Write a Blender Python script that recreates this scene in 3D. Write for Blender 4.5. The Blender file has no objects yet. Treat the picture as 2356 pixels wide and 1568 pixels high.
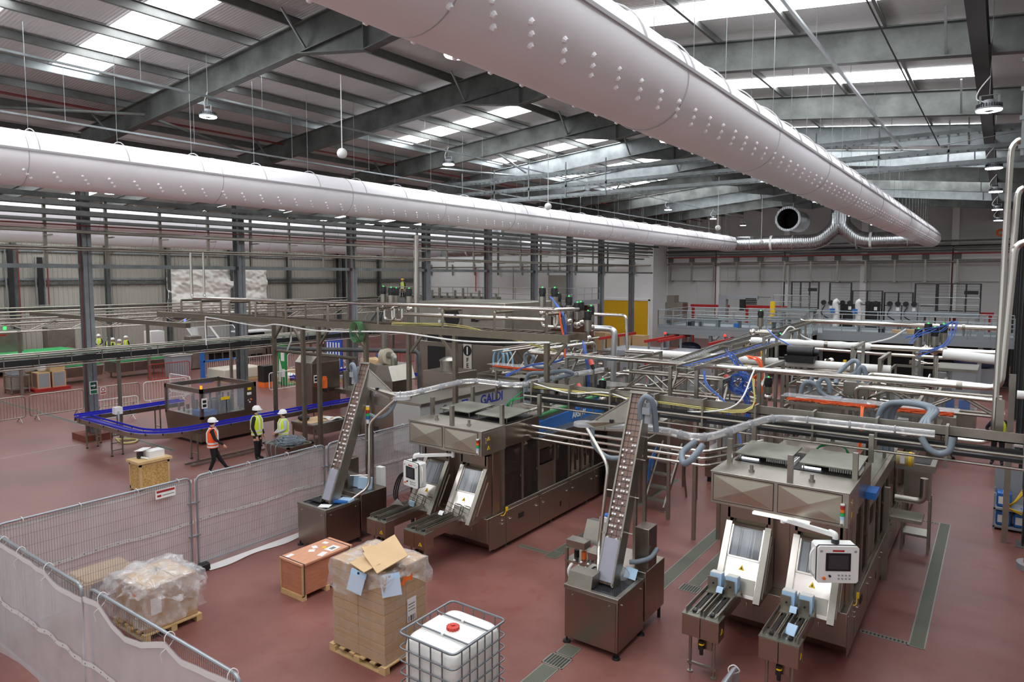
import bpy, bmesh, math, random
from mathutils import Vector, Matrix, Euler, noise
R = math.radians
S = bpy.context.scene
COL = S.collection
PI = math.pi
random.seed(7)

# ------------------------------------------------------------ camera, world, exposure
cam = bpy.data.cameras.new('camera'); camo = bpy.data.objects.new('camera', cam); COL.objects.link(camo)
camo.location = (0, 0, 6.1); camo.rotation_euler = (R(90 - 4.2), 0, R(35.75))
cam.sensor_width = 36; cam.lens = 1565 / 2356 * 36; cam.shift_y = -32 / 2356
cam.clip_start = .05; cam.clip_end = 300
S.camera = camo
wd = bpy.data.worlds.new('overcast_sky'); S.world = wd; wd.use_nodes = True
wd.node_tree.nodes['Background'].inputs[0].default_value = (.93, .97, 1, 1)
wd.node_tree.nodes['Background'].inputs[1].default_value = .7
S.view_settings.view_transform = 'Standard'; S.view_settings.look = 'None'
S.view_settings.exposure = .2; S.view_settings.gamma = 1; S.view_settings.use_curve_mapping = False
SKY = 9.0         # brightness of the daylight in the rooflights

# ------------------------------------------------------------ helpers
def lin(c):
    return tuple((v / 255 / 12.92 if v / 255 <= .04045 else ((v / 255 + .055) / 1.055) ** 2.4) for v in c)

class MB:
    "collects shapes into one mesh"
    def __init__(s): s.v = []; s.f = []
    def add(s, vs, fs):
        n = len(s.v); s.v += [tuple(v) for v in vs]; s.f += [tuple(i + n for i in f) for f in fs]; return s
    def box(s, x0, y0, z0, x1, y1, z1):
        x0, x1 = sorted((x0, x1)); y0, y1 = sorted((y0, y1)); z0, z1 = sorted((z0, z1))
        return s.add([(x0,y0,z0),(x1,y0,z0),(x1,y1,z0),(x0,y1,z0),(x0,y0,z1),(x1,y0,z1),(x1,y1,z1),(x0,y1,z1)],
            [(0,3,2,1),(4,5,6,7),(0,1,5,4),(1,2,6,5),(2,3,7,6),(3,0,4,7)])
    def obox(s, c, d, rot=(0,0,0)):
        m = Euler(rot).to_matrix(); h = [v / 2 for v in d]; c = Vector(c)
        vs = [c + m @ Vector((sx*h[0], sy*h[1], sz*h[2])) for sx, sy, sz in ((-1,-1,-1),(1,-1,-1),(1,1,-1),(-1,1,-1),(-1,-1,1),(1,-1,1),(1,1,1),(-1,1,1))]
        return s.add(vs, [(0,3,2,1),(4,5,6,7),(0,1,5,4),(1,2,6,5),(2,3,7,6),(3,0,4,7)])
    def bar(s, p, q, w, h, up=(0,0,1)):
        p = Vector(p); q = Vector(q); d = (q - p).normalized(); up = Vector(up)
        if abs(d.dot(up)) > .98: up = Vector((0,1,0))
        a = d.cross(up).normalized() * (w / 2); b = a.cross(d).normalized() * (h / 2)
        vs = [p-a-b, p+a-b, p+a+b, p-a+b, q-a-b, q+a-b, q+a+b, q-a+b]
        return s.add(vs, [(0,1,2,3),(7,6,5,4),(0,4,5,1),(1,5,6,2),(2,6,7,3),(3,7,4,0)])
    def tube(s, pts, r, n=8, closed=False, cap=True):
        pts = [Vector(p) for p in pts]; m = len(pts); rr = r if isinstance(r, (list, tuple)) else [r] * m
        vs = []; nrm = None
        for i, p in enumerate(pts):
            if closed: t = (pts[(i+1) % m] - pts[i-1]).normalized()
            else: t = (pts[min(i+1, m-1)] - pts[max(i-1, 0)]).normalized()
            if nrm is None:
                u = Vector((0,0,1)) if abs(t.z) < .9 else Vector((0,1,0)); nrm = t.cross(u).normalized()
            else:
                nrm = nrm - t * nrm.dot(t)
                nrm = nrm.normalized() if nrm.length > 1e-6 else t.orthogonal().normalized()
            b = t.cross(nrm)
            for k in range(n):
                a = 2 * PI * k / n; vs.append(p + (nrm * math.cos(a) + b * math.sin(a)) * rr[i])
        fs = []
        for i in range(m if closed else m - 1):
            j = (i + 1) % m
            for k in range(n): fs.append((i*n+k, i*n+(k+1) % n, j*n+(k+1) % n, j*n+k))
        if cap and not closed: fs += [tuple(reversed(range(n))), tuple(range((m-1)*n, m*n))]
        return s.add(vs, fs)
    def cyl(s, p, q, r, r2=None, n=16): return s.tube([p, q], [r, r if r2 is None else r2], n)
    def lathe(s, c, prof, n=24, ax='z', cap=True):
        vs = []; m = len(prof)
        for r, z in prof:
            for k in range(n):
                a = 2 * PI * k / n; x, y = r * math.cos(a), r * math.sin(a)
                vs.append((c[0]+x, c[1]+y, c[2]+z) if ax == 'z' else (c[0]+x, c[1]+z, c[2]+y) if ax == 'y' else (c[0]+z, c[1]+x, c[2]+y))
        fs = [(i*n+k, i*n+(k+1) % n, (i+1)*n+(k+1) % n, (i+1)*n+k) for i in range(m-1) for k in range(n)]
        if cap and prof[0][0] > 1e-4: fs.append(tuple(reversed(range(n))))
        if cap and prof[-1][0] > 1e-4: fs.append(tuple(range((m-1)*n, m*n)))
        return s.add(vs, fs)
    def prism(s, poly, ax, a, b):
        "extrude a 2D outline along an axis; poly is (y,z) for x, (x,z) for y, (x,y) for z"
        n = len(poly)
        mk = {'x': lambda u, v, w: (w, u, v), 'y': lambda u, v, w: (u, w, v), 'z': lambda u, v, w: (u, v, w)}[ax]
        vs = [mk(u, v, a) for u, v in poly] + [mk(u, v, b) for u, v in poly]
        return s.add(vs, [tuple(range(n)), tuple(range(2*n-1, n-1, -1))] + [(i, i+n, (i+1) % n + n, (i+1) % n) for i in range(n)])
    def quad(s, a, b, c, d): return s.add([a, b, c, d], [(0,1,2,3)])
    def grid(s, f, nu, nv):
        vs = [f(i / nu, j / nv) for i in range(nu+1) for j in range(nv+1)]
        return s.add(vs, [(i*(nv+1)+j, (i+1)*(nv+1)+j, (i+1)*(nv+1)+j+1, i*(nv+1)+j+1) for i in range(nu) for j in range(nv)])
    def ball(s, c, r, n=12, sc=(1,1,1)):
        vs = []; m = n // 2 + 1
        for i in range(m):
            t = PI * i / (m-1)
            for k in range(n):
                a = 2*PI*k/n; vs.append((c[0]+r*sc[0]*math.sin(t)*math.cos(a), c[1]+r*sc[1]*math.sin(t)*math.sin(a), c[2]+r*sc[2]*math.cos(t)))
        return s.add(vs, [(i*n+k, (i+1)*n+k, (i+1)*n+(k+1) % n, i*n+(k+1) % n) for i in range(m-1) for k in range(n)])

def fil(pts, rad, n=5, closed=False):
    "round the corners of a path"
    P = [Vector(p) for p in pts]; out = []; m = len(P)
    for i in range(m):
        if not closed and i in (0, m-1): out.append(P[i]); continue
        a, b, c = P[i-1], P[i], P[(i+1) % m]
        u = a - b; w = c - b; d = min(rad, u.length * .49, w.length * .49)
        p = b + u.normalized() * d; q = b + w.normalized() * d
        for k in range(n+1):
            t = k / n; out.append(p * (1-t)**2 + b * 2*t*(1-t) + q * t*t)
    return out

def spl(pts, n=6):
    "smooth curve through points"
    P = [Vector(p) for p in pts]; P = [P[0]*2 - P[1]] + P + [P[-1]*2 - P[-2]]; out = []
    for i in range(1, len(P)-2):
        a, b, c, d = P[i-1:i+3]
        for k in range(n):
            t = k / n
            out.append(.5*((2*b)+(c-a)*t+(2*a-5*b+4*c-d)*t*t+(3*b-a-3*c+d)*t**3))
    out.append(P[-2]); return out

def link(name, mb, mat, parent=None, smooth=True, bevel=0, label=None, origin=None):
    me = bpy.data.meshes.new(name)
    if origin is None:
        if parent is not None:
            origin = parent['_o']
        else:
            xs, ys, zs = zip(*mb.v); origin = ((min(xs)+max(xs))/2, (min(ys)+max(ys))/2, min(zs))
    ox, oy, oz = origin
    me.from_pydata([(x-ox, y-oy, z-oz) for x, y, z in mb.v], [], mb.f)
    bm = bmesh.new(); bm.from_mesh(me); bmesh.ops.recalc_face_normals(bm, faces=bm.faces); bm.to_mesh(me); bm.free()
    if smooth:
        me.polygons.foreach_set('use_smooth', [True] * len(me.polygons)); me.set_sharp_from_angle(angle=R(38))
    me.materials.append(mat)
    o = bpy.data.objects.new(name, me); COL.objects.link(o)
    if parent is not None:
        o.parent = parent
        if parent.type == 'EMPTY': pass
    else: o.location = origin
    o['_o'] = origin
    if bevel:
        b = o.modifiers.new('bevel', 'BEVEL'); b.width = bevel; b.segments = 2; b.limit_method = 'ANGLE'
    if label: o['label'] = label
    return o

def thing(name, label, cat, loc, group=None):
    o = bpy.data.objects.new(name, None); COL.objects.link(o); o.location = loc; o.empty_display_size = .2
    o['label'] = label; o['category'] = cat; o['_o'] = tuple(loc)
    if group: o['group'] = group
    return o

def solo(name, mb, mat, label, cat, group=None, **k):
    o = link(name, mb, mat, **k); o['label'] = label; o['category'] = cat
    if group: o['group'] = group
    return o

def struct(name, mb, mat, **k):
    o = link(name, mb, mat, **k); o['kind'] = 'structure'; return o

def dup(o, d, label=None, par=None):
    "copy of a thing with its parts, moved by d"
    c = o.copy(); COL.objects.link(c)
    if par is None: c.location = Vector(o.location) + Vector(d)
    else: c.parent = par
    if label: c['label'] = label
    for ch in o.children: dup(ch, d, None, c)
    return c

# ------------------------------------------------------------ materials
def M(name, c, rough=.5, metal=0., var=0., scale=3., bump=0., bscale=40., c2=None, stretch=(1,1,1), emit=0., spec=None, alpha=None, coat=0.):
    m = bpy.data.materials.new(name); m.use_nodes = True; nt = m.node_tree; N = nt.nodes; L = nt.links
    b = N['Principled BSDF']; col = lin(c) + (1,)
    b.inputs['Base Color'].default_value = col; b.inputs['Roughness'].default_value = rough; b.inputs['Metallic'].default_value = metal
    if spec is not None: b.inputs['Specular IOR Level'].default_value = spec
    if coat: b.inputs['Coat Weight'].default_value = coat
    if emit: b.inputs['Emission Color'].default_value = col; b.inputs['Emission Strength'].default_value = emit
    if alpha is not None: b.inputs['Alpha'].default_value = alpha
    if var or c2 or bump:
        tc = N.new('ShaderNodeTexCoord'); mp = N.new('ShaderNodeMapping'); L.new(tc.outputs['Object'], mp.inputs[0]); mp.inputs['Scale'].default_value = stretch
    if var or c2:
        nz = N.new('ShaderNodeTexNoise'); nz.inputs['Scale'].default_value = scale; nz.inputs['Detail'].default_value = 5; nz.inputs['Roughness'].default_value = .62
        L.new(mp.outputs[0], nz.inputs[0])
        rp = N.new('ShaderNodeValToRGB'); L.new(nz.outputs[0], rp.inputs[0])
        a = tuple(v * (1 - var) for v in col[:3]) + (1,); z = (lin(c2) + (1,)) if c2 else tuple(min(1, v * (1 + var)) for v in col[:3]) + (1,)
        rp.color_ramp.elements[0].position = .34; rp.color_ramp.elements[1].position = .68
        rp.color_ramp.elements[0].color = a; rp.color_ramp.elements[1].color = z
        L.new(rp.outputs[0], b.inputs['Base Color'])
        if metal:
            mr = N.new('ShaderNodeMapRange'); L.new(nz.outputs[0], mr.inputs[0]); mr.inputs[3].default_value = rough * .8; mr.inputs[4].default_value = rough * 1.25
            L.new(mr.outputs[0], b.inputs['Roughness'])
    if bump:
        n2 = N.new('ShaderNodeTexNoise'); n2.inputs['Scale'].default_value = bscale; n2.inputs['Detail'].default_value = 3; L.new(mp.outputs[0], n2.inputs[0])
        bp = N.new('ShaderNodeBump'); bp.inputs['Strength'].default_value = bump; bp.inputs['Distance'].default_value = .02
        L.new(n2.outputs[0], bp.inputs['Height']); L.new(bp.outputs[0], b.inputs['Normal'])
    return m

def sheer(name, c, clear, rough=.4, gloss=.0, tint=(255,255,255), nz=None):
    "see-through sheet: part clear, part cloudy"
    m = bpy.data.materials.new(name); m.use_nodes = True; nt = m.node_tree; N = nt.nodes; L = nt.links
    N.remove(N['Principled BSDF']); out = N['Material Output']
    t = N.new('ShaderNodeBsdfTransparent'); t.inputs[0].default_value = lin(tint) + (1,)
    p = N.new('ShaderNodeBsdfPrincipled'); p.inputs['Base Color'].default_value = lin(c) + (1,); p.inputs['Roughness'].default_value = rough
    p.inputs['Specular IOR Level'].default_value = .5 + gloss
    mx = N.new('ShaderNodeMixShader'); mx.inputs[0].default_value = 1 - clear
    L.new(t.outputs[0], mx.inputs[1]); L.new(p.outputs[0], mx.inputs[2]); L.new(mx.outputs[0], out.inputs[0])
    if nz:
        tc = N.new('ShaderNodeTexCoord'); n = N.new('ShaderNodeTexNoise'); n.inputs['Scale'].default_value = nz[0]; n.inputs['Detail'].default_value = 4
        L.new(tc.outputs['Object'], n.inputs[0]); mr = N.new('ShaderNodeMapRange'); mr.inputs[1].default_value = .35; mr.inputs[2].default_value = .7
        mr.inputs[3].default_value = 1 - clear - nz[1]; mr.inputs[4].default_value = 1 - clear + nz[1]
        L.new(n.outputs[0], mr.inputs[0]); L.new(mr.outputs[0], mx.inputs[0])
    return m

STEEL = M('galvanised_steel', (84,87,84), .55, .35, .28, 1.2, c2=(108,112,108))
STEELD = M('dark_painted_steel', (58,60,61), .55, .3, .2, 1.5)
STEELL = M('bright_galvanised_steel', (140,146,146), .42, .6, .2, 2.)
TRAYM = M('zinc_tray', (112,114,111), .45, .6, .15, 4)
INOX = M('brushed_stainless', (172,168,156), .27, 1.)
INOXL = M('polished_stainless', (214,209,200), .2, 1.)
INOXM = M('satin_stainless', (158,154,143), .36, .95, .12, 2.2)
WHITE = M('white_wall_panel', (236,236,233), .6, 0, .03, .3)
GREYP = M('grey_wall_panel', (206,207,203), .6, 0, .03, .3)
WPAINT = M('white_paint', (242,242,238), .5)
CLAD = M('cladding_sheet', (164,161,150), .5, .1, .08, .2)
FABRIC = M('duct_fabric', (238,236,238), .8, 0, .02, .8)
SEAM = M('duct_seam', (176,174,175), .7)
BLACK = M('black_plastic', (22,22,23), .45)
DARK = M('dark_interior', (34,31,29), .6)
GREYPL = M('grey_plastic', (150,154,158), .45)
HOSE = M('grey_hose', (120,132,142), .42)
WPL = M('white_plastic', (232,232,228), .45)
CARD = M('cardboard', (186,152,116), .8, 0, .06, 3)
CARDL = M('light_cardboard', (203,172,130), .8, 0, .05, 3)
PLY = M('plywood', (186,122,92), .6, 0, .12, 4, stretch=(1,1,6))
PINE = M('pine', (204,172,122), .65, 0, .1, 5)
OSB = M('oriented_strand_board', (182,140,74), .7, 0, .25, 22, c2=(222,186,118))
RED = M('red_paint', (168,36,32), .45)
REDC = M('red_cap', (206,66,52), .4)
ORANGE = M('orange_plastic', (236,112,40), .5)
YEL = M('yellow_paint', (236,196,20), .45)
SHUT = M('yellow_shutter', (232,184,10), .5)
BLUE = M('blue_plastic', (38,104,180), .4)
BELT = M('blue_belt', (34,36,172), .5)
CABLEB = M('blue_cable', (70,112,196), .5)
CABLEO = M('orange_cable', (240,104,44), .5)
CABLEY = M('yellow_cable', (206,196,120), .5)
GREEN = M('green_plastic', (40,170,90), .45)
LBLUE = M('pale_blue_carton', (176,206,232), .6)
NET = sheer('debris_netting', (226,222,223), .46, .6, nz=(1.5, .06))
NETB = sheer('eyelet_band', (232,229,226), .12, .6)
FILM = sheer('shrink_film', (232,232,232), .72, .12, .5, nz=(5, .2))
CLEAR = sheer('clear_cover', (205,205,208), .62, .1, .6)
GLASS = sheer('tinted_guard_glass', (92,84,80), .8, .06, .4, tint=(214,200,190))
GLASSC = sheer('clear_guard', (190,196,200), .82, .06, .4)
def glow(name, c, e): return M(name, c, .4, emit=e)
DAY = glow('rooflight_daylight', (247,250,255), SKY)
LED = glow('led_ring', (236,242,255), 70.)
LGREEN = glow('green_lamp', (60,220,100), 1.2); LRED = glow('red_lamp', (240,40,30), 2.); LBLU = glow('blue_lamp', (70,90,255), 3.); LAMB = glow('amber_lamp', (250,120,20), 2.); LWHITE = glow('tube_lamp', (240,246,255), 3.)
# floor: worn red resin
FLOOR = M('red_resin_floor', (142,92,86), .34, 0, .0, .5, spec=.38)
_n = FLOOR.node_tree; _N = _n.nodes; _L = _n.links; _b = _N['Principled BSDF']
_tc = _N.new('ShaderNodeTexCoord'); _n1 = _N.new('ShaderNodeTexNoise'); _n1.inputs['Scale'].default_value = .55; _n1.inputs['Detail'].default_value = 7; _n1.inputs['Roughness'].default_value = .65
_n2 = _N.new('ShaderNodeTexNoise'); _n2.inputs['Scale'].default_value = 2.6; _n2.inputs['Detail'].default_value = 6; _n2.inputs['Distortion'].default_value = .8
for q in (_n1, _n2): _L.new(_tc.outputs['Object'], q.inputs[0])
_r1 = _N.new('ShaderNodeValToRGB'); _r1.color_ramp.elements[0].position = .3; _r1.color_ramp.elements[1].position = .72
_r1.color_ramp.elements[0].color = lin((112,68,61)) + (1,); _r1.color_ramp.elements[1].color = lin((141,95,87)) + (1,)
_r2 = _N.new('ShaderNodeValToRGB'); _r2.color_ramp.elements[0].position = .56; _r2.color_ramp.elements[1].position = .78
_r2.color_ramp.elements[0].color = (0,0,0,1); _r2.color_ramp.elements[1].color = (.5,.5,.5,1)
_mx = _N.new('ShaderNodeMix'); _mx.data_type = 'RGBA'; _mx.inputs[7].default_value = lin((122,58,49)) + (1,)
_L.new(_n1.outputs[0], _r1.inputs[0]); _L.new(_n2.outputs[0], _r2.inputs[0]); _L.new(_r2.outputs[0], _mx.inputs[0]); _L.new(_r1.outputs[0], _mx.inputs[6]); _L.new(_mx.outputs[2], _b.inputs['Base Color'])
_mr = _N.new('ShaderNodeMapRange'); _mr.inputs[3].default_value = .3; _mr.inputs[4].default_value = .52; _L.new(_n1.outputs[0], _mr.inputs[0]); _L.new(_mr.outputs[0], _b.inputs['Roughness'])
# roof lining: pale panels with fine ribs up the slope
ROOFM = M('roof_lining_panel', (186,184,182), .55, .1)
_n = ROOFM.node_tree; _N = _n.nodes; _L = _n.links; _tc = _N.new('ShaderNodeTexCoord'); _w = _N.new('ShaderNodeTexWave'); _w.bands_direction = 'Y'; _w.inputs['Scale'].default_value = 3.4
_L.new(_tc.outputs['Object'], _w.inputs[0]); _bp = _N.new('ShaderNodeBump'); _bp.inputs['Strength'].default_value = .35; _bp.inputs['Distance'].default_value = .02; _L.new(_w.outputs[0], _bp.inputs['Height']); _L.new(_bp.outputs[0], _N['Principled BSDF'].inputs['Normal'])
ORD = 'first second third fourth fifth sixth seventh eighth ninth tenth eleventh twelfth thirteenth fourteenth fifteenth sixteenth seventeenth eighteenth nineteenth twentieth'.split()
# ============================================================ the building
COLM = M('column_grey_paint', (122,126,128), .5, .15, .16, 2.5)
REDP = M('dull_red_pipe', (112,46,42), .5)
RX = -12.4                                   # ridge line
def zl(x): return 12.0 - .0874 * (RX - x)    # underside of the rafters, left slope
def zr(x): return 12.0 - .105 * (x - RX)     # right slope
RY = [11.37, 17.69, 24.2, 29.9, 35.9, 41.4, 46.4, 51.6, 57.5]   # portal frame lines
XE, XW = -27.8, -60.0
struct('floor', MB().box(-61, -7, -.3, 12, 67, 0), FLOOR, smooth=False)
RD = .97
def slab(xa, za, xb, zb_, y0=-7, y1=67, t=.12):
    return MB().prism([(xa, za), (xb, zb_), (xb, zb_ + t), (xa, za + t)], 'y', y0, y1)
struct('ceiling_left_slope', slab(XE, zl(XE) + RD, RX, 12 + RD), ROOFM, smooth=False)
struct('ceiling_right_slope', slab(RX, 12 + RD, 3.2, zr(3.2) + RD), ROOFM, smooth=False)
VX = (XE + XW) / 2
def zv(x): return 10.65 + .0874 * (16.1 - abs(x - VX))
struct('ceiling_side_hall_near_slope', slab(VX, zv(VX) + RD, XE, zv(XE) + RD), ROOFM, smooth=False)
struct('ceiling_side_hall_far_slope', slab(XW, zv(XW) + RD, VX, zv(VX) + RD), ROOFM, smooth=False)
# rooflights
wn = 0
def light_strip(x0, x1, zf, y, w=1.15):
    global wn; wn += 1
    mb = MB(); z = [zf(x) + RD for x in (x0, x1)]
    mb.prism([(x0, z[0] - .025), (x1, z[1] - .025), (x1, z[1] - .005), (x0, z[0] - .005)], 'y', y, y + w)
    struct('window_%d' % wn, mb, DAY, smooth=False)
for y in (-1.4, 1.9, 5.2, 8.45, 11.75, 18.35, 21.7, 25.2, 28.5, 31.8, 35.1, 38.4, 41.7, 45, 48.3, 51.6, 54.9): light_strip(-22.5, -15.05, zl, y)
for y in (-2, 1.6, 5.2, 8.6, 12, 15.3, 18.75, 22.4, 26.0, 30.9, 34.4, 38.0, 41.5, 45, 48.3, 51.6): light_strip(-9.8, -.62, zr, y)
for y in (2, 8.4, 11.7, 15, 18.3, 21.7, 25.2, 31.8, 38.4, 45, 51.6, 57): light_strip(-39.5, -31, zv, y); light_strip(-57, -48, zv, y)
# portal rafters, one thing per frame
def isec(mb, a, b, d, fw=.24, ft=.028):
    "I section running from a to b (bottom flange points), depth d, in the xz plane"
    a = Vector(a); b = Vector(b); u = Vector((0, 0, 1))
    mb.bar(a + u*ft/2, b + u*ft/2, fw, ft); mb.bar(a + u*(d-ft/2), b + u*(d-ft/2), fw, ft); mb.bar(a + u*d/2, b + u*d/2, .016, d - ft)
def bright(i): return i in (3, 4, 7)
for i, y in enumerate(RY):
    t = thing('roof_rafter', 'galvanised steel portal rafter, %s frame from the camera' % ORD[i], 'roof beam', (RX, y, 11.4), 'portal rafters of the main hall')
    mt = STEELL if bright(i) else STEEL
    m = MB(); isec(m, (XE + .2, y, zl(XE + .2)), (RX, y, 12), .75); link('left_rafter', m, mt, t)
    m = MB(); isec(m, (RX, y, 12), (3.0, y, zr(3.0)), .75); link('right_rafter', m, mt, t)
    m = MB()
    for sx, zf in ((-1, zl), (1, zr)):
        xe = RX + sx * 2.4
        m.prism([(RX, 11.42), (RX, 12.05), (xe, zf(xe) + .05)], 'y', y - .009, y + .009); m.bar((RX, y, 11.43), (xe, y, zf(xe)), .24, .026)
    m.box(RX - .015, y - .13, 11.4, RX + .015, y + .13, 12.75); link('apex_haunch', m, STEEL, t)
    for x, zf in ((-14.6, zl), (-25.2, zl), (-1.2, zr)):
        m = MB(); m.bar((x - .3, y + .02, zf(x) + .72), (x, y + .12, zf(x) + .02), .05, .05); m.bar((x, y, zf(x) + .02), (x, y - .75, zf(x) + .86), .05, .05); link('fly_brace', m, STEELL, t)
for i, y in enumerate(RY):
    t = thing('roof_rafter', 'steel rafter of the side hall beyond the columns, %s frame from the camera' % ORD[i], 'roof beam', (VX, y, 11), 'portal rafters of the side hall')
    m = MB(); isec(m, (XE - .2, y, zv(XE)), (VX, y, zv(VX)), .7); link('near_rafter', m, STEEL, t)
    m = MB(); isec(m, (VX, y, zv(VX)), (XW, y, zv(XW)), .7); link('far_rafter', m, STEEL, t)
# purlins
def zee(x, zt, y0=-7, y1=66.5, s=1):
    return MB().prism([(x, zt), (x + s*.07, zt), (x + s*.07, zt - .01), (x + s*.008, zt - .01), (x + s*.008, zt - .21), (x - s*.07, zt - .21), (x - s*.07, zt - .22), (x, zt - .22)], 'y', y0, y1)
for k, x in enumerate((-13.2, -15.0, -16.8, -18.6, -20.35, -22.1, -23.9, -26.0)):
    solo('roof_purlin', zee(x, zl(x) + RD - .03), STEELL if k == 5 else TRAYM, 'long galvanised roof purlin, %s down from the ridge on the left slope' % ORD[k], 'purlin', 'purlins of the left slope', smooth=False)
for k, x in enumerate((-11.6, -9.8, -8.0, -6.25, -4.3, -2.4)):
    solo('roof_purlin', zee(x, zr(x) + RD - .03, s=-1), TRAYM, 'long galvanised roof purlin, %s down from the ridge on the right slope' % ORD[k], 'purlin', 'purlins of the right slope', smooth=False)
for k, x in enumerate((-30, -33, -36, -39, -42)):
    solo('roof_purlin', zee(x, zv(x) + RD - .03), TRAYM, 'roof purlin of the side hall, %s beyond the column row' % ORD[k], 'purlin', 'purlins of the side hall', smooth=False)
for k, (x, z) in enumerate(((-24.4, zl(-24.4) + .72), (-24.4, zl(-24.4) + .72))[:1]):
    solo('roof_pipe', MB().tube([(x, -5, z - .1), (x, 66, z - .1)], .04), REDP, 'red sprinkler pipe under the left roof slope', 'pipe')
solo('eaves_beam', MB().box(-.62, -6, 10.55, -.5, 66, 10.95).box(-.7, -6, 10.95, -.42, 66, 10.98).box(-.7, -6, 10.52, -.42, 66, 10.55), STEELD, 'dark longitudinal steel beam along the right end of the rooflights', 'roof beam')
solo('eaves_beam', MB().box(-27.2, -6, 10.3, -27.05, 66, 10.75), STEELD, 'dark longitudinal steel beam over the column row', 'roof beam')
# wind bracing tubes in the left slope
for k, (a, b) in enumerate((((-23.1, 11.6, 11.35), (-25.0, 17.5, 10.95)), ((-25.4, 5, 10.9), (-22.6, 11.2, 11.3)), ((-18.6, 24.4, 11.7), (-20.5, 29.7, 11.55)), ((-22.4, 24.4, 11.3), (-21.2, 29.7, 11.45)), ((-18, 36, 11.75), (-21.5, 41.2, 11.4)))):
    solo('brace_tube', MB().tube([a, b], .05), STEELL if k > 1 else STEEL, ('round steel wind brace between the first and second rafters', 'round steel wind brace at the upper left before the first rafter', 'short bright brace tube ending near the third rafter', 'long bright brace tube behind the third rafter', 'far brace tube behind the fifth rafter')[k], 'brace', 'wind braces')
# column row
def hcol(x, y, z0, z1, d=.46, w=.3):
    return MB().box(x - d/2, y - w/2, z0, x - d/2 + .02, y + w/2, z1).box(x + d/2 - .02, y - w/2, z0, x + d/2, y + w/2, z1).box(x - d/2, y - .008, z0, x + d/2, y + .008, z1)
for i, y in enumerate(RY):
    t = thing('steel_column', 'grey steel H column of the left row, %s from the camera' % ORD[i], 'column', (XE, y, 0), 'columns of the left row')
    link('shaft', hcol(XE, y, 0.03, 10.9), COLM, t); link('base_plate', MB().box(XE - .35, y - .28, 0, XE + .35, y + .28, .03), STEEL, t)
    link('red_downpipe' if i % 2 == 0 else 'cable_conduit', MB().tube([(XE + .1, y - .19, .4), (XE + .1, y - .19, 10)], .022), REDP if i % 2 == 0 else STEELD, t)
t0 = [o for o in bpy.data.objects if o.name == 'steel_column'][0]
link('kerb_block', MB().box(XE - .55, RY[0] - .5, 0, XE + .6, RY[0] + .45, .24), M('brick_red', (118, 58, 44), .8), t0)
sg = link('exit_sign', MB().box(XE + .235, RY[0] - .14, 1.72, XE + .245, RY[0] + .14, 2.2), WPL, t0, label='green and white exit direction sign with left arrow')
link('arrow_panel', MB().box(XE + .245, RY[0] - .11, 1.9, XE + .248, RY[0] + .11, 2.17), M('sign_green', (20, 70, 50), .5), sg)
link('arrow', MB().prism([(RY[0] + .08, 2.035), (RY[0] - .01, 2.12), (RY[0] + .03, 2.06), (RY[0] - .09, 2.06), (RY[0] - .09, 2.01), (RY[0] + .03, 2.01), (RY[0] - .01, 1.95)], 'x', XE + .248, XE + .252), WPL, sg)
link('text_panel', MB().box(XE + .245, RY[0] - .11, 1.74, XE + .248, RY[0] + .11, 1.86), M('sign_green2', (30, 110, 70), .5), sg)
# right column row
for i, y in enumerate([11.4, 19.1] + RY[2:]):
    t = thing('steel_column', 'dark steel column of the right row, %s from the camera' % ORD[i], 'column', (.75 if i else 1.6, y, 0), 'columns of the right row')
    link('shaft', hcol(.75 if i else 1.6, y, .02, 10.6, .3, .3), STEELD, t); link('base_plate', MB().box((.75 if i else 1.6) - .25, y - .25, 0, (.75 if i else 1.6) + .25, y + .25, .02), STEEL, t)
# side hall end wall, return and back wall
YE, YB = 62.5, 66.0
struct('wall_side_hall_end', MB().box(XW, YE, 0, XE - .1, YE + .2, 12), WHITE, smooth=False)
struct('wall_return', MB().box(XE - .3, YE + .2, 0, XE - .1, YB, 12), WHITE, smooth=False)
m = MB(); x = XE - .1
while x < 11.9:
    m.box(x + .006, YB, 0, min(x + 3.1, 12) - .006, YB + .2, 12.9); x += 3.1
struct('wall_back', m, GREYP, smooth=False)
for k, x in enumerate((-22.6, -16.2, -9.8, -3.25, 3.2)):
    t = thing('wall_column', 'white painted column on the back wall, %s from the left' % ORD[k], 'column', (x, YB - .3, 0), 'white columns of the back wall')
    link('shaft', MB().box(x - .24, YB - .5, .02, x + .24, YB - .02, 12), WPAINT, t); link('base_plate', MB().box(x - .3, YB - .55, 0, x + .3, YB - .01, .02), STEEL, t)
    if k in (0, 1, 3): link('red_riser', MB().tube([(x - .1, YB - .56, .3), (x - .1, YB - .56, 8.6)], .05), REDP if k != 1 else STEELD, t)
# corrugated cladding wall of the side hall
def ribs(x, y0, y1, z0, z1, p=.333):
    m = MB(); pts = []; y = y0
    while y < y1:
        pts += [(x, y), (x, y + p*.62), (x + .05, y + p*.72), (x + .05, y + p*.9)]; y += p
    n = len(pts); vs = [(a, b, z) for z in (z0, z1) for a, b in pts]
    return m.add(vs, [(i, i+1, n+i+1, n+i) for i in range(n-1)])
struct('wall_left', ribs(XW, -7, YE, 0, 11.8), CLAD, smooth=False)
for k, z in enumerate((8.1, 5.95, 5.6, 3.75)):
    struct('trim_%d' % (k + 1), MB().box(XW + .06, -7, z - .09, XW + .22, YE, z + .09), STEELL if k in (0, 1) else STEEL, smooth=False)
for k, y in enumerate((13, 19.5, 26, 31, 37, 43.5, 50, 56)):
    solo('wall_post', hcol(XW + .42, y, 0, 10.6, .4, .3), STEEL, 'steel post on the corrugated cladding wall, %s from the camera' % ORD[k], 'column', 'posts of the cladding wall')
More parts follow.
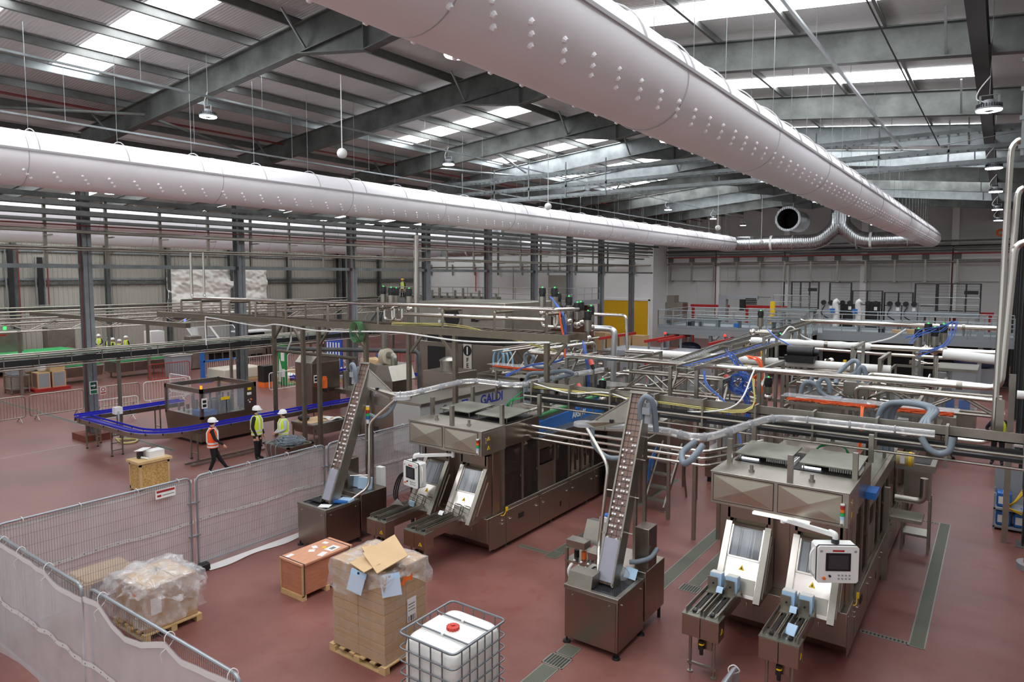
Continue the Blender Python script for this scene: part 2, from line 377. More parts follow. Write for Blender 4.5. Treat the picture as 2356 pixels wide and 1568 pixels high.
struct('wall_right', MB().box(12, -7, 0, 12.2, 67, 12), GREYP, smooth=False)
# yellow roller shutter
struct('door_1', (lambda m: [m.box(-33.8, YE - .06, k*.12 + .01, -28.35, YE - .0 - .01*(k % 1), k*.12 + .1) for k in range(31)] and m)(MB()).box(-33.8, YE - .04, 0, -28.35, YE, 3.75), SHUT, smooth=False)
struct('trim_9', MB().box(-33.95, YE - .12, 0, -33.8, YE, 3.9).box(-28.35, YE - .12, 0, -28.2, YE, 3.9).box(-33.95, YE - .12, 3.75, -28.2, YE, 3.95), WPAINT, smooth=False)
# ============================================================ air ducts
DZ, DR, PY = 8.92, .65, 58.3
def fabric_duct(x, y0, y1, label, group, nozz=True, step=1.62, ribs=True):
    t = thing('fabric_duct', label, 'air duct', (x, y0, DZ), group)
    m = MB(); n = 48; ys = []; y = y0
    while y < y1: ys.append(y); y += .4
    ys.append(y1)
    rr = []
    for i, yy in enumerate(ys): rr.append(DR * (1 + .006 * math.sin(yy * 1.9) + .004 * math.sin(yy * 4.3 + 1)))
    m.tube([(x, yy, DZ) for yy in ys], rr, n); link('duct_skin', m, FABRIC, t)
    m = MB()
    for s in (-1, 1): m.bar((x + s * (DR + .008), y0, DZ + .12), (x + s * (DR + .008), y1, DZ + .12), .03, .05)
    link('side_rail', m, SEAM, t)
    y = y0 + 3.6
    while y < y1 - 1: link('zip_seam', MB().tube([(x + (DR + .006) * math.cos(a), y, DZ + (DR + .006) * math.sin(a)) for a in [2*PI*k/40 for k in range(40)]], .009, 5, closed=True), SEAM, t); y += 4.85
    if ribs:
        y = y0 + .6; k = 0
        while y < y1 - .2 and k < 60:
            m = MB(); m.tube([(x + (DR + .015 + .05 * math.sin(a) ** 4) * math.cos(a), y, DZ + (DR + .015 + .05 * math.sin(a) ** 4) * math.sin(a)) for a in [R(10) + R(160) * j / 18 for j in range(19)]], .012, 5)
            link('support_hoop', m, SEAM, t)
            m = MB(); zt = (zl(x) if x < RX else zr(x)) + .7 if x > XE else zv(x) + .7
            m.tube([(x, y, DZ + DR), (x, y, zt)], .006, 4); link('hanger_wire', m, STEELL, t); y += step; k += 1
    if nozz:
        m = MB(); y = y0 + .3; k = 0
        while y < y1 - .3:
            for s in (-1, 1):
                for j, a in enumerate((-16, -25, -34) if s > 0 else (-130, -139, -148)):
                    a = R(a - (16 if s > 0 else 0)); c, q = math.cos(a), math.sin(a); yy = y + j * .09
                    p = Vector((x + DR * c * .99, yy, DZ + DR * q * .99)); d = Vector((c, 0, q))
                    m.tube([p, p + d * .045], [.042, .022], 8)
            y += .62
        link('air_nozzles', m, FABRIC, t)['kind'] = 'stuff'
    return t
XL_, XR_ = -19.06, -4.38
fabric_duct(XL_, -2, PY - .1, 'long white fabric air duct crossing the left half over the column row', 'fabric ducts', step=2.02)
fabric_duct(XR_, 1.0, PY - .1, 'large white fabric air duct overhead crossing from top centre to the right', 'fabric ducts', step=1.62)
fabric_duct(-36.2, 2, 56, 'nearer white fabric duct of the side hall behind the pipe racks', 'fabric ducts', False, 3.2, False)
fabric_duct(-50.6, 2, 56, 'farther white fabric duct of the side hall along the cladding wall', 'fabric ducts', False, 3.2, False)
# galvanised supply duct with Y branch at the far end
ZINC = M('spiral_duct_zinc', (200,203,204), .28, .95, .1, 2)
_n = ZINC.node_tree; _N = _n.nodes; _w = _N.new('ShaderNodeTexWave'); _w.inputs['Scale'].default_value = 2.2; _w.bands_direction = 'X'; _t = _N.new('ShaderNodeTexCoord'); _n.links.new(_t.outputs['Object'], _w.inputs[0])
_bp = _N.new('ShaderNodeBump'); _bp.inputs['Strength'].default_value = .25; _bp.inputs['Distance'].default_value = .05; _n.links.new(_w.outputs[0], _bp.inputs['Height']); _n.links.new(_bp.outputs[0], _N['Principled BSDF'].inputs['Normal'])
def supply(xl, xr, xc, label, ye, zc=DZ):
    t = thing('supply_duct', label, 'air duct', (xc, ye, zc))
    link('left_branch', MB().tube(fil([(xl, ye - .1, zc), (xl, ye + .7, zc), (xl + .8, ye + .7, zc)], .7, 8) + fil([(xl + 1.2, ye + .7, zc), (xc - 1.35, ye + .7, zc), (xc - .1, ye + .7, zc + 1.25), (xc - .1, ye + .7, zc + 2.2)], .9, 6), .62, 28), ZINC, t)
    link('right_branch', MB().tube(fil([(xr, ye - .1, zc), (xr, ye + .7, zc), (xr - .8, ye + .7, zc)], .7, 8) + fil([(xr - 1.2, ye + .7, zc), (xc + 1.35, ye + .7, zc), (xc + .1, ye + .7, zc + 1.25), (xc + .1, ye + .7, zc + 2.2)], .9, 6), .62, 28), ZINC, t)
    link('riser', MB().tube([(xc, ye + .7, zc + 1.35), (xc, ye + .7, zc + 3.0)], .66, 28), ZINC, t)
    for x in (xl + 3.3, xr - 4): link('duct_strap', MB().tube([(x - .09, ye + .7, zc), (x + .09, ye + .7, zc)], .64, 24), WPL, t)
    for x in (xl + 1.6, xl + 5, xr - 1.5, xr - 5): link('flange_ring', MB().tube([(x + .025, ye + .7, zc), (x - .025, ye + .7, zc)], .635, 24), SEAM, t)
supply(XL_, XR_, -10.6, 'shiny galvanised supply duct with a Y branch at the far end', PY)
supply(-50.6, -36.2, -43.4, 'galvanised supply duct of the side hall by the white end wall', 57)
t = thing('exhaust_duct', 'short open galvanised duct mouth beside the Y branch', 'air duct', (-12.95, 52.5, 10.6))
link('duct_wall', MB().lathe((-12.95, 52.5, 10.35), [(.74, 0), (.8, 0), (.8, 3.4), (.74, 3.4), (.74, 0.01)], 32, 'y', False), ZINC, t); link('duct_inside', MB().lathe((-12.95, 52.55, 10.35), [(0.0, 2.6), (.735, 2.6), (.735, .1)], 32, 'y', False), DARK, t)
link('hanger_strap', MB().box(-13.0, 54, 11.1, -12.9, 54.1, 12.9), STEELL, t); link('rim', MB().lathe((-12.95, 52.45, 10.35), [(.74, 0), (.9, 0), (.9, .1), (.74, .1), (.74, 0)], 32, 'y', False), ZINC, t)

# ============================================================ high bay lamps
LAMPS = []
def lamp(x, y, z, label):
    if not LAMPS:
        t = thing('high_bay_lamp', label, 'lamp', (x, y, z), 'high bay lamps'); c = (x, y, z)
        link('housing', MB().lathe(c, [(.235, .02), (.24, .05), (.2, .07), (.2, .12), (.1, .15), (.1, .22), (.0, .22)], 28), GREYPL, t)
        m = MB()
        for k in range(28):
            a = 2*PI*k/28; m.obox((x + .19*math.cos(a), y + .19*math.sin(a), z + .1), (.08, .01, .07), (0, 0, a))
        link('cooling_fins', m, STEELD, t)
        link('led_ring', MB().lathe(c, [(.085, .0), (.225, .0), (.225, .018), (.085, .018), (.085, 0)], 28, 'z', False), LED, t)
        link('centre_cap', MB().lathe(c, [(0, -.005), (.085, -.005), (.085, .02)], 20), STEELD, t)
        link('bracket', MB().bar((x - .16, y, z + .1), (x - .16, y, z + .32), .04, .01).bar((x + .16, y, z + .1), (x + .16, y, z + .32), .04, .01).bar((x - .17, y, z + .32), (x + .17, y, z + .32), .04, .01), STEELL, t)
        link('flex_cable', MB().tube(spl([(x - .1, y, z + .2), (x - .22, y + .05, z + .28), (x - .18, y, z + .45), (x, y, z + .7)]), .012, 6), WPL, t)
    else: t = dup(LAMPS[0], Vector((x, y, z)) - LAMPS[0].location, label); [bpy.data.objects.remove(q) for q in list(t.children) if q.name.startswith('suspension_wire')]
    zt = (zl(x) if XE < x < RX else zr(x) if x >= RX else zv(x)) + RD
    w = link('suspension_wire', MB().tube([(0, 0, .32), (0, 0, zt - z)], .006, 4), STEELL, t, origin=(0, 0, 0))
    LAMPS.append(t)
for k, (y, z) in enumerate(((10.94, 10.62), (21.28, 10.65), (32.7, 10.65), (43.7, 10.6), (52.5, 10.6), (60, 10.55))): lamp(-18.5, y, z, 'round LED high bay lamp, %s in the row above the left fabric duct' % ORD[k])
for k, y in enumerate((8.88, 17.66, 27.0, 36, 45.5, 54)): lamp(-7.5, y, 9.76, 'round LED high bay lamp, %s in the row left of the large fabric duct' % ORD[k])
for k, y in enumerate((17.3, 26.5, 33.8, 42.8, 51)): lamp(-.38, y, 9.5, 'round LED high bay lamp, %s in the row by the right edge beam' % ORD[k])
for k, (x, y) in enumerate(((-36, 16), (-36, 26), (-44, 21), (-44, 33))): lamp(x, y, 10.2, 'LED high bay lamp of the side hall, %s beyond the column row' % ORD[k])
# conduits the lamps hang from
for k, (x, z, y0, y1) in enumerate(((-18.5, 11.2, 4, 60), (-20.6, 10.25, 3, 60), (-8.9, 10.7, 22, 56), (-3.1, 10.6, 2, 28))):
    t = thing('lighting_conduit', ('thin galvanised lighting conduit above the left lamp row', 'thin galvanised conduit just over the left fabric duct', 'thin conduit under the ridge in the far half', 'thin conduit right of the large fabric duct')[k], 'conduit', (x, y0, z), 'lighting conduits')
    link('conduit', MB().box(x - .03, y0, z - .025, x + .03, y1, z + .025), STEELL, t)
    y = y0 + 1.5
    while y < y1: link('hanger_wire', MB().tube([(x, y, z), (x, y, (zl(x) if x < RX else zr(x)) + .7)], .006, 4), STEELL, t); y += 3.6
# white hanging globes
for k, (x, y, z) in enumerate(((-16.9, 14.4, 9.95), (-16.4, 25.5, 9.2), (-13.8, 40, 9.0), (-14.1, 50, 8.6))):
    t = thing('hanging_globe', 'small white ball hanging on a rod, %s from the camera' % ORD[k], 'globe', (x, y, z), 'white hanging balls')
    link('globe', MB().ball((x, y, z), .16, 16), WPL, t); link('rod', MB().tube([(x, y, z + .15), (x, y, zl(x) + RD)], .015, 6), WPL, t)
# slanting cable in front of the right roof slope
solo('sling_cable', MB().tube([(-2.45, 8.6, 11.6), (-1.6, 22.6, 9.75)], .016, 6), STEELD, 'dark slack cable slanting across the right roof slope', 'cable')
solo('sling_cable', MB().tube(spl([(-1.6, 22.6, 9.75), (-.6, 22.9, 9.9), (1, 23, 10.05)]), .012, 6), STEELL, 'pale cable running right from the end of the slanting cable', 'cable')
# cable ladders hung across the hall
def tray(m, a, b, w=.45, h=.09, rung=.28, side=(0,0,1)):
    a = Vector(a); b = Vector(b); d = (b - a).normalized(); s = d.cross(Vector((0,0,1))).normalized() * (w/2)
    for q in (s, -s): m.bar(a + q, b + q, .02, h)
    L_ = (b - a).length; k = 0
    while k * rung < L_: p = a + d * (k*rung); m.bar(p + s, p - s, .05, .015); k += 1
for k, (y, z) in enumerate(((26.6, 10.75), (26.6, 10.2), (26.6, 9.75))):
    t = thing('cable_ladder', 'wide galvanised cable ladder across the roof, %s level from the top' % ORD[k], 'cable tray', (-12, y, z), 'cable ladders across the hall')
    m = MB(); tray(m, (-23.5, y, z), (2.5, y, z), .5, .13); link('ladder', m, STEELL, t)
    for x in (-22, -20, -18, -16, -14, -5.6, -3.6, -1.6, .4): link('drop_rod', MB().bar((x, y - .28, z - .1), (x, y - .28, z + .45), .05, .03), STEELL, t)
# ---- service rack along the column row
def along(name, x, y0, y1, z, label, cat, w, h, mat, group=None, ladder=False):
    m = MB()
    if ladder: tray(m, (x, y0, z), (x, y1, z), w, h)
    else: m.box(x - w/2, y0, z - h/2, x + w/2, y1, z + h/2)
    return solo(name, m, mat, label, cat, group)
along('tie_beam', XE, 1, 62, 6.5, 'light galvanised tie beam joining the left columns', 'beam', .14, .15, STEELL)
along('rack_beam', -27.2, 1, 62, 8.97, 'top rail of the service rack on the left columns', 'beam', .12, .17, STEEL)
along('cable_tray', -27.1, 1, 60, 8.7, 'perforated cable ladder on the column rack, upper level', 'cable tray', .5, .15, TRAYM, 'cable trays on the column rack', True)
along('cable_tray', -27.1, 1, 60, 8.38, 'perforated cable ladder on the column rack, middle level', 'cable tray', .5, .17, TRAYM, 'cable trays on the column rack', True)
along('cable_tray', -27.1, 1, 60, 8.1, 'perforated cable ladder on the column rack, lowest level', 'cable tray', .45, .09, TRAYM, 'cable trays on the column rack', True)
for k, (x, z, r, mt, lb) in enumerate(((-27.2, 7.96, .025, REDP, 'thin red pipe under the cable ladders'), (-27.3, 7.76, .06, INOXM, 'upper stainless pipe of the column rack'), (-27.0, 7.7, .04, INOXM, 'second stainless pipe of the column rack'), (-27.3, 7.16, .05, INOXM, 'stainless pipe low on the hanging posts'), (-27.0, 7.06, .035, INOXM, 'lowest stainless pipe on the hanging posts'))):
    solo('rack_pipe', MB().tube([(x, 1, z), (x, 60 - k, z)], r, 10), mt, lb, 'pipe', 'pipes of the column rack')
for k in range(22):
    y = 3.9 + 2.03 * k
    if k > 11: y = 3.9 + 2.03 * 11 + 2.6 * (k - 11)
    if y > 60: break
    t = thing('rack_hanger', 'brown stainless hanging post of the column rack, %d from the camera' % (k + 1), 'post', (-27.5, y, 6.58), 'hanging posts of the column rack')
    link('post', MB().box(-27.56, y - .05, 6.57, -27.46, y + .05, 8.9), INOXM, t); link('pipe_arm', MB().box(-27.5, y - .03, 7.55, -26.9, y + .03, 7.6).box(-27.5, y - .03, 6.98, -26.95, y + .03, 7.02), INOXM, t)
solo('vent_pipe', MB().tube([(-26.6, 27.8, 0), (-26.6, 27.8, 8.4)], .16, 16), INOXL, 'polished thick vertical stainless pipe left of centre beside the fourth column', 'pipe')
# ============================================================ temporary fence panels
WIRE = M('fence_wire', (112,114,116), .5, .5)
TUBEM = M('fence_tube', (158,164,168), .38, .7)
def panel(ax, c, a, b, label, group='temporary fence panels'):
    "fence panel from a to b along axis ax ('x' or 'y') on the line c"
    P = (lambda s, z, o=0.: (s, c + o, z)) if ax == 'x' else (lambda s, z, o=0.: (c + o, s, z))
    t = thing('temporary_fence', label, 'fence', P((a+b)/2, 0), group)
    link('tube_frame', MB().tube(fil([P(a, .06), P(a, 1.99), P(b, 1.99), P(b, .06)], .14, 6), .021, 8).tube([P(a, .14), P(b, .14)], .017, 8), TUBEM, t)
    m = MB(); n = int((b - a - .04) / .042)
    for i in range(1, n): s = a + (b - a) * i / n; m.bar(P(s, .14), P(s, 1.97), .0038, .0038)
    for k in range(9): z = .24 + k * .21; m.bar(P(a, z), P(b, z), .0042, .0042)
    link('wire_mesh', m, WIRE, t, smooth=False)
    return t
def foot(x, y, label):
    solo('rubber_block', MB().prism([(-.11, 0), (.11, 0), (.09, .13), (.04, .15), (-.04, .15), (-.09, .13)], 'y', -.34, .34), BLACK, label, 'fence block', 'fence blocks', bevel=.01).location = (x, y, 0)
panel('y', -13.4, 3.92, 7.27, 'mesh fence panel behind the shrink-wrapped pallet')
p2 = panel('y', -13.4, 7.40, 10.68, 'mesh fence panel beside the plywood crate')
panel('y', -13.4, 10.80, 14.08, 'mesh fence panel behind the left cap feeder')
panel('y', -13.4, 14.20, 17.5, 'farthest mesh fence panel behind the left filling machine')
panel('x', 3.80, -13.2, -9.84, 'near mesh fence panel at the lower left corner')
panel('x', 3.83, -9.66, -6.22, 'near mesh fence panel running to the bottom edge')
t = panel('y', -2.12, 3.7, 7.05, 'fence panel corner poking up at the bottom right of centre')
foot(-13.3, 7.2, 'black fence foot behind the shrink-wrapped pallet'); foot(-13.38, 10.74, 'black fence foot beside the left cap feeder'); foot(-9.75, 3.7, 'black fence foot under the near fence'); foot(-13.38, 14.14, 'black fence foot under the farthest fence panel')
foot(-2.12, 3.75, 'black fence foot below the bottom right fence corner')
cl = MB()
sgn = link('warning_plate', MB().box(-13.375, 6.55, 1.72, -13.37, 6.95, 1.9), WPL, [o for o in bpy.data.objects if o.name == 'temporary_fence'][0], label='small white sign with a red stripe')
link('red_stripe', MB().box(-13.37, 6.57, 1.84, -13.366, 6.93, 1.885), RED, sgn); link('red_dot', MB().box(-13.37, 6.58, 1.76, -13.366, 6.66, 1.80), RED, sgn)
link('text_line', MB().box(-13.37, 6.68, 1.775, -13.366, 6.92, 1.785).box(-13.37, 6.6, 1.85, -13.3655, 6.9, 1.856), STEEL, sgn)
def clampk(x, y, nm):
    t = thing('fence_clamp', nm, 'clamp', (x, y, .7), 'fence clamps')
    for z in (.72, 1.42): link('clamp_plate', MB().box(x - .03, y - .12, z, x + .03, y + .12, z + .035).cyl((x + .03, y, z + .017), (x + .06, y, z + .017), .018, n=8), TUBEM, t)
clampk(-13.4, 7.335, 'coupler joining the fence panels behind the wrapped pallet'); clampk(-13.4, 10.74, 'coupler joining the fence panels by the left cap feeder')
# netting
def netting(ax, c, a, b, top, bot, label, ties, seed=0, bands=(1.0,), flare=None):
    P = (lambda s, z, o=0.: (s, c + o, z)) if ax == 'x' else (lambda s, z, o=0.: (c + o, s, z))
    rnd = random.Random(seed); ph = [rnd.uniform(0, 6) for _ in range(6)]
    sg = -1; bs = 1 if ax == 'y' else -1
    def off(s, v):
        w = .018 * math.sin(s * 3.1 + ph[0] + 2 * v) + .01 * math.sin(s * 7.3 + ph[1] - 3 * v) + .006 * math.sin(s * 15 + ph[2] + 5 * v)
        return sg * (.045 + abs(w) * (.3 + 1.2 * (1 - abs(2 * v - 1))))
    t = thing('debris_netting', label, 'netting', P((a+b)/2, 0), 'white debris netting')
    N = max(20, int((b - a) / .07))
    def f(u, v):
        s = a + (b - a) * u; z0 = bot(s); z1 = top(s); o = off(s, v)
        if flare and v < .12: o = flare * (1 - v / .12) ** 1.5 + o * v / .12
        return P(s, z0 + (z1 - z0) * v, o)
    link('net_sheet', MB().grid(f, N, 16), NET, t)
    for z in bands:
        m = MB()
        m.grid(lambda u, v: P(a + (b-a)*u, z + .07 * v + .02 * math.sin(u * 9 + ph[3]), off(a + (b-a)*u, (z - bot(a + (b-a)*u)) / 1.95) + bs * .03), N, 1); link('eyelet_band', m, NETB, t)
        m = MB(); k = 0
        while a + .1 + k*.2 < b:
            s_ = a + .1 + k*.2; u_ = (s_-a)/(b-a); o_ = off(s_, (z - bot(s_)) / 1.95) + bs * .034; zz = z + .035 + .02 * math.sin(u_ * 9 + ph[3]); m.add([P(s_+.012*math.cos(q), zz+.012*math.sin(q), o_) for q in (0, 1.57, 3.14, 4.71)], [(0,1,2,3)]); k += 1
        link('eyelets', m, STEELD, t, smooth=False)
    m = MB(); m.grid(lambda u, v: P(a + (b-a)*u, top(a + (b-a)*u) - .075 * v, off(a + (b-a)*u, 1 - .04*v) + bs * .012), N, 1); link('top_hem', m, NETB, t)
    for i, s in enumerate(ties):
        z = top(s)
        m = MB().tube(spl([P(s, z - .06, sg*.05), P(s, 1.98, sg*.06), P(s, 2.03, 0), P(s + .02, 1.97, .05), P(s + .03, z - .05, -.02), P(s - .04, z - .14, sg*.09), P(s - .06, z - .26, sg*.07)], 4), .006, 5)
        link('tie', m, WPL, t)
    return t
def lerp(tab):
    def f(s):
        for (a, za), (b, zb_) in zip(tab, tab[1:]):
            if a <= s <= b: return za + (zb_ - za) * (s - a) / (b - a)
        return tab[0][1] if s < tab[0][0] else tab[-1][1]
    return f
netting('x', 3.80, -13.2, -9.72, lerp([(-13.2, 1.95), (-11.4, 1.95), (-11.2, 1.92), (-10.95, 1.94), (-10.7, 1.87), (-10.4, 1.84), (-9.72, 1.87)]), lambda s: .1 + .06 * math.sin(s * 2), 'netting sheet on the near fence at the lower left corner', (-12.6, -11.9, -10.9), 1)
netting('x', 3.83, -9.75, -6.2, lerp([(-9.75, 1.87), (-9.3, 1.92), (-9.2, 1.88), (-8.95, 1.75), (-8.6, 1.68), (-8.2, 1.74), (-7.8, 1.88), (-7.62, 1.93), (-7.3, 1.84), (-6.9, 1.88), (-6.2, 1.95)]), lambda s: .12 + .05 * math.sin(s * 3), 'netting sheet sagging from the near fence at the bottom edge', (-9.3, -7.62, -6.35), 2, (.95,))
netting('y', -13.4, 3.95, 7.33, lambda s: 1.94 + .015 * math.sin(s * 4), lambda s: .06, 'netting sheet on the fence behind the shrink-wrapped pallet', (4.3, 5.2, 6.2, 7.0), 3)
netting('y', -13.4, 7.38, 10.72, lambda s: 1.94 + .015 * math.sin(s * 5), lambda s: .01, 'netting sheet on the fence beside the plywood crate', (7.7, 8.6, 9.6, 10.4), 4)
netting('y', -13.4, 10.76, 17.5, lambda s: 1.94 + .015 * math.sin(s * 5), lambda s: .02, 'netting sheet on the fence behind the left filling machine', (11.2, 12.3, 13.4), 5)
netting('y', -2.12, 3.7, 7.03, lambda s: 1.96, lambda s: .1, 'netting sheet on the fence corner at the bottom right', (6.95,), 6)
solo('net_skirt', MB().grid(lambda u, v: (-13.36 + .22 * v + .05 * v * math.sin(u * 14), 7.5 + 3.2 * u, .035 - .02 * v + .02 * math.sin(u * 20) * v * (1 - v)), 40, 4), NETB, 'loose white netting hem lying on the floor along the fence', 'netting')

# ============================================================ pallets
def pallet(x0, y0, x1, y1, label, mat=PINE, along='x'):
    t = thing('wooden_pallet', label, 'pallet', ((x0+x1)/2, (y0+y1)/2, 0), 'wooden pallets'); n = 6
    for k in range(3):
        y = y0 + (y1 - y0 - .1) * k / 2
        link('runner', MB().box(x0, y, 0, x1, y + .1, .022), mat, t)
        for j in range(3): x = x0 + (x1 - x0 - .14) * j / 2; link('block', MB().box(x, y, .022, x + .14, y + .1, .1), mat, t)
    for k in range(n): x = x0 + (x1 - x0 - .11) * k / (n - 1); link('deck_board', MB().box(x, y0, .1, x + .11, y1, .122), mat, t)
    return t
# --- tall carton stack
pallet(-8.72, 6.98, -7.42, 8.0, 'wooden pallet under the tall carton stack')
bx = None; nx, ny, nz = 2, 2, 9; X0, X1, Y0, Y1, Z0, Z1 = -8.66, -7.46, 7.02, 7.96, .125, 1.56
hx, hy, hz = (X1-X0)/nx, (Y1-Y0)/ny, (Z1-Z0)/nz
random.seed(3)
for k in range(nz):
    for i in range(nx):
        for j in range(ny):
            if k == nz - 1 and i == 1 and j == 0: continue
            c = (X0 + (i+.5)*hx, Y0 + (j+.5)*hy, Z0 + k*hz)
            if bx is None:
                bx = thing('carton', 'brown cardboard carton in the tall stack on the pallet', 'carton', c, 'cartons of the tall stack')
                link('box', MB().box(c[0]-hx/2+.003, c[1]-hy/2+.003, c[2]+.002, c[0]+hx/2-.003, c[1]+hy/2-.003, c[2]+hz-.003), CARD, bx, bevel=.004)
                link('tape', MB().box(c[0]-hx/2+.004, c[1]-.025, c[2]+hz-.003, c[0]+hx/2-.004, c[1]+.025, c[2]+hz-.001), CARDL, bx); first = c
            else: o = dup(bx, Vector(c) - Vector(first)); o.rotation_euler.z = random.uniform(-.006, .006)
c = (X1 - hx/2, Y0 + hy/2, Z0 + (nz-1)*hz)
t = thing('open_carton', 'torn open carton at the front corner of the tall stack', 'carton', c)
m = MB()
for a, b, p, q in ((-.28,-.225,.28,-.215), (-.28,.2,.28,.21), (-.29,-.22,-.28,.2), (.28,-.22,.29,.2)): m.box(c[0]+a, c[1]+b, c[2]+.004, c[0]+p, c[1]+q, c[2]+.12)
link('box', m, CARD, t); link('flap', MB().obox((c[0] + .1, c[1] - .2, c[2] + .14), (.3, .1, .006), (.7, 0, .2)), CARDL, t)
def blank(c, rot, label):
    t = thing('carton_blank', label, 'carton blank', c, 'pale blue carton blanks'); mt = Euler(rot).to_matrix()
    def pl(x0, z0, x1, z1, th=.012):
        m = MB().box(x0, -th/2, z0, x1, th/2, z1); m.v = [tuple(Vector(c) + mt @ Vector(v)) for v in m.v]; return m
    link('front_panel', pl(-.15, -.19, .15, .06), M('blank_face', (186,198,214), .5), t); link('blue_top', pl(-.155, .06, .155, .14, .014), LBLUE, t); link('spout_hole', pl(-.02, .085, .02, .12, .017), BLACK, t)
blank((-7.93, 6.9, 1.42), (-.28, .12, .1), 'pale blue carton blank hanging from the middle of the tall stack'); blank((-7.42, 7.12, 1.42), (-.3, -.15, .75), 'pale blue carton blank hanging at the corner of the tall stack')
solo('orange_tag', MB().grid(lambda u, v: (-7.38 + .02 * math.sin(9*u), 7.25 + .3*u, 1.3 + .1*v + .05*u + .02*math.sin(11*u+3*v)), 10, 4), ORANGE, 'crumpled orange plastic scrap on the side of the tall stack', 'plastic scrap')
def sheet(pts, label, th=.012):
    m = MB(); n = len(pts); m.add([(x, y, z) for x, y, z in pts] + [(x, y, z + th) for x, y, z in pts], [tuple(range(n)), tuple(range(n, 2*n))] + [(i, (i+1) % n, n + (i+1) % n, n + i) for i in range(n)])
    return solo('cardboard_sheet', m, CARDL, label, 'cardboard', 'flattened cardboard on the tall stack', smooth=False)
sheet([(-8.5, 7.5, 1.6), (-8.05, 7.25, 1.62), (-7.7, 7.7, 1.66), (-8.15, 7.95, 1.62)], 'flattened cardboard sheet at the back of the tall stack')
sheet([(-8.22, 7.0, 1.58), (-7.72, 6.86, 1.6), (-7.62, 7.1, 1.68), (-8.1, 7.3, 1.66)], 'small cardboard flap under the big sheet on the tall stack')
sheet([(-8.07, 7.15, 1.72), (-7.5, 6.92, 1.62), (-7.42, 7.5, 1.72), (-8.0, 7.78, 1.84)], 'large tilted cardboard sheet on top of the tall stack')
def drape(x0, x1, y0, y1, zt, drop, seed, amp=.03, mat=FILM, ext=.02):
    "film over a block: a dome of folds hanging over the edges"
    rnd = random.Random(seed); ph = [rnd.uniform(0, 6.3) for _ in range(8)]; cx_, cy_ = (x0+x1)/2, (y0+y1)/2
    m = MB(); n = 96; rings = 26; vs = []
    def per(t):
        p = 4 * t
        if p < 1: return (x0 + (x1-x0)*p, y0)
        if p < 2: return (x1, y0 + (y1-y0)*(p-1))
        if p < 3: return (x1 - (x1-x0)*(p-2), y1)
        return (x0, y1 - (y1-y0)*(p-3))
    for r in range(rings + 1):
        for k in range(n):
            t = k / n; px, py = per(t); v = r / rings; w = amp * (math.sin(t*6.2832*4 + ph[0] + v*5) + .6*math.sin(t*6.2832*9 + ph[1] - v*8) + .35*math.sin(t*6.2832*17 + ph[2] + v*15) + .2*math.sin(t*6.2832*31 + ph[4] - v*26))
            if v < .45: s = v / .45; x, y, z = cx_ + (px-cx_)*s, cy_ + (py-cy_)*s, zt + .012 + abs(w) * .5 + .04 * math.sin(s * 7 + t * 30 + ph[3]) * s * (amp / .03 - .6)
            else:
                s = (v - .45) / .55; d = drop(t); o = ext + abs(w) * (1 + s) + .03 * s
                x, y, z = px + (px-cx_)/abs(px-cx_+1e-6)*o*(abs(px-cx_) > (x1-x0)*.49), py + (py-cy_)/abs(py-cy_+1e-6)*o*(abs(py-cy_) > (y1-y0)*.49), zt - d * s + w * .3
            vs.append((x, y, z))
    return m.add(vs, [(r*n+k, r*n+(k+1) % n, (r+1)*n+(k+1) % n, (r+1)*n+k) for r in range(rings) for k in range(n)])
solo('shrink_film', drape(X0, X1, Y0, Y1, 1.565, lambda t: .3 + .2 * math.sin(2*PI*t*2 + .8), 5, .012), FILM, 'torn clear film draped over the top of the tall carton stack', 'plastic film')
m = MB()
for k in range(5): m.add(MB().box(X0-.008, Y0-.008, .13+.27*k, X1+.008, Y1+.008, .36+.27*k).v, [(0,1,5,4),(1,2,6,5)])
solo('stretch_wrap', m, sheer('stretch_wrap', (225,222,215), .88, .15, .5, nz=(9, .1)), 'tight clear stretch wrap around the tall carton stack', 'plastic film')
solo('label_sheet', MB().box(X1+.012, 7.5, .62, X1+.016, 7.7, 1.0), WPL, 'white paper label on the side of the tall carton stack', 'label')
m = MB()
for k, w in enumerate((.012,.006,.02,.008,.014,.006,.01)): m.box(X1+.016, 7.52+k*.024, .63, X1+.0175, 7.52+k*.024+w, .72)
m.box(X1+.016, 7.52, .8, X1+.0175, 7.68, .81).box(X1+.016, 7.52, .85, X1+.0175, 7.66, .86).box(X1+.016, 7.52, .9, X1+.0175, 7.67, .91)
solo('label_print', m, BLACK, 'black print and bars on the white label of the tall stack', 'print', smooth=False)
# --- shrink wrapped pallet at left
pallet(-12.5, 5.3, -11.36, 6.3, 'wooden pallet under the shrink-wrapped load')
t = thing('wrapped_load', 'low cardboard load under clear film behind the near fence', 'carton load', (-11.9, 5.8, .125))
link('carton_block', MB().box(-12.44, 5.34, .125, -11.42, 6.26, .88), CARD, t, bevel=.01); link('top_board', MB().box(-12.3, 5.42, .88, -11.5, 6.2, .9), CARDL, t)
link('top_seam', MB().box(-12.3, 5.9, .9, -11.5, 5.91, .903), DARK, t); link('paper_label', MB().box(-11.42, 5.44, .4, -11.415, 5.62, .68), WPL, t)
solo('shrink_film', drape(-12.46, -11.4, 5.32, 6.28, .91, lambda t: .66 + .05 * math.sin(2*PI*t*3 + 1.2), 9, .03, FILM, .015), FILM, 'crumpled clear film bunched over the low wrapped load', 'plastic film')
solo('shrink_film', drape(-12.47, -11.39, 5.31, 6.29, .94, lambda t: .27 + .14 * math.sin(2*PI*t*2 + 2.2), 13, .045, FILM, .03), FILM, 'second loose fold of film on the low wrapped load', 'plastic film')
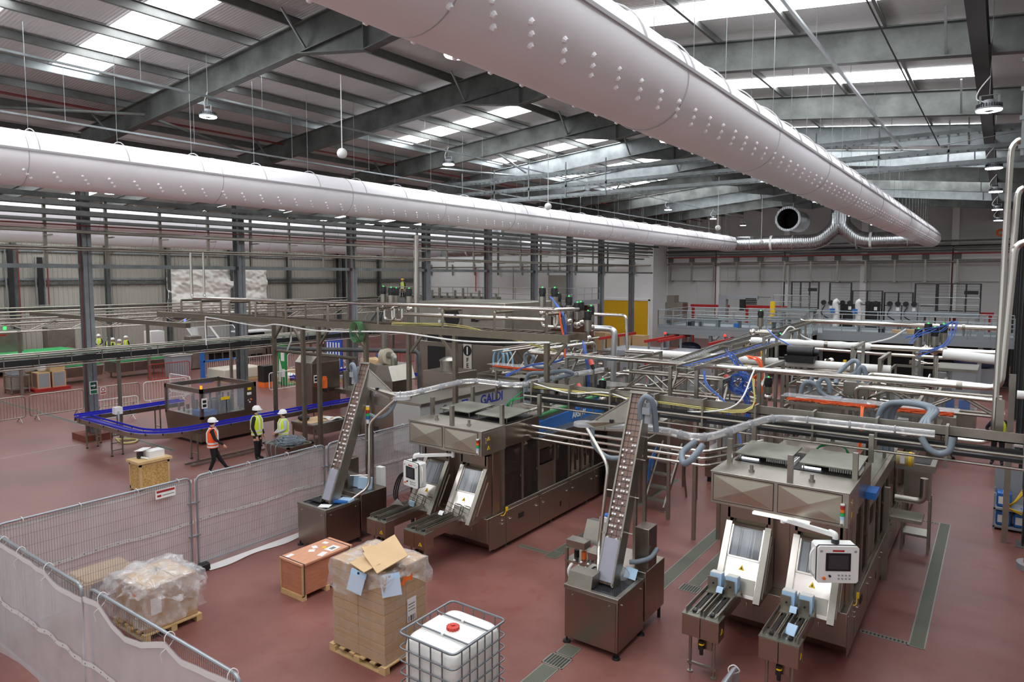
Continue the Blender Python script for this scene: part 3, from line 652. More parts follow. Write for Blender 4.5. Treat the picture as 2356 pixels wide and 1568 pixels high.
solo('orange_scrap', MB().grid(lambda u, v: (-11.6 + .1*u + .02*math.sin(8*v), 5.26 - .04*v, .74 + .1*v + .03*math.sin(7*u)), 8, 5), ORANGE, 'orange scrap inside the film of the wrapped load', 'plastic scrap')
pallet(-15.1, 5.55, -14.2, 6.6, 'pale wooden pallet lying behind the mesh fence')
solo('chipboard_sheet', MB().box(-15.05, 5.6, .125, -14.25, 6.55, .16), CARDL, 'pale board lying on the pallet behind the mesh fence', 'board')
# --- plywood crate
t = thing('plywood_crate', 'reddish plywood crate with paper stickers on its lid', 'crate', (-10.78, 8.36, 0))
x0, x1, y0, y1 = -11.12, -10.44, 7.76, 8.96
link('box_body', MB().box(x0+.02, y0+.02, .1, x1-.02, y1-.02, .68), PLY, t); link('lid', MB().box(x0-.01, y0-.01, .68, x1+.01, y1+.01, .715), M('plywood_lid', (206,150,118), .6, 0, .1, 4, stretch=(6,1,1)), t)
for y in (y0, y1 - .045): [link('end_batten', MB().box(x, y, .08, x+.02, y+.045, .68), PINE, t) for x in (x0, x1-.02)]
for y in (y0, (y0+y1)/2-.05, y1-.1): link('skid', MB().box(x0, y, 0, x1, y+.09, .1), PINE, t)
for y in (y0+.03, y1-.08): link('steel_band', MB().box(x0-.014, y, .1, x0-.011, y+.02, .716).box(x0-.014, y, .716, x1+.014, y+.02, .719).box(x1+.011, y, .1, x1+.014, y+.02, .716), STEELD, t)
for k, (x, y, w, h, rz) in enumerate(((-10.62, 8.62, .2, .26, .1), (-10.55, 8.32, .12, .2, .3), (-10.95, 8.72, .12, .1, .2), (-10.85, 8.3, .12, .12, .7), (-11.0, 7.9, .1, .16, .1), (-10.95, 8.45, .14, .1, -.4))):
    link('paper_sticker', MB().obox((x, y, .7175), (w, h, .003), (0, 0, rz)), WPL, t)
m = MB()
for k in range(6): m.obox((-10.65 + k*.016, 8.62, .7195), (.006 if k % 2 else .01, .12, .002))
link('barcode', m, BLACK, t, smooth=False)
link('yellow_dot', MB().cyl((-10.78, 8.55, .716), (-10.78, 8.55, .7195), .045), YEL, t)
# --- IBC tank
t = thing('caged_tank', 'white plastic tank in a tubular steel cage with a red cap', 'tank', (-6.13, 7.07, 0)); x0, x1, y0, y1 = -6.64, -5.62, 6.5, 7.66
def rrect(a, b, c, d, r, z): return [Vector(p) for p in fil([(a, c, z), (b, c, z), (b, d, z), (a, d, z)], r, 6, closed=True)]
bm_ = MB(); prof = [(.1, .14), (.02, .2), (0, .35), (0, .95), (.015, 1.04), (.05, 1.09), (.11, 1.105), (.3, 1.11)]; vs = []; n = None
for ins, z in prof:
    ring = rrect(x0+.035+ins, x1-.035-ins, y0+.035+ins, y1-.035-ins, .16, z); n = len(ring); vs += ring
bm_.add(vs, [tuple(range(n)), tuple(range((len(prof)-1)*n, len(prof)*n))] + [(i*n+k, i*n+(k+1) % n, (i+1)*n+(k+1) % n, (i+1)*n+k) for i in range(len(prof)-1) for k in range(n)])
bm_.box(x0+.08, y0+.39, 1.06, x1-.08, y1-.39, 1.118)
link('plastic_bottle', bm_, M('tank_plastic', (234,234,228), .42), t)
CG = M('cage_tube', (128,134,138), .4, .7)
link('top_rim', MB().tube(rrect(x0, x1, y0, y1, .1, 1.16), .017, 8, closed=True), CG, t)
for z in (.25, .42, .59, .77, .95): link('cage_ring', MB().tube(rrect(x0-.004, x1+.004, y0-.004, y1+.004, .1, z), .012, 8, closed=True), CG, t)
for k in range(1, 5):
    x = x0 + (x1-x0)*k/5
    for y in (y0, y1): link('cage_upright', MB().tube([(x, y, .14), (x, y, 1.16)], .011, 6), CG, t)
for k in range(1, 7):
    y = y0 + (y1-y0)*k/7
    for x in (x0, x1): link('cage_upright', MB().tube([(x, y, .14), (x, y, 1.16)], .011, 6), CG, t)
for y in (y0+.36, y1-.36): link('cross_bar', MB().tube(fil([(x0, y, 1.16), (x0+.05, y, 1.135), (x1-.05, y, 1.135), (x1, y, 1.16)], .04), .012, 8), CG, t); link('clip', MB().box(-6.15, y-.02, 1.12, -6.11, y+.02, 1.152), WPL, t)
cp = MB().lathe((-6.13, 7.08, 1.112), [(.085, 0), (.085, .05), (.07, .06), (.03, .06), (.03, .078), (0, .078)], 28)
for k in range(14): a = 2*PI*k/14; cp.obox((-6.13 + .088*math.cos(a), 7.08 + .088*math.sin(a), 1.137), (.012, .016, .05), (0, 0, a))
link('screw_cap', cp, REDC, t); link('pallet_base', MB().box(x0, y0, .0, x1, y1, .03).box(x0, y0, .1, x1, y1, .14).box(x0, y0, .03, x0+.1, y1, .1).box(x1-.1, y0, .03, x1, y1, .1), CG, t)
# --- OSB crate behind the fence
t = thing('board_crate', 'small strand board crate with pine frame beyond the fence', 'crate', (-19.9, 9.6, 0)); x0, x1, y0, y1 = -20.25, -19.62, 9.2, 10.05
link('board_body', MB().box(x0+.02, y0+.02, .06, x1-.02, y1-.02, .8), OSB, t); link('top_board', MB().box(x0-.06, y0-.06, .8, x1+.06, y1+.06, .87), PINE, t)
for x in (x0, x1-.06):
    for y in (y0, y1-.06): link('corner_post', MB().box(x, y, 0, x+.06, y+.06, .8), PINE, t)
link('frame_rail', MB().box(x1-.015, y0, .72, x1, y1, .8).box(x1-.015, y0, 0.02, x1, y1, .1).box(x0, y0, .72, x1, y0+.015, .8).box(x0, y0, .02, x1, y0+.015, .1), PINE, t)
t = thing('parts_box', 'white open carton resting on the strand board crate', 'carton', (-19.9, 9.7, .87)); 
link('box_body', MB().box(-20.1, 9.55, .87, -19.75, 9.98, 1.08), WPL, t); link('open_flap', MB().obox((-20.05, 9.5, 1.12), (.35, .3, .01), (.15, -.12, .2)), WPL, t); link('dark_side', MB().box(-20.12, 9.36, .87, -20.0, 9.5, 1.05), DARK, t)
solo('film_roll', MB().cyl((-20.1, 9.42, .9), (-19.7, 9.5, .9), .03), WPL, 'white roll of film lying on the strand board crate', 'roll')
# ============================================================ floor drains
GRATE = M('drain_grate', (116,118,106), .5, .5); GRT2 = M('drain_rim', (146,148,138), .45, .6)
def drain(x0, y0, x1, y1, label, bars=None):
    t = thing('floor_drain', label, 'drain', ((x0+x1)/2, (y0+y1)/2, 0), 'floor drains')
    m = MB(); w = .018
    m.box(x0, y0, 0, x1, y0+w, .006).box(x0, y1-w, 0, x1, y1, .006).box(x0, y0, 0, x0+w, y1, .006).box(x1-w, y0, 0, x1, y1, .006); link('rim', m, GRT2, t, smooth=False)
    m = MB(); lx, ly = x1-x0, y1-y0; st = bars or .03; k = 0
    link('channel', MB().box(x0+w, y0+w, 0, x1-w, y1-w, .0015), DARK if bars else GRATE, t, smooth=False)
    if ly > lx:
        while k*st < ly - w: m.box(x0+w, y0+k*st, .001, x1-w, y0+k*st+st*.55, .005); k += 1
    else:
        while k*st < lx - w: m.box(x0+k*st, y0+w, .001, x0+k*st+st*.55, y1-w, .005); k += 1
    link('grate_bars', m, GRATE, t, smooth=False)
drain(-1.02, 12.68, -.78, 19.65, 'long floor drain at the right of the right machine'); drain(-1.75, 12.68, -1.02, 12.8, 'short cross drain at the near end of the long right drain', .06); drain(-1.75, 19.5, -1.02, 19.62, 'short cross drain at the far end of the long right drain', .06)
drain(-5.42, 12.0, -5.12, 19.3, 'long floor drain behind the right cap feeder'); drain(-4.86, 12.75, -4.6, 15.0, 'narrow floor drain left of the right machine'); drain(-4.92, 12.4, -4.55, 12.72, 'square drain grate left of the right machine', .05)
drain(-5.66, 7.4, -5.36, 8.7, 'floor drain at the bottom edge below the right cap feeder'); drain(-5.7, 8.72, -5.32, 9.05, 'square drain grate in front of the right cap feeder', .05); drain(-5.66, 9.07, -5.36, 9.42, 'floor drain running under the right cap feeder')
drain(-8.7, 12.3, -7.95, 12.45, 'short cross drain between the two machines'); drain(-7.92, 12.2, -7.62, 12.55, 'drain junction between the two machines'); drain(-7.9, 12.57, -7.62, 19.3, 'long floor drain right of the left machine')
drain(-42, 12.1, -23.5, 12.28, 'long pale drain slot crossing the floor at the far left', .2)
solo('floor_joint', MB().box(-27.2, 5.5, 0, -27.15, 10.85, .002), GRT2, 'thin grey joint line in the floor at the left', 'floor joint', smooth=False)
# ============================================================ carton filling machines
BASEM = M('base_stainless', (160,150,138), .3, 1.)
HOODM = M('hood_stainless', (176,171,158), .36, .95, .09, 1.6)
PANM = M('hood_panel_stainless', (190,184,168), .3, .95, .05, 1.2)
LIDM = M('lid_stainless', (138,138,126), .4, .9, .16, 2.5)
def handle(m, p, d=(1,0,0), L_=.09, ax=(0,0,1)):
    p = Vector(p); d = Vector(d) * .03; a = Vector(ax) * (L_/2); m.tube(fil([p - a, p - a + d, p + a + d, p + a], .015, 3), .006, 5); return m
def tri_sign(name, par, c, s, ax='y', sg=-1):
    "yellow warning triangle with a black mark"
    f = (lambda u, v: [(c[0]+u, c[2]+v)]) if ax == 'y' else (lambda u, v: [(c[1]+u, c[2]+v)])
    q = c[1] if ax == 'y' else c[0]
    t = link(name, MB().prism([f(-s, -s*.55)[0], f(s, -s*.55)[0], f(0, s*1.1)[0]], ax, q, q + sg*.004), YEL, par)
    b = MB()
    for u0, v0, u1, v1 in ((-.85,-.5,.85,-.42),): b.prism([f(s*u0, s*v0)[0], f(s*u1, s*v0)[0], f(s*u1, s*v1)[0], f(s*u0, s*v1)[0]], ax, q + sg*.004, q + sg*.006)
    b.prism([f(-s*.2, -s*.2)[0], f(s*.05, -s*.3)[0], f(s*.25, s*.1)[0], f(s*.02, s*.5)[0], f(-s*.15, s*.2)[0]], ax, q + sg*.004, q + sg*.006)
    link('warning_mark', b, BLACK, t, smooth=False)
def tower_lamp(par, c, cols=None, r=.032, h=.055):
    x, y, z = c; t = link('signal_tower', MB().cyl((x, y, z - .1), (x, y, z), r*.9, n=12), WPL, par)
    for k, mt in enumerate(cols or (LBLUE, GREEN, ORANGE, RED)): link('signal_lens', MB().cyl((x, y, z + k*h), (x, y, z + (k+1)*h - .006), r, n=14), mt, t)
    link('cap', MB().cyl((x, y, z + (len(cols or 'abcd'))*h), (x, y, z + (len(cols or 'abcd'))*h + .02), r, n=14), WPL, t)
def machine(XR, label, lit):
    L = XR - 2.13; t = thing('filling_machine', label, 'machine', (XR - 1.06, 15, 0), 'carton filling machines')
    # base with bevelled toe, doors and handles
    link('base', MB().prism([(11.62, .1), (19.4, .1), (19.4, .86), (11.37, .86), (11.37, .32)], 'x', L, XR), BASEM, t, bevel=.008)
    for y in (12.2, 14.1, 15.9, 17.7, 19.1):
        for x in (L + .1, XR - .1): link('levelling_foot', MB().cyl((x, y, 0), (x, y, .02), .06, n=12).cyl((x, y, .02), (x, y, .1), .018, n=8), INOXM, t)
    ys = [11.42, 12.05, 13.42, 14.82, 16.1, 17.5, 19.3]
    for k in range(6):
        a, b = ys[k], ys[k+1]; d = link('base_door', MB().box(XR, a + .012, .13, XR + .006, b - .012, .84), BASEM, t)
        for y in ((a + .15, b - .15) if k else (b - .15,)):
            for z in (.62, .7) if k == 0 else (.66,): link('handle', handle(MB(), (XR + .006, y, z), (1,0,0), .07, (0,1,0)), INOXL, d)
        link('screw', MB().cyl((XR + .006, a + .05, .78), (XR + .01, a + .05, .78), .01, n=8), INOXL, d)
    link('vent_box', MB().box(XR + .006, 12.55, .55, XR + .02, 12.75, .66), DARK, t); link('socket_plate', MB().box(XR + .006, 14.35, .33, XR + .012, 14.42, .45), DARK, t)
    for u, w in ((-2.05, .62), (-.92, .62)):
        d = link('front_door', MB().box(XR + u, 11.362, .36, XR + u + w, 11.37, .78), BASEM, t); link('handle', handle(MB(), (XR + u + w - .1, 11.362, .58), (0,-1,0), .1), INOXL, d); link('handle', handle(MB(), (XR + u + .1, 11.362, .62), (0,-1,0), .05), INOXL, d)
    link('centre_panel', MB().box(XR - 1.22, 11.364, .3, XR - .98, 11.37, .75), BASEM, t)
    # tower under the hood
    link('front_column', MB().box(L + .02, 11.66, .86, XR - .06, 12.04, 2.29), BASEM, t, bevel=.006)
    link('column_seam', MB().box(L + .9, 11.655, .86, L + .905, 11.66, 2.27).box(L + 1.18, 11.655, .86, L + 1.185, 11.66, 2.27), DARK, t, smooth=False)
    for u in (-1.95, -.85):
        a, b = XR + u, XR + u + .75
        c = link('magazine_chute', MB().prism([(10.93, .88), (11.0, .84), (11.7, .84), (11.7, 1.98), (11.52, 1.88)], 'x', a + .1, b - .1), INOXL, t)
        for q in (a, b - .1):
            link('chute_flange', MB().prism([(10.86, .86), (10.9, .82), (11.66, .86), (11.66, 1.96), (11.5, 1.92)], 'x', q, q + .1), INOXM if q != a else INOXL, c)
        sl = Vector((0, .59, 1.0)).normalized(); nn = Vector((0, -1.0, .59)).normalized()
        def on(s, o): p = Vector((0, 10.93, .88)) + sl * s + nn * o; return (p.y, p.z)
        def pl(s0, s1, o0, o1): return [on(s0, o0), on(s1, o0), on(s1, o1), on(s0, o1)]
        link('magazine_opening', MB().prism(pl(.62, 1.12, .002, .006), 'x', a + .13, b - .13), DARK, c)
        m = MB()
        for f_, w_ in ((.3, .02), (.62, .03), (.75, .02)): m.prism(pl(.64, 1.1, .006, .02), 'x', a + .13 + (b-a-.26)*f_, a + .13 + (b-a-.26)*f_ + w_)
        link('chain_guides', m, STEELL, c)
        link('guide_plate', MB().prism(pl(.63, 1.1, .006, .012), 'x', a + .13 + (b-a-.26)*.36, a + .13 + (b-a-.26)*.6).prism(pl(.63, 1.1, .006, .012), 'x', a + .16, a + .26), GREYPL, c)
        link('opening_frame', MB().prism(pl(.6, .63, .004, .014), 'x', a + .11, b - .11).prism(pl(.6, 1.14, .004, .014), 'x', a + .105, a + .13).prism(pl(.6, 1.14, .004, .014), 'x', b - .13, b - .105), INOXL, c)
        link('window_cover', MB().prism(pl(.63, 1.12, .03, .033), 'x', a + .13, b - .13), GLASSC, c)
        link('lower_plate', MB().prism(pl(.06, .3, .004, .012), 'x', a + .2, b - .12), INOXM, c)
        tp = [Vector((a + .375, *on(.44, .006))), .05]
        link('warning_sign', MB().add([(a + .325, *on(.42, .006)), (a + .425, *on(.42, .006)), (a + .375, *on(.51, .006))], [(0, 1, 2)]), YEL, c, smooth=False); link('warning_mark', MB().add([(a + .36, *on(.435, .008)), (a + .39, *on(.435, .008)), (a + .378, *on(.48, .008))], [(0, 1, 2)]), BLACK, c, smooth=False)
        if not lit:
            for k in range(6): x = a + .18 + .07*k + (.08 if k > 2 else 0); link('prong', MB().tube([(x, *on(.1 + .08*(k % 3), .0)), (x - .03, 10.62 + .05*(k % 3), 1.22 + .06*(k % 3))], .005, 5), STEELD, c)
            for k in range(2): link('prong_frame', MB().tube(fil([(a+.2+.25*k, *on(.12, .02)), (a+.2+.25*k, *on(.33, .03)), (a+.38+.25*k, *on(.33, .03)), (a+.38+.25*k, *on(.12, .02))], .03), .006, 5), STEELD, c)
        # surround in the column above the chute
        link('opening_hood', MB().box(a + .02, 11.5, 1.98, b - .02, 11.66, 2.2).box(a - .02, 11.5, 1.72, a + .06, 11.66, 2.2).box(b - .06, 11.5, 1.72, b + .02, 11.66, 2.2), BASEM, t)
        for q in (b,): link('side_cover', MB().prism([(11.0, .9), (11.62, .9), (11.62, 1.9), (11.56, 1.9)], 'x', q, q + .012), BASEM, t); link('cover_rod', MB().tube([(q + .02, 11.12, .98), (q + .02, 11.52, 1.62)], .006, 5), INOXL, t)
    # hood
    link('hood', MB().box(L, 11.18, 2.28, XR, 12.05, 2.82).box(L - .012, 11.168, 2.815, XR + .012, 12.05, 2.832), HOODM, t, bevel=.006)
    for a, b in ((L + .05, L + 1.02), (L + 1.1, XR - .1)): link('hood_panel', MB().box(a, 11.172, 2.34, b, 11.18, 2.78).add([(a+.02, 11.171, 2.36), (b-.02, 11.171, 2.36), (b-.02, 11.171, 2.76), (a+.02, 11.171, 2.76), ((a+b)/2, 11.15, 2.56)], [(0,1,4), (1,2,4), (2,3,4), (3,0,4)]), PANM, t, smooth=False); link('panel_gap', MB().box(a-.012, 11.177, 2.328, b+.012, 11.1795, 2.792), DARK, t)
    link('hood_side_panel', MB().box(XR, 11.25, 2.33, XR + .006, 11.98, 2.77), HOODM, t)
    link('hood_skirt', MB().prism([(11.2, 2.28), (11.2, 2.26), (11.5, 2.18), (11.66, 2.18), (11.66, 2.28)], 'x', L + .3, XR - .3), BASEM, t)
    for u in (-1.55, -.6): link('gas_damper', MB().cyl((XR + u, 11.5, 2.832), (XR + u, 11.5, 2.87), .05, n=12).cyl((XR + u, 11.5, 2.87), (XR + u, 11.5, 2.95), .03, n=12), INOXM, t)
    # upper cabinet behind the hood
    link('upper_cabinet', MB().box(L + .02, 12.05, 2.3, XR - .01, 13.42, 2.8), BASEM, t, bevel=.006)
    m = MB().box(L + .1, 12.12, 2.8, XR - .08, 13.25, 2.83); link('lid_well', m, DARK, t)
    if lit:
        for u in (-1.75, -.72):
            m = MB()
            for k in range(14): m.box(XR + u + .22 + .035*k, 12.3, 2.83, XR + u + .24 + .035*k, 12.7, 2.9)
            link('heat_fins', m, WPL, t); link('inner_lamp', MB().box(XR + u - .2, 12.25, 2.835, XR + u + .1, 12.28, 2.86), LWHITE, t)
    for u in (-2.02, -.93):
        l = link('lid', MB().obox((XR + u + .45, 12.62, 2.96), (.92, .98, .025), (R(2), 0, 0)), LIDM, t, bevel=.004)
        link('lid_stay', MB().cyl((XR + u + .05, 12.2, 2.83), (XR + u + .05, 12.2, 2.95), .012, n=8).cyl((XR + u + .85, 12.2, 2.83), (XR + u + .85, 12.2, 2.95), .012, n=8), INOXM, l)
    # posts that carry the cap track
    for (x, y, z) in ((XR - .87, 11.24, 3.28), (L + .08, 11.9, 3.25), (XR - .05, 11.98, 3.28), (XR - .03, 13.46, 3.3), (L + .05, 13.46, 3.3)): link('track_post', MB().box(x - .04, y - .04, 2.8, x + .04, y + .04, z), INOXM, t)
    # glazed side
    for y in (12.0, 12.74, 13.42, 14.15, 14.83, 15.5, 16.1, 17.5, 19.3):
        for x in (XR - .05, L + .05): link('window_post', MB().box(x - .035, y - .035, .86, x + .035, y + .035, 2.3 if y < 13.5 else 2.0), INOXM, t)
    link('sill_rail', MB().box(XR - .09, 12, .86, XR - .01, 19.3, .93), INOXM, t)
    link('head_rail', MB().box(XR - .09, 13.42, 1.97, XR - .01, 19.3, 2.25).box(L + .01, 13.42, 1.97, L + .09, 19.3, 2.25), BASEM, t)
    link('roof_panel', MB().box(L + .05, 13.46, 2.2, XR - .1, 17.5, 2.24), LIDM, t)
    link('roof_cabinet', MB().box(L + .2, 14.2, 2.24, XR - .4, 15.6, 2.6), BASEM, t)
    for a, b in ((12.04, 12.7), (12.78, 13.38), (14.19, 14.79), (14.87, 15.46), (15.54, 16.06), (16.14, 17.46), (17.54, 19.26)):
        g = link('guard_window', MB().box(XR - .055, a, .94, XR - .047, b, 2.28 if b < 13.5 else 1.96), GLASS, t)
        link('latch', MB().box(XR - .047, b - .05, 1.5, XR - .02, b - .02, 1.56), INOXL, g)
    link('solid_panel', MB().box(XR - .06, 13.46, .94, XR - .045, 14.12, 1.56), BASEM, t); link('small_window', MB().box(XR - .055, 13.52, 1.6, XR - .047, 14.1, 1.92), GLASS, t)
    link('far_side_panel', MB().box(L + .04, 12.05, .9, L + .05, 19.3, 2.2), BASEM, t)
    for y in (12.05, 13.42, 14.82, 16.1, 17.5, 19.2): link('rail_bracket', MB().box(XR, y - .02, .86, XR + .06, y + .02, .98), INOXM, t)
    link('guard_rail', MB().tube([(XR + .05, 12.05, .97), (XR + .05, 19.2, .97)], .016, 8), INOXM, t); link('yellow_stop', MB().box(XR + .03, 12.0, .88, XR + .07, 12.05, .97), YEL, t); link('yellow_lead', MB().tube(spl([(XR + .04, 12.02, .88), (XR + .03, 11.9, .8), (XR - .1, 11.75, .88)]), .008, 6), YEL, t)
    # works seen through the glass
    rnd = random.Random(4); m = MB()
    for k in range(34):
        y = 12.2 + rnd.random()*6.8; x = L + .3 + rnd.random()*1.4; w = .05 + rnd.random()*.22; z = .9 + rnd.random()*.3
        m.box(x, y, .88, x + w, y + w, z + rnd.random()*.7)
    link('inner_works', m, M('inner_steel', (120,108,98), .35, .8), t)['kind'] = 'stuff'
    m = MB()
    for k in range(26): y = 12.2 + .27*k; m.cyl((XR - .35, y, .9), (XR - .35, y, 1.25 + .1*(k % 3)), .03, n=8)
    link('filling_stems', m, M('copper_shade', (150,96,70), .35, .8), t)['kind'] = 'stuff'
    link('product_tank', MB().cyl((XR - .5, 12.75, 1.9), (XR - .5, 13.3, 1.95), .3, n=20), INOXL, t); link('inner_shelf', MB().box(L + .2, 12.1, 1.62, XR - .15, 13.35, 1.8), INOXM, t)
    m = MB()
    for k in range(8): m.tube(spl([(L + 1.4, 16 + .2*k, 1.9), (L + 1.6, 16.1 + .2*k, 1.4 + .1*(k % 2)), (L + 1.5, 16.3 + .2*k, 1.0)]), .02, 6)
    link('blue_hoses', m, BLUE, t)
    # hood signal lamps and signs
    tower_lamp(t, (XR - .08, 11.15, 2.42)); link('tower_bracket', MB().box(XR - .1, 11.12, 2.3, XR - .06, 11.18, 2.36), INOXM, t)
    for z in (2.62, 2.42): tri_sign('warning_sign', t, (XR + .007, 11.42, z), .055, 'x', 1)
    link('hood_handle', handle(MB(), (XR, 11.3, 2.6), (1,0,0), .12), INOXL, t)
    if lit: link('light_bar', MB().cyl((XR - 1.42, 11.17, 2.245), (XR - .55, 11.17, 2.245), .022, n=10), LWHITE, t)
    return t
def ctrl(par, cx_, cy_, cz, rz, arm, w=.58, h=.52, hand=-1):
    "operator panel on a swing arm"
    m3 = Matrix.Translation((cx_, cy_, cz)) @ Matrix.Rotation(rz, 4, 'Z')
    def tr(m): m.v = [tuple(m3 @ Vector(v)) for v in m.v]; return m
    p = link('control_panel', tr(MB().prism([(-w/2, -h/2+.03), (-w/2+.03, -h/2), (w/2-.03, -h/2), (w/2, -h/2+.03), (w/2, h/2-.03), (w/2-.03, h/2), (-w/2+.03, h/2), (-w/2, h/2-.03)], 'y', -.02, .22)), WPL, par, bevel=.006)
    link('edge_band', tr(MB().prism([(-w/2-.006, -h/2+.03), (-w/2+.03, -h/2-.006), (w/2-.03, -h/2-.006), (w/2+.006, -h/2+.03), (w/2+.006, h/2-.03), (w/2-.03, h/2+.006), (-w/2+.03, h/2+.006), (-w/2-.006, h/2-.03)], 'y', 0, .03)), STEELD, p)
    link('screen_frame', tr(MB().box(-w*.3, -.028, -.09, w*.3, -.02, .17)), BLACK, p); link('screen', tr(MB().box(-w*.24, -.032, -.06, w*.24, -.028, .14)), M('screen_glass', (58,58,62), .2), p)
    link('red_strip', tr(MB().box(-w*.14, -.024, .19, w*.14, -.02, .215)), RED, p)
    link('corner_square', tr(MB().box(-w*.44, -.024, .18, -w*.38, -.02, .21).box(w*.38, -.024, .18, w*.44, -.02, .21)), GREYPL, p)
    link('stop_button', tr(MB().cyl((-w*.34, -.02, -h*.36), (-w*.34, -.05, -h*.36), .022, n=12)), ORANGE, p); link('rotary_knob', tr(MB().cyl((-w*.2, -.02, -h*.3), (-w*.2, -.045, -h*.3), .016, n=10)), BLACK, p)
    for k in range(8): link('push_button', tr(MB().cyl((w*.02 + .05*(k % 4), -.02, -h*.28 - .05*(k // 4)), (w*.02 + .05*(k % 4), -.032, -h*.28 - .05*(k // 4)), .013, n=10)), GREYPL, p)
    link('side_handle', tr(MB().tube(fil([(hand*w/2, .1, -.2), (hand*(w/2+.07), .06, -.14), (hand*(w/2+.07), .06, .14), (hand*w/2, .1, .2)], .05), .014, 8)), WPL, p)
    top = m3 @ Vector((0, .1, h/2))
    link('swivel', MB().cyl(top, top + Vector((0, 0, .05)), .055, n=16).cyl(top + Vector((0, 0, .05)), top + Vector((0, 0, .11)), .035, n=12), STEELD, p)
    link('swing_arm', MB().bar(top + Vector((0, 0, .12)), arm, .07, .06), WPL, p); link('arm_elbow', MB().tube(fil([top + Vector((0, 0, .06)), top + Vector((0, 0, .13)), top + Vector((0, 0, .13)) + (Vector(arm) - top).normalized() * .12], .05), .04, 10), WPL, p)
    link('arm_hinge', MB().cyl(Vector(arm) + Vector((0, 0, -.06)), Vector(arm) + Vector((0, 0, .14)), .04, n=12), WPL, p)
M1 = machine(-8.85, 'left carton filling machine with clear side windows, beside the fence', False)
M2 = machine(-1.75, 'right carton filling machine with lit hood at the right', True)
ctrl(M1, -10.42, 10.66, 1.76, R(-9), (-9.75, 11.3, 2.17), .52, .56, 1)
ctrl(M2, -1.74, 10.36, 2.02, R(33), (-2.72, 11.28, 2.2), .58, .54, -1)
# ------------------------------------------------------------ carton infeed tables
def infeed(xa, xb, label, kind):
    t = thing('infeed_table', label, 'conveyor', ((xa+xb)/2, 10.3, 0), 'carton infeed tables'); mid = (xa+xb)/2
    link('head_box', MB().box(xa, 9.75, .62, mid - .004, 10.02, .94).box(mid + .004, 9.75, .62, xb, 10.02, .94), BASEM, t, bevel=.005); link('top_plate', MB().box(xa - .005, 9.745, .94, xb + .005, 10.03, .952), LIDM, t)
    link('trough_body', MB().box(xa + .05, 10.02, .78, xb - .05, 10.98, .93), BASEM, t)
    for a, b in ((xa + .03, mid - .02), (mid + .02, xb - .03)):
        for q in (a, b - .012): link('side_rail', MB().box(q, 9.82, .952, q + .012, 10.95, 1.03), INOXM, t)
        for q in (a + .05, b - .075): link('slide_strip', MB().box(q, 9.84, .93, q + .022, 10.95, .965), INOXL, t)
        link('chain_slot', MB().box((a+b)/2 - .02, 9.86, .945, (a+b)/2 + .02, 10.95, .953), DARK, t); link('chain_stop', MB().box((a+b)/2 - .025, 9.86, .953, (a+b)/2 + .025, 9.93, .985), BLACK, t)
        if kind == 'carton':
            link('pusher_plate', MB().box(a + .02, 10.72, .96, b - .05, 10.735, 1.2).box(a + .02, 10.62, .955, b - .03, 10.735, .975), INOXM, t); link('pusher_knob', MB().cyl(((a+b)/2, 10.7, 1.1), ((a+b)/2, 10.72, 1.1), .015, n=8), BLACK, t)
    for x in (xa + .1, xb - .1): link('leg', MB().cyl((x, 9.86, .1), (x, 9.86, .62), .024, n=10), INOXM, t); link('foot', MB().cyl((x, 9.86, 0), (x, 9.86, .015), .045, n=12).cyl((x, 9.86, .015), (x, 9.86, .1), .012, n=8), INOXM, t)
    link('stretcher', MB().box(xa + .06, 9.84, .13, xb - .06, 9.88, .17), INOXM, t); link('motor_bracket', MB().box(xa + .2, 9.9, .4, xb - .15, 9.93, .62), BASEM, t)
    link('air_valve', MB().box(mid - .04, 9.8, .42, mid + .03, 9.86, .56).cyl((mid, 9.83, .34), (mid, 9.83, .42), .03, n=10), BLACK, t); link('valve_ring', MB().cyl((mid, 9.83, .5), (mid, 9.83, .52), .045, n=12), YEL, t)
    tri_sign('warning_sign', t, (xb + .001, 9.9, .75), .05, 'x', 1) if kind == 'carton' else tri_sign('warning_sign', t, (xb - .12, 9.749, .72), .05)
    return t
CB1 = infeed(-10.86, -10.30, 'left infeed table of the left filling machine', 'prong'); CB2 = infeed(-9.76, -9.18, 'right infeed table of the left filling machine', 'prong')
CB3 = infeed(-3.79, -3.22, 'left infeed table of the right filling machine', 'carton'); CB4 = infeed(-2.64, -2.09, 'right infeed table of the right filling machine', 'carton')
def flatpack(x, y, z, w, rz, label, n=10):
    t = thing('carton_bundle', label, 'carton blanks', (x, y, z), 'pale blue carton bundles')
    link('blue_blanks', MB().obox((x, y, z + .13), (w, .16, .26), (R(-8), 0, rz)), LBLUE, t); link('white_edges', MB().obox((x, y + .02, z + .268), (w*.96, .15, .012), (R(-8), 0, rz)), WPL, t)
for k, (a, b) in enumerate(((-3.74, -3.52), (-3.48, -3.26), (-2.59, -2.39), (-2.34, -2.13))): flatpack((a+b)/2, 10.85, .966, .19, 0, 'pale blue carton bundle in the %s channel of the right machine infeeds' % ORD[k])
t = thing('folded_carton', 'single pale blue carton lying at the near end of the right infeed table', 'carton blanks', (-2.25, 9.98, .97)); link('blue_face', MB().obox((-2.25, 9.98, 1.06), (.19, .16, .012), (R(55), R(-12), R(-35))), LBLUE, t); link('white_back', MB().obox((-2.25, 9.992, 1.055), (.19, .16, .006), (R(55), R(-12), R(-35))), WPL, t)
for k, (x, y, lb) in enumerate(((-3.5, 10.62, 'blue carton curled over the left infeed divider of the right machine'), (-2.37, 10.62, 'blue carton curled over the right infeed divider of the right machine'))):
    solo('curled_carton', MB().grid(lambda u, v: (x - .05 + .1*u, y + .1 - .16*v, 1.03 + .07*math.sin(PI*v)), 4, 8), LBLUE, lb, 'carton blanks')
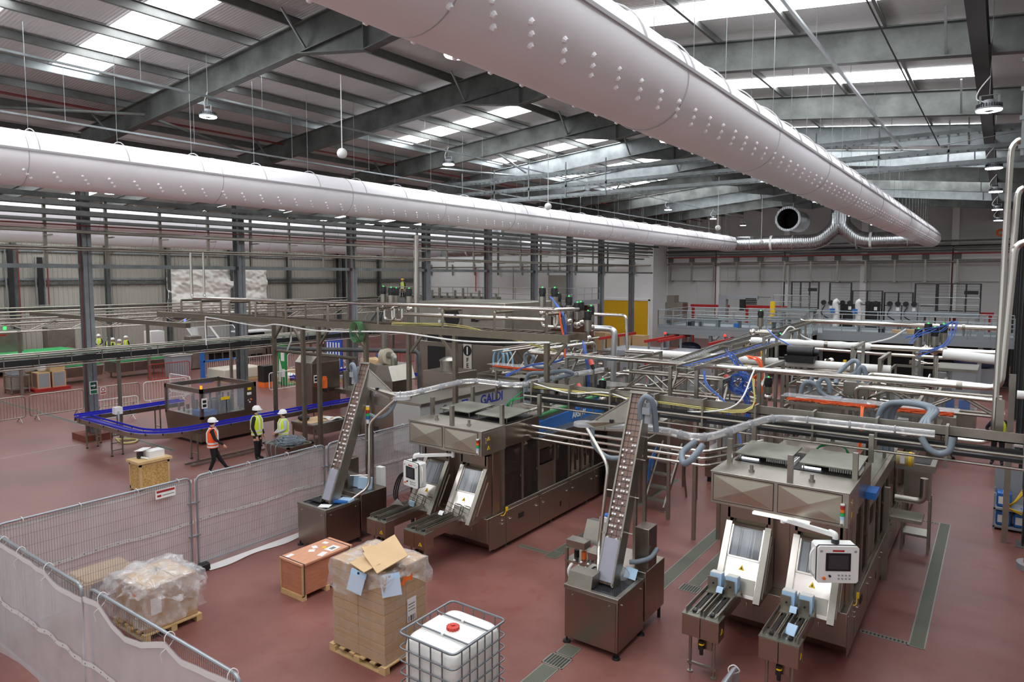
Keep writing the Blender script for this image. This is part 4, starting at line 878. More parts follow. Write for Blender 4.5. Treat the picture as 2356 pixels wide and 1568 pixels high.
solo('curled_carton', MB().grid(lambda u, v: (-9.6 + .12*u, 10.62 + .14*v, 1.04 + .07*math.sin(PI*v)), 4, 8), WPL, 'white carton curled over the right infeed of the left machine', 'carton blanks')
t = thing('bent_carton', 'bent pale carton standing on the left infeed of the left machine', 'carton blanks', (-10.75, 10.45, .96)); link('white_face', MB().grid(lambda u, v: (-10.86 + .22*u, 10.4 + .2*v + .05*u, .97 + .22*u*(1-v) + .04), 6, 6), WPL, t); link('blue_end', MB().obox((-10.5, 10.75, 1.06), (.12, .02, .14), (.3, .2, .5)), LBLUE, t)
# ------------------------------------------------------------ cap feeders with elevator belt
BELTM = M('elevator_belt', (132,108,96), .5, .2)
def feeder(X0, mir, label):
    X1, Y0, Y1 = X0 + .98, 9.45, 10.43; t = thing('cap_feeder', label, 'machine', (X0 + .49, 10, 0), 'cap feeders')
    def mx(x): return x if not mir else 2*(X0 + .55) - x          # mirror about the belt
    link('hopper_cabinet', MB().box(X0, Y0, .1, X1, Y1, .94), BASEM, t, bevel=.01)
    link('hopper_rim', MB().box(X0-.01, Y0-.01, .94, X1+.01, Y0+.07, 1.0).box(X0-.01, Y1-.07, .94, X1+.01, Y1+.01, 1.0).box(X0-.01, Y0+.07, .94, X0+.07, Y1-.07, 1.0).box(X1-.07, Y0+.07, .94, X1+.01, Y1-.07, 1.0), INOXM, t, bevel=.005)
    link('hopper_window', MB().box(X0+.07, Y0+.07, .972, X1-.07, Y1-.07, .98), M('dark_glass', (46,46,50), .08), t)
    link('corner_seam', MB().box(X1-.035, Y0-.003, .1, X1-.03, Y0, .94).box(X1, Y0+.03, .1, X1+.003, Y0+.035, .94), DARK, t, smooth=False)
    for x in (X0+.03, X1-.03):
        for y in (Y0+.03, Y1-.03): link('levelling_foot', MB().cyl((x, y, 0), (x, y, .03), .07, .06, 14).cyl((x, y, .03), (x, y, .1), .016, n=8), BLACK, t)
    for x, y in ((X0+.15, Y0), (X1-.15, Y0)): link('knob', MB().cyl((x, y, .85), (x, y-.015, .85), .012, n=8), INOXL, t)
    link('knob', MB().cyl((X1, Y0+.15, .85), (X1+.015, Y0+.15, .85), .012, n=8).cyl((X1, Y1-.12, .85), (X1+.015, Y1-.12, .85), .012, n=8), INOXL, t)
    a = mx(X0+.1); b = mx(X0+1.0)
    link('rear_cabinet', MB().box(a, Y1+.02, .22, b, 11.25, 1.08), BASEM, t, bevel=.008)
    for x in (a, b): link('rear_foot', MB().cyl((x + (.05 if x < a+b-x else -.05), 11.15, 0), (x + (.05 if x < a+b-x else -.05), 11.15, .22), .03, n=10), BLACK, t)
    link('switch_box', MB().box(mx(X0+.72), 10.6, 1.08, mx(X0+.98), 10.95, 1.78), BASEM, t, bevel=.008)
    # elevator
    bx0, bx1 = X0 + .43, X0 + .69
    p0, p1 = Vector((0, 9.82, 1.0)), Vector((0, 11.05, 4.02)); d = (p1 - p0).normalized(); nn = Vector((0, -d.z, d.y))
    def seg(s0, s1, o0, o1): q = [p0 + d*s0 + nn*o0, p0 + d*s1 + nn*o0, p0 + d*s1 + nn*o1, p0 + d*s0 + nn*o1]; return [(v.y, v.z) for v in q]
    Ln = (p1 - p0).length
    link('belt', MB().prism(seg(0, Ln, -.03, 0), 'x', bx0, bx1), BELTM, t, smooth=False)
    m = MB(); k = 0
    while k*.1 < Ln: m.prism(seg(k*.1, k*.1 + .008, 0, .006), 'x', bx0, bx1); k += 1
    for x in (bx0 + (bx1-bx0)*.33, bx0 + (bx1-bx0)*.66): m.prism(seg(0, Ln, 0, .003), 'x', x - .003, x + .003)
    link('belt_cleats', m, STEELD, t, smooth=False)
    for x in (bx0 - .035, bx1): link('side_frame', MB().prism(seg(-.02, Ln + .04, -.22, .035), 'x', x, x + .035), INOXM, t, bevel=.004)
    link('back_cover', MB().prism(seg(0, Ln, -.22, -.2), 'x', bx0, bx1), INOXM, t); link('top_cover', MB().prism(seg(Ln, Ln+.05, -.22, .05), 'x', bx0-.04, bx1+.04), INOXM, t)
    link('front_guard', MB().prism(seg(.05, .75, .05, .054), 'x', bx0-.03, bx1+.03), sheer('front_guard_plastic', (190,190,205), .5, .1, .5), t)
    for x in (bx0-.02, bx1): link('guard_post', MB().prism(seg(.0, .8, .035, .06), 'x', x, x+.02), INOXM, t)
    for s in (.85, 1.45, 2.1, 2.5): q = p0 + d*s; link('stay', MB().cyl((mx(bx1+.03), q.y+.1, q.z), (mx(bx1+.16), q.y+.1, q.z), .012, n=8), INOXL, t)
    # column behind the belt
    for k, x in enumerate((bx0+.04, bx1-.04)): link('support_post', MB().box(x-.03, 11.1, .3, x+.03, 11.16, 3.6), INOXM, t)
    # motor with hose
    cx_ = mx(bx1+.1); link('drive_motor', MB().cyl((cx_, 10.92, 3.55), (cx_, 10.95, 3.9), .075, n=16).box(cx_-.07, 10.82, 3.72, cx_+.07, 10.9, 3.84), GREYPL, t); link('gear_case', MB().cyl((cx_, 11.0, 3.86), (cx_, 11.12, 3.86), .09, n=16), GREYPL, t)
    link('vacuum_hose', MB().tube(spl([(mx(bx1+.0), 10.9, 3.55), (mx(bx1-.02), 10.85, 3.85), (mx(bx1+.06), 10.85, 4.02), (mx(bx1+.17), 10.88, 3.98), (mx(bx1+.2), 10.95, 3.8), (mx(bx1+.2), 11.05, 3.4)], 8), .05, 12), HOSE, t)
    link('lower_hose', MB().tube(spl([(mx(bx1+.03), 10.4, 1.22), (mx(bx1+.15), 10.45, 1.24), (mx(bx1+.32), 10.6, 1.3), (mx(bx1+.36), 10.8, 1.4)], 6), .04, 12), HOSE, t)
    # wing plate with sorter disc
    w = [(mx(bx0-.04), 11.0, 3.93), (mx(bx0-.04), 10.9, 3.52), (mx(bx0-.75), 11.0, 3.3), (mx(bx0-.95), 11.0, 3.38), (mx(bx0-.75), 11.05, 3.46)]
    m = MB(); m.add(w + [(x, y+.01, z) for x, y, z in w], [(0,1,2,3,4), (9,8,7,6,5)] + [(i, (i+1) % 5, (i+1) % 5+5, i+5) for i in range(5)]); link('transfer_chute', m, INOXM, t, smooth=False)
    link('chute_edge', MB().bar(w[0], w[4], .03, .03).bar(w[1], w[2], .03, .03), INOXM, t); link('sensor', MB().box(mx(bx0-.4), 10.93, 3.46, mx(bx0-.34), 10.98, 3.52), BLACK, t)
    link('sorter_disc', MB().cyl((mx(bx0-1.02), 11.1, 3.3), (mx(bx0-1.02), 11.1, 3.36), .2, n=24), CLEAR, t)
    link('sorter_hose', MB().tube(spl([(mx(bx0-.85), 11.1, 3.28), (mx(bx0-.75), 11.0, 3.0), (mx(bx0-.45), 10.95, 2.82), (mx(bx0-.12), 10.95, 2.85)], 8), .045, 12), HOSE, t)
    # long bent return pipe
    link('return_pipe', MB().tube(fil([(mx(bx0-.9), 11.0, 3.28), (mx(bx0-.32), 10.75, 2.72), (mx(bx0-.42), 10.62, 1.25), (mx(bx0-.2), 10.2, .98)], .16, 6), .035, 12), INOXL, t)
    for z in (2.3, 1.5): link('pipe_clip', MB().cyl((mx(bx0-.36), 10.7, z), (mx(bx0-.02), 10.75 if z > 2 else 10.4, z), .01, n=6), INOXL, t)
    sx = mx(bx0-.1); link('signal_post', MB().cyl((sx, 10.9, 2.4), (sx, 10.9, 2.75), .014, n=8), STEELD, t)
    tower_lamp(t, (sx, 10.9, 2.75), (BLUE, GREEN, RED, YEL), .045, .075)
    # caps riding on the belt: each a thing
    global cap0
    rnd = random.Random(11 if mir else 5); g = 'white caps on the left elevator' if mir else 'white caps on the right elevator'; n = 0
    for k in range(3, int((Ln-.6)/.1)):
        for j in range(5):
            if rnd.random() < .46:
                q = p0 + d*(k*.1+.05) + nn*.0; c = (bx0+.03+.05*j+rnd.uniform(-.012,.012), q.y, q.z)
                if cap0 is None:
                    m = MB(); A = nn
                    m.tube([Vector(c), Vector(c) + A*.022], .019, 12); cap0 = solo('bottle_cap', m, WPL, '', 'cap', g); cap0['hole'] = 1
                    cap0.location = (0,0,0); cap0.data.transform(Matrix.Translation(-Vector((0,0,0)))); base0 = Vector(c); cap0['b'] = tuple(cap0['_o'])
                    off = Vector(cap0['_o']) - Vector(c); cap0['off'] = tuple(off); o = cap0
                else: o = cap0.copy(); COL.objects.link(o)
                o.location = Vector(c) + Vector(cap0['off']); o['group'] = g; n += 1
                o['label'] = 'small white bottle cap riding up the belt of the %s cap feeder' % ('left' if mir else 'right')
    return t
cap0 = None
F2 = feeder(-5.72, False, 'right cap feeder with a tall elevator belt, between the two machines')
F1 = feeder(-12.82, True, 'left cap feeder with a tall elevator belt, beside the fence')
# things lying on the left feeder
t = thing('laptop', 'black laptop lying on the left cap feeder', 'laptop', (-12.55, 9.95, 1.0)); link('laptop_body', MB().obox((-12.5, 9.8, 1.013), (.36, .26, .025), (0, 0, .1)), BLACK, t, bevel=.004)
solo('document', MB().obox((-12.08, 9.62, 1.004), (.26, .2, .006), (0, 0, .5)), WPL, 'white paper sheet lying on the left cap feeder', 'paper')
solo('ruler_strip', MB().obox((-12.3, 10.1, 1.006), (.75, .09, .01), (0, 0, -.15)), WPL, 'long white strip lying across the left cap feeder', 'strip')
t = thing('tool_bag', 'round black bag standing on the left cap feeder', 'bag', (-12.7, 10.33, 1.0)); link('bag_body', MB().ball((-12.7, 10.33, 1.11), .16, 16, (1.15, .9, .7)), BLACK, t); link('grip', MB().tube(spl([(-12.8, 10.3, 1.2), (-12.7, 10.3, 1.26), (-12.6, 10.3, 1.2)]), .012, 6), BLACK, t)
solo('cloth_roll', MB().obox((-12.0, 9.98, 1.02), (.34, .1, .04), (0, 0, .5)), BLUE, 'blue cloth lying on the left cap feeder', 'cloth')
solo('carton_pack', MB().obox((-11.98, 10.15, 1.02), (.3, .2, .05), (0, 0, .3)), LBLUE, 'small pale blue carton pack by the blue cloth', 'carton blanks')
for k, x in enumerate((-12.45, -12.12)): flatpack(x, 10.85, 1.08, .3, .25, 'fan of pale blue cartons on the rear cabinet of the left feeder, %s one' % ('left', 'right')[k])
t = thing('white_switch_box', 'white box standing behind the blue cartons of the left feeder', 'box', (-12.1, 11.3, .9)); link('box_body', MB().box(-12.2, 11.27, .9, -12.0, 11.4, 1.5), WPL, t)
t = thing('panel_stand', 'black floor post with cables behind the left control panel', 'post', (-11.3, 11.6, 0)); link('post', MB().cyl((-11.3, 11.6, 0), (-11.3, 11.6, 1.6), .045, n=12), STEELD, t); link('base_plate', MB().box(-11.45, 11.5, 0, -11.15, 11.7, .02), STEELD, t)
for k in range(3): link('cable_loop', MB().tube(spl([(-11.3, 11.6, 1.5), (-11.55 - .05*k, 11.5, 1.3), (-11.6 - .06*k, 11.4, .8), (-11.3, 11.45, .55), (-11.1 + .08*k, 11.4, .9)], 6), .018, 6), BLACK, t)
# things on the right feeder
t = thing('stainless_tray', 'folded stainless tray resting on the rim of the right cap feeder', 'tray', (-5.55, 9.65, 1.0)); link('tray_body', MB().prism([(9.5, 1.0), (9.75, 1.0), (9.82, 1.2), (9.56, 1.2)], 'x', -5.7, -5.25), INOXM, t)
solo('carton_piece', MB().obox((-4.9, 10.25, 1.1), (.2, .2, .01), (.7, .2, .3)), LBLUE, 'pale blue carton lying at the right rim of the right cap feeder', 'carton blanks')
solo('clear_bag', MB().ball((-5.02, 10.15, 1.1), .14, 14, (1, .8, .8)), CLEAR, 'crumpled clear bag beside the elevator foot of the right feeder', 'bag')
# stainless trolley left of the right feeder
t = thing('parts_trolley', 'small stainless trolley with valves left of the right elevator', 'trolley', (-6.2, 11.2, 0))
for x in (-6.55, -5.9):
    for y in (10.9, 11.6): link('leg', MB().box(x-.025, y-.025, 0, x+.025, y+.025, .95), INOXM, t)
link('shelf', MB().box(-6.58, 10.87, .68, -5.87, 11.63, .72), INOXM, t); link('open_tray', MB().box(-6.6, 10.95, .95, -6.2, 11.2, 1.08), INOXM, t); link('hopper_box', MB().prism([(11.3, .95), (11.75, .95), (11.75, 1.3), (11.5, 1.35)], 'x', -6.45, -5.85), INOXM, t); link('sloped_box', MB().prism([(10.75, .9), (11.0, .9), (10.95, 1.1), (10.7, 1.05)], 'x', -6.0, -5.7), INOXM, t)
for k in range(3): link('white_hose', MB().tube(spl([(-6.4 + .15*k, 10.95, .72), (-6.45 + .15*k, 10.8, .55), (-6.4 + .15*k, 10.9, .2)]), .03, 8), WPL, t)
for k in range(4): link('valve_block', MB().cyl((-6.45 + .16*k, 11.1, .72), (-6.45 + .16*k, 11.1, .86), .05, n=10), (BLACK, ORANGE, INOXM, BLACK)[k], t)
t = thing('glove_box', 'white and blue tissue box on the stainless trolley', 'box', (-6.1, 11.7, 1.3)); link('box_body', MB().box(-6.2, 11.55, 1.33, -5.98, 11.75, 1.43), WPL, t); link('blue_tissue', MB().ball((-6.08, 11.65, 1.45), .07, 10, (1.2, .8, .7)), BLUE, t)
# ============================================================ left and middle left of the hall
def text(par, s, loc, rot, size, mat, name='lettering', ext=.004):
    c = bpy.data.curves.new(name, 'FONT'); c.body = s; c.size = size; c.extrude = ext; c.align_x = 'CENTER'; c.align_y = 'CENTER'; c.offset = size * .02
    tmp = bpy.data.objects.new(name, c); COL.objects.link(tmp); bpy.context.view_layer.update(); me = bpy.data.meshes.new_from_object(tmp.evaluated_get(bpy.context.evaluated_depsgraph_get())); bpy.data.objects.remove(tmp); me.materials.clear(); me.materials.append(mat)
    o = bpy.data.objects.new(name, me); COL.objects.link(o); o.parent = par; o.location = Vector(loc) - Vector(par['_o']); o.rotation_euler = rot; return o
def frame_table(x0, y0, x1, y1, z, label, name='steel_table', cat='table', mat=INOXM, top=True, legs=((0,0),(1,0),(0,1),(1,1)), th=.06, skirt=0, group=None):
    t = thing(name, label, cat, ((x0+x1)/2, (y0+y1)/2, 0), group)
    if top: link('table_top', MB().box(x0, y0, z-th, x1, y1, z), mat, t, bevel=.005)
    if skirt: link('trough', MB().prism([(y0, z-th), (y1, z-th), (y1-.12*(y1-y0), z-skirt), (y0+.12*(y1-y0), z-skirt)], 'x', x0, x1), mat, t)
    for u, v in legs: x = x0 + .05 + (x1-x0-.1)*u; y = y0 + .05 + (y1-y0-.1)*v; link('leg', MB().box(x-.025, y-.025, .02, x+.025, y+.025, z-th), mat, t); link('foot', MB().cyl((x, y, 0), (x, y, .02), .04, n=10), BLACK, t)
    return t
# ---- blue loop conveyor
def conveyor(path, z, w, label, closed=False, legs=(), wall=.1):
    t = thing('belt_conveyor', label, 'conveyor', (path[0][0], path[0][1], 0), 'blue belt conveyors')
    P = [Vector((x, y, 0)) for x, y in path]; n = len(P); A, B = [], []
    for i, p in enumerate(P):
        d = (P[min(i+1, n-1)] - P[max(i-1, 0)]).normalized(); s = Vector((-d.y, d.x, 0)); A.append(p + s*w/2); B.append(p - s*w/2)
    def strip(l, r, z0, z1, off=0):
        m = MB(); k = len(l); vs = []
        for a, b in zip(l, r): vs += [(a.x, a.y, z1), (b.x, b.y, z1), (b.x, b.y, z0), (a.x, a.y, z0)]
        return m.add(vs, [(i*4+j, i*4+(j+1) % 4, i*4+4+(j+1) % 4, i*4+4+j) for i in range(k-1) for j in range(4)] + [(3,2,1,0), (4*k-4, 4*k-3, 4*k-2, 4*k-1)])
    link('belt', strip(A, B, z-.03, z), BELT, t)
    def ofs(l, m_, f): return [a + (a - b).normalized()*f for a, b in zip(l, m_)]
    for l, m_ in ((A, B), (B, A)):
        link('side_wall', strip(ofs(l, m_, .004), ofs(l, m_, .02), z-.16, z+.005), BASEM, t)
        link('guide_rail', strip(ofs(l, m_, .02), ofs(l, m_, .035), z+.03, z+wall), BELT if w > .3 else INOXM, t)
    for (x, y) in legs:
        d = link('leg', MB().box(x-.22, y-.02, .03, x-.18, y+.02, z-.1).box(x+.18, y-.02, .03, x+.22, y+.02, z-.1).box(x-.2, y-.015, .2, x+.2, y+.015, .24), INOXM, t); link('foot', MB().cyl((x-.2, y, 0), (x-.2, y, .03), .045, n=10), BLACK, d); link('foot', MB().cyl((x+.2, y, 0), (x+.2, y, .03), .045, n=10), BLACK, d)
    m = MB()
    for i in range(2, n-2, 3):
        a = A[i] + (A[i]-B[i]).normalized()*.05; m.cyl((a.x, a.y, z-.05), (a.x, a.y, z+.02), .015, n=6); b = B[i] + (B[i]-A[i]).normalized()*.05; m.cyl((b.x, b.y, z-.05), (b.x, b.y, z+.02), .015, n=6)
    link('guide_clamps', m, BLACK, t)['kind'] = 'stuff'
    return t
loop = [(v.x, v.y) for v in fil([(-21.6, 20.3, 0), (-21.9, 10.72, 0), (-27.0, 10.72, 0)], 1.5, 14)]
def sub(p, step=.35):
    out = []
    for a, b in zip(p, p[1:]):
        L_ = math.hypot(b[0]-a[0], b[1]-a[1]); k = max(1, int(L_/step))
        out += [(a[0]+(b[0]-a[0])*i/k, a[1]+(b[1]-a[1])*i/k) for i in range(k)]
    return out + [p[-1]]
conveyor(sub(loop), 1.0, .34, 'blue belt conveyor curving round in front of the guarded machine', legs=((-21.75, 12.0), (-21.75, 14.4), (-21.7, 17), (-21.65, 19.5)))
conveyor(sub([(-26.95, 10.5), (-26.95, 14.4)]), 1.05, .34, 'short blue conveyor running from the corner into the guarded machine', legs=((-26.95, 11.2), (-26.95, 13.4)))
for x in (-24.4, -26.3):
    t = thing('ladder_support', 'ladder shaped conveyor support under the curved blue conveyor, %s one' % ('right', 'left')[x < -25], 'support', (x, 10.72, 0), 'ladder supports')
    for y in (10.55, 10.9): link('upright', MB().box(x-.02, y-.02, .03, x+.02, y+.02, .85), INOXM, t); link('foot', MB().cyl((x, y, 0), (x, y, .03), .04, n=10), BLACK, t)
    for z in (.2, .45, .7): link('rung', MB().box(x-.015, 10.55, z-.015, x+.015, 10.9, z+.015), INOXM, t)
t = thing('motor_unit', 'white motor unit with grey conduit standing on the corner of the blue conveyor', 'motor', (-25.6, 11.3, 1.1)); link('housing', MB().box(-25.75, 11.2, 1.2, -25.5, 11.45, 1.45), WPL, t); link('post', MB().cyl((-25.6, 11.3, .9), (-25.6, 11.3, 1.2), .03, n=8), INOXM, t); link('conduit', MB().tube(spl([(-25.5, 11.3, 1.3), (-25.3, 11.2, .9), (-25.5, 11.1, .5)]), .03, 8), GREYPL, t)
# ---- guarded machine
t = thing('guarded_machine', 'stainless machine with clear guard windows inside the blue conveyor loop', 'machine', (-24.6, 14.2, 0)); x0, x1, y0, y1, zt = -25.85, -23.3, 13.15, 15.4, 2.06
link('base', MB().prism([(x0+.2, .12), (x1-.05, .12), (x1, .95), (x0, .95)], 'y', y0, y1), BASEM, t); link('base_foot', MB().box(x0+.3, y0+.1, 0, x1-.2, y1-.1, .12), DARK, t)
m = MB(); 
for a, b, c, d in ((x0, y0, x1, y0+.1), (x0, y1-.1, x1, y1), (x0, y0, x0+.1, y1), (x1-.1, y0, x1, y1)): m.box(a, b, zt-.16, c, d, zt)
link('top_frame', m, BASEM, t)
for x in (x0, x1-.1):
    for y in (y0, y1-.1): link('corner_post', MB().box(x, y, .95, x+.1, y+.1, zt-.16), BASEM, t)
link('switch_post', MB().box(x1-.06, y1-.5, .95, x1+.01, y1-.1, zt-.16), BASEM, t)
link('sill', MB().box(x0, y0, .95, x1, y0+.06, 1.05).box(x1-.06, y0, .95, x1, y1, 1.05), BASEM, t)
for a, b in ((x0+.1, x0+.8), (x0+.84, x0+1.6), (x0+1.64, x1-.1)): link('guard_window', MB().box(a, y0+.04, 1.05, b, y0+.05, zt-.16), GLASSC, t)
link('guard_window', MB().box(x1-.05, y0+.1, 1.05, x1-.04, y0+1.0, zt-.16), GLASSC, t); link('guard_window', MB().box(x1-.05, y0+1.04, 1.05, x1-.04, y1-.5, zt-.16), GLASSC, t); link('back_window', MB().box(x0+.1, y1-.06, 1.05, x1-.1, y1-.05, zt-.16), GLASSC, t)
link('paper_notice', MB().box(x1+.0, y0+.02, 1.35, x1+.006, y0+.24, 1.72), WPL, t); link('notice_print', MB().box(x1+.006, y0+.06, 1.55, x1+.008, y0+.2, 1.65).box(x1+.006, y0+.06, 1.4, x1+.008, y0+.2, 1.5), BLACK, t)
link('yellow_label', MB().box(x1, y1-.38, 1.78, x1+.012, y1-.22, 1.88), YEL, t); link('warning_plate', MB().box(x1-.035, y0+.8, 1.55, x1-.03, y0+1.15, 1.66), YEL, t); link('display', MB().box(x1+.01, y1-.4, 1.6, x1+.014, y1-.22, 1.7), WPL, t); link('stop_button', MB().cyl((x1+.01, y1-.25, 1.42), (x1+.05, y1-.25, 1.42), .03, n=10), ORANGE, t); link('white_button', MB().cyl((x1+.01, y1-.36, 1.4), (x1+.03, y1-.36, 1.4), .02, n=10).cyl((x1+.01, y1-.3, 1.32), (x1+.03, y1-.3, 1.32), .03, n=10), WPL, t)
link('beacon', MB().cyl((x1-.05, y0+.05, zt), (x1-.05, y0+.05, zt+.12), .04, n=12), LAMB, t)
rnd = random.Random(2); m = MB(); m2 = MB()
for k in range(30): x = x0+.3+rnd.random()*1.9; y = y0+.3+rnd.random()*1.6; r = .02+rnd.random()*.05; m.cyl((x, y, 1.0), (x, y, 1.1+rnd.random()*.6), r, n=8)
link('inner_tools', m, INOXM, t)['kind'] = 'stuff'
link('blue_drive', MB().box(x1-.9, y0+.15, 1.0, x1-.15, y0+.7, 1.2), BLUE, t); link('drum', MB().cyl((x0+1.6, y0+1.3, 1.0), (x0+1.6, y0+1.3, 1.45), .4, n=20), STEELD, t); link('blue_arm', MB().bar((x0+1.3, y0+.9, 1.7), (x0+1.8, y0+1.6, 1.9), .1, .1), BLUE, t)
# ---- small transfer platform by the machine, cable and rail on the floor
solo('floor_cable', MB().tube(spl([(-26.9, 11.8, .03), (-26.0, 11.6, .03), (-25.7, 11.9, .05), (-26.2, 12.2, .03), (-26.6, 11.7, .06)], 8), .035, 8), CABLEY, 'yellow cable coil on the floor by the first column', 'cable')
t = thing('floor_rail', 'low white rail frame lying on the floor behind the people', 'rail', (-21, 12.9, 0)); link('rail', MB().box(-21.3, 11.4, .02, -21.25, 14.2, .08).box(-20.95, 11.4, .02, -20.9, 14.2, .08), INOXM, t)
for y in (11.6, 12.4, 13.2, 14): link('tie', MB().box(-21.3, y, 0, -20.9, y+.06, .04), INOXM, t)
# ---- tall labeller with orange motor
t = thing('labelling_machine', 'tall stainless machine with an orange motor behind the people', 'machine', (-25.6, 19.9, 0)); x0, x1, y0, y1 = -26.4, -25.2, 19.5, 21.1
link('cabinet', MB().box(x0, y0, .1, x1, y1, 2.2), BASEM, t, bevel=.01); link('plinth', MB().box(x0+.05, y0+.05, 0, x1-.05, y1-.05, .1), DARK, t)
link('top_cover', MB().prism([(y0, 2.2), (y1, 2.2), (y1-.2, 2.5), (y0+.3, 2.5)], 'x', x0, x1), INOXM, t); link('notice', MB().box(x1, y0+.1, 1.3, x1+.006, y0+.35, 1.65), WPL, t); link('notice_print', MB().box(x1+.006, y0+.14, 1.36, x1+.008, y0+.3, 1.46).box(x1+.006, y0+.14, 1.5, x1+.008, y0+.3, 1.6), BLACK, t)
link('orange_motor', MB().cyl((x1+.25, y0+.5, 1.05), (x1+.25, y0+.5, 1.5), .13, n=14).cyl((x1+.25, y0+.5, 1.5), (x1+.25, y0+.5, 1.58), .09, n=12), ORANGE, t); link('motor_base', MB().cyl((x1+.25, y0+.5, .85), (x1+.25, y0+.5, 1.05), .1, n=12), BLACK, t); link('motor_bracket', MB().box(x1, y0+.4, .8, x1+.3, y0+.6, .88), INOXM, t)
t = thing('capping_machine', 'stainless capping unit with sloping rod over the blue conveyor', 'machine', (-24, 22, 0)); link('table', MB().box(-25.0, 20.6, .75, -22.2, 22.0, .95), INOXM, t)
for k in range(4): link('leg', MB().box(-24.9+.85*k, 20.7, 0, -24.82+.85*k, 20.78, .75), INOXM, t)
link('round_head', MB().lathe((-23.6, 21.2, .95), [(.38, 0), (.38, .12), (.28, .22), (.0, .22)], 20), INOXM, t); link('sloping_rod', MB().tube([(-23.4, 21.2, 1.15), (-24.6, 21.8, 2.3)], .04, 8), INOXL, t); link('tank_column', MB().cyl((-24.7, 21.0, .95), (-24.7, 21.0, 1.75), .12, n=14), INOXM, t); link('frame_post', MB().box(-22.5, 21.5, .95, -22.4, 21.6, 2.2).box(-24.95, 21.8, .95, -24.87, 21.9, 2.3), INOXM, t)
link('white_tube', MB().tube(spl([(-23.2, 20.8, 1.0), (-23.1, 20.6, 1.5), (-22.7, 20.6, 1.5), (-22.6, 20.7, 1.0)]), .03, 8), WPL, t); tower_lamp(t, (-22.0, 20.4, 1.1), (BLUE, GREEN, RED, YEL), .08, .14)
conveyor(sub([(-28.7, 21.0), (-28.7, 25.5)]), 1.05, .34, 'blue conveyor with white saw-toothed guide beyond the second column', legs=((-28.7, 22), (-28.7, 24.6)))
m = MB()
for k in range(16): y = 21.1 + .26*k; m.add([(-28.95, y, 1.08), (-28.95, y+.26, 1.08), (-28.95, y+.13, 1.24), (-28.9, y, 1.08), (-28.9, y+.26, 1.08), (-28.9, y+.13, 1.24)], [(0,1,2), (5,4,3), (0,2,5,3), (1,4,5,2)])
solo('toothed_guide', m, WPL, 'white zigzag guide strip on the far blue conveyor', 'guide strip', smooth=False)
conveyor(sub([(-26.2, 25.0), (-21.5, 25.0)]), 1.1, .34, 'farther blue conveyor behind the capping unit', legs=((-25.5, 25), (-22.2, 25)))
# ---- troughs and tables by the people
t = thing('cable_trough', 'stainless trough full of tangled grey cable beside the fence', 'trough', (-18.3, 13.6, 0)); link('trough', MB().prism([(12.75, .82), (13.65, .82), (13.55, .3), (12.85, .3)], 'x', -18.95, -17.7), BASEM, t); link('rim', MB().box(-18.95, 12.7, .8, -17.65, 12.78, .84).box(-18.95, 13.6, .8, -17.65, 13.68, .84).box(-18.95, 12.7, .8, -18.87, 13.68, .84).box(-17.73, 12.7, .8, -17.65, 13.68, .84), INOXM, t)
for x in (-18.85, -17.8):
    for y in (12.95, 13.45): link('leg', MB().box(x-.02, y-.02, 0, x+.02, y+.02, .4), INOXM, t)
rnd = random.Random(8); m = MB()
for k in range(22):
    c = Vector((-18.25 + rnd.uniform(-.2, .2), 13.2 + rnd.uniform(-.1, .1), .85 + rnd.random()*.12)); a0 = rnd.random()*6; rr = rnd.uniform(.25, .52)
    m.tube(spl([c + Vector((math.cos(a0+j*.8)*rr*rnd.uniform(.8, 1.15), math.sin(a0+j*.8)*rr*.75, rnd.uniform(-.08, .06))) for j in range(8)], 4), .012, 5)
for k in range(3): m.tube(spl([(-18.7+.2*k, 12.9, .9), (-18.7+.25*k, 12.65, .8), (-18.6+.2*k, 12.67, .35)]), .012, 5)
solo('cable_tangle', m, HOSE, 'grey cable tangle heaped in the stainless trough by the fence', 'cable')
frame_table(-20.9, 15.2, -19.6, 16.6, .86, 'stainless bench with cardboard and a black bag behind the man in grey', skirt=.4)
solo('bench_cardboard', MB().box(-20.8, 15.3, .86, -19.9, 16.5, .87), CARDL, 'flat cardboard on the bench behind the man in grey', 'cardboard'); solo('white_sheet', MB().grid(lambda u, v: (-20.3+.6*u, 16.1+.5*v, .89+.03*math.sin(6*u+4*v)), 8, 8), WPL, 'white sheet lying on the bench behind the man in grey', 'sheet')
solo('black_bag', MB().ball((-20.55, 15.5, .97), .22, 14, (1.1, .9, .6)), BLACK, 'black bag lying on the bench behind the man in grey', 'bag'); t = thing('spray_bottle', 'small bottle with red top on the bench', 'bottle', (-20.2, 15.95, .87)); link('bottle', MB().cyl((-20.2, 15.95, .87), (-20.2, 15.95, 1.05), .04, n=10), STEELD, t); link('red_cap', MB().cyl((-20.2, 15.95, 1.05), (-20.2, 15.95, 1.13), .03, n=10), RED, t)
t = frame_table(-19.9, 16.7, -18.9, 17.7, .9, 'square stainless hopper table in front of the black case', 'hopper_table'); link('hopper_hole', MB().box(-19.7, 16.9, .9, -19.2, 17.4, .905), DARK, t); link('hopper_body', MB().prism([(16.8, .84), (17.6, .84), (17.5, .4), (16.9, .4)], 'x', -19.8, -19.0), BASEM, t)
t = thing('tool_case', 'black case with grey band behind the hopper table', 'case', (-19.6, 18.6, 0)); link('case_body', MB().box(-20.0, 18.2, .45, -19.1, 18.9, 1.05), BLACK, t, bevel=.03); link('grey_band', MB().box(-20.01, 18.19, .7, -19.09, 18.91, .78), GREYPL, t); link('box_under', MB().box(-20.1, 18.1, 0, -19.0, 19.0, .449), CARD, t)
pallet(-20.0, 13.6, -19.4, 14.4, 'dark pallet on the floor between the two men', CARD)
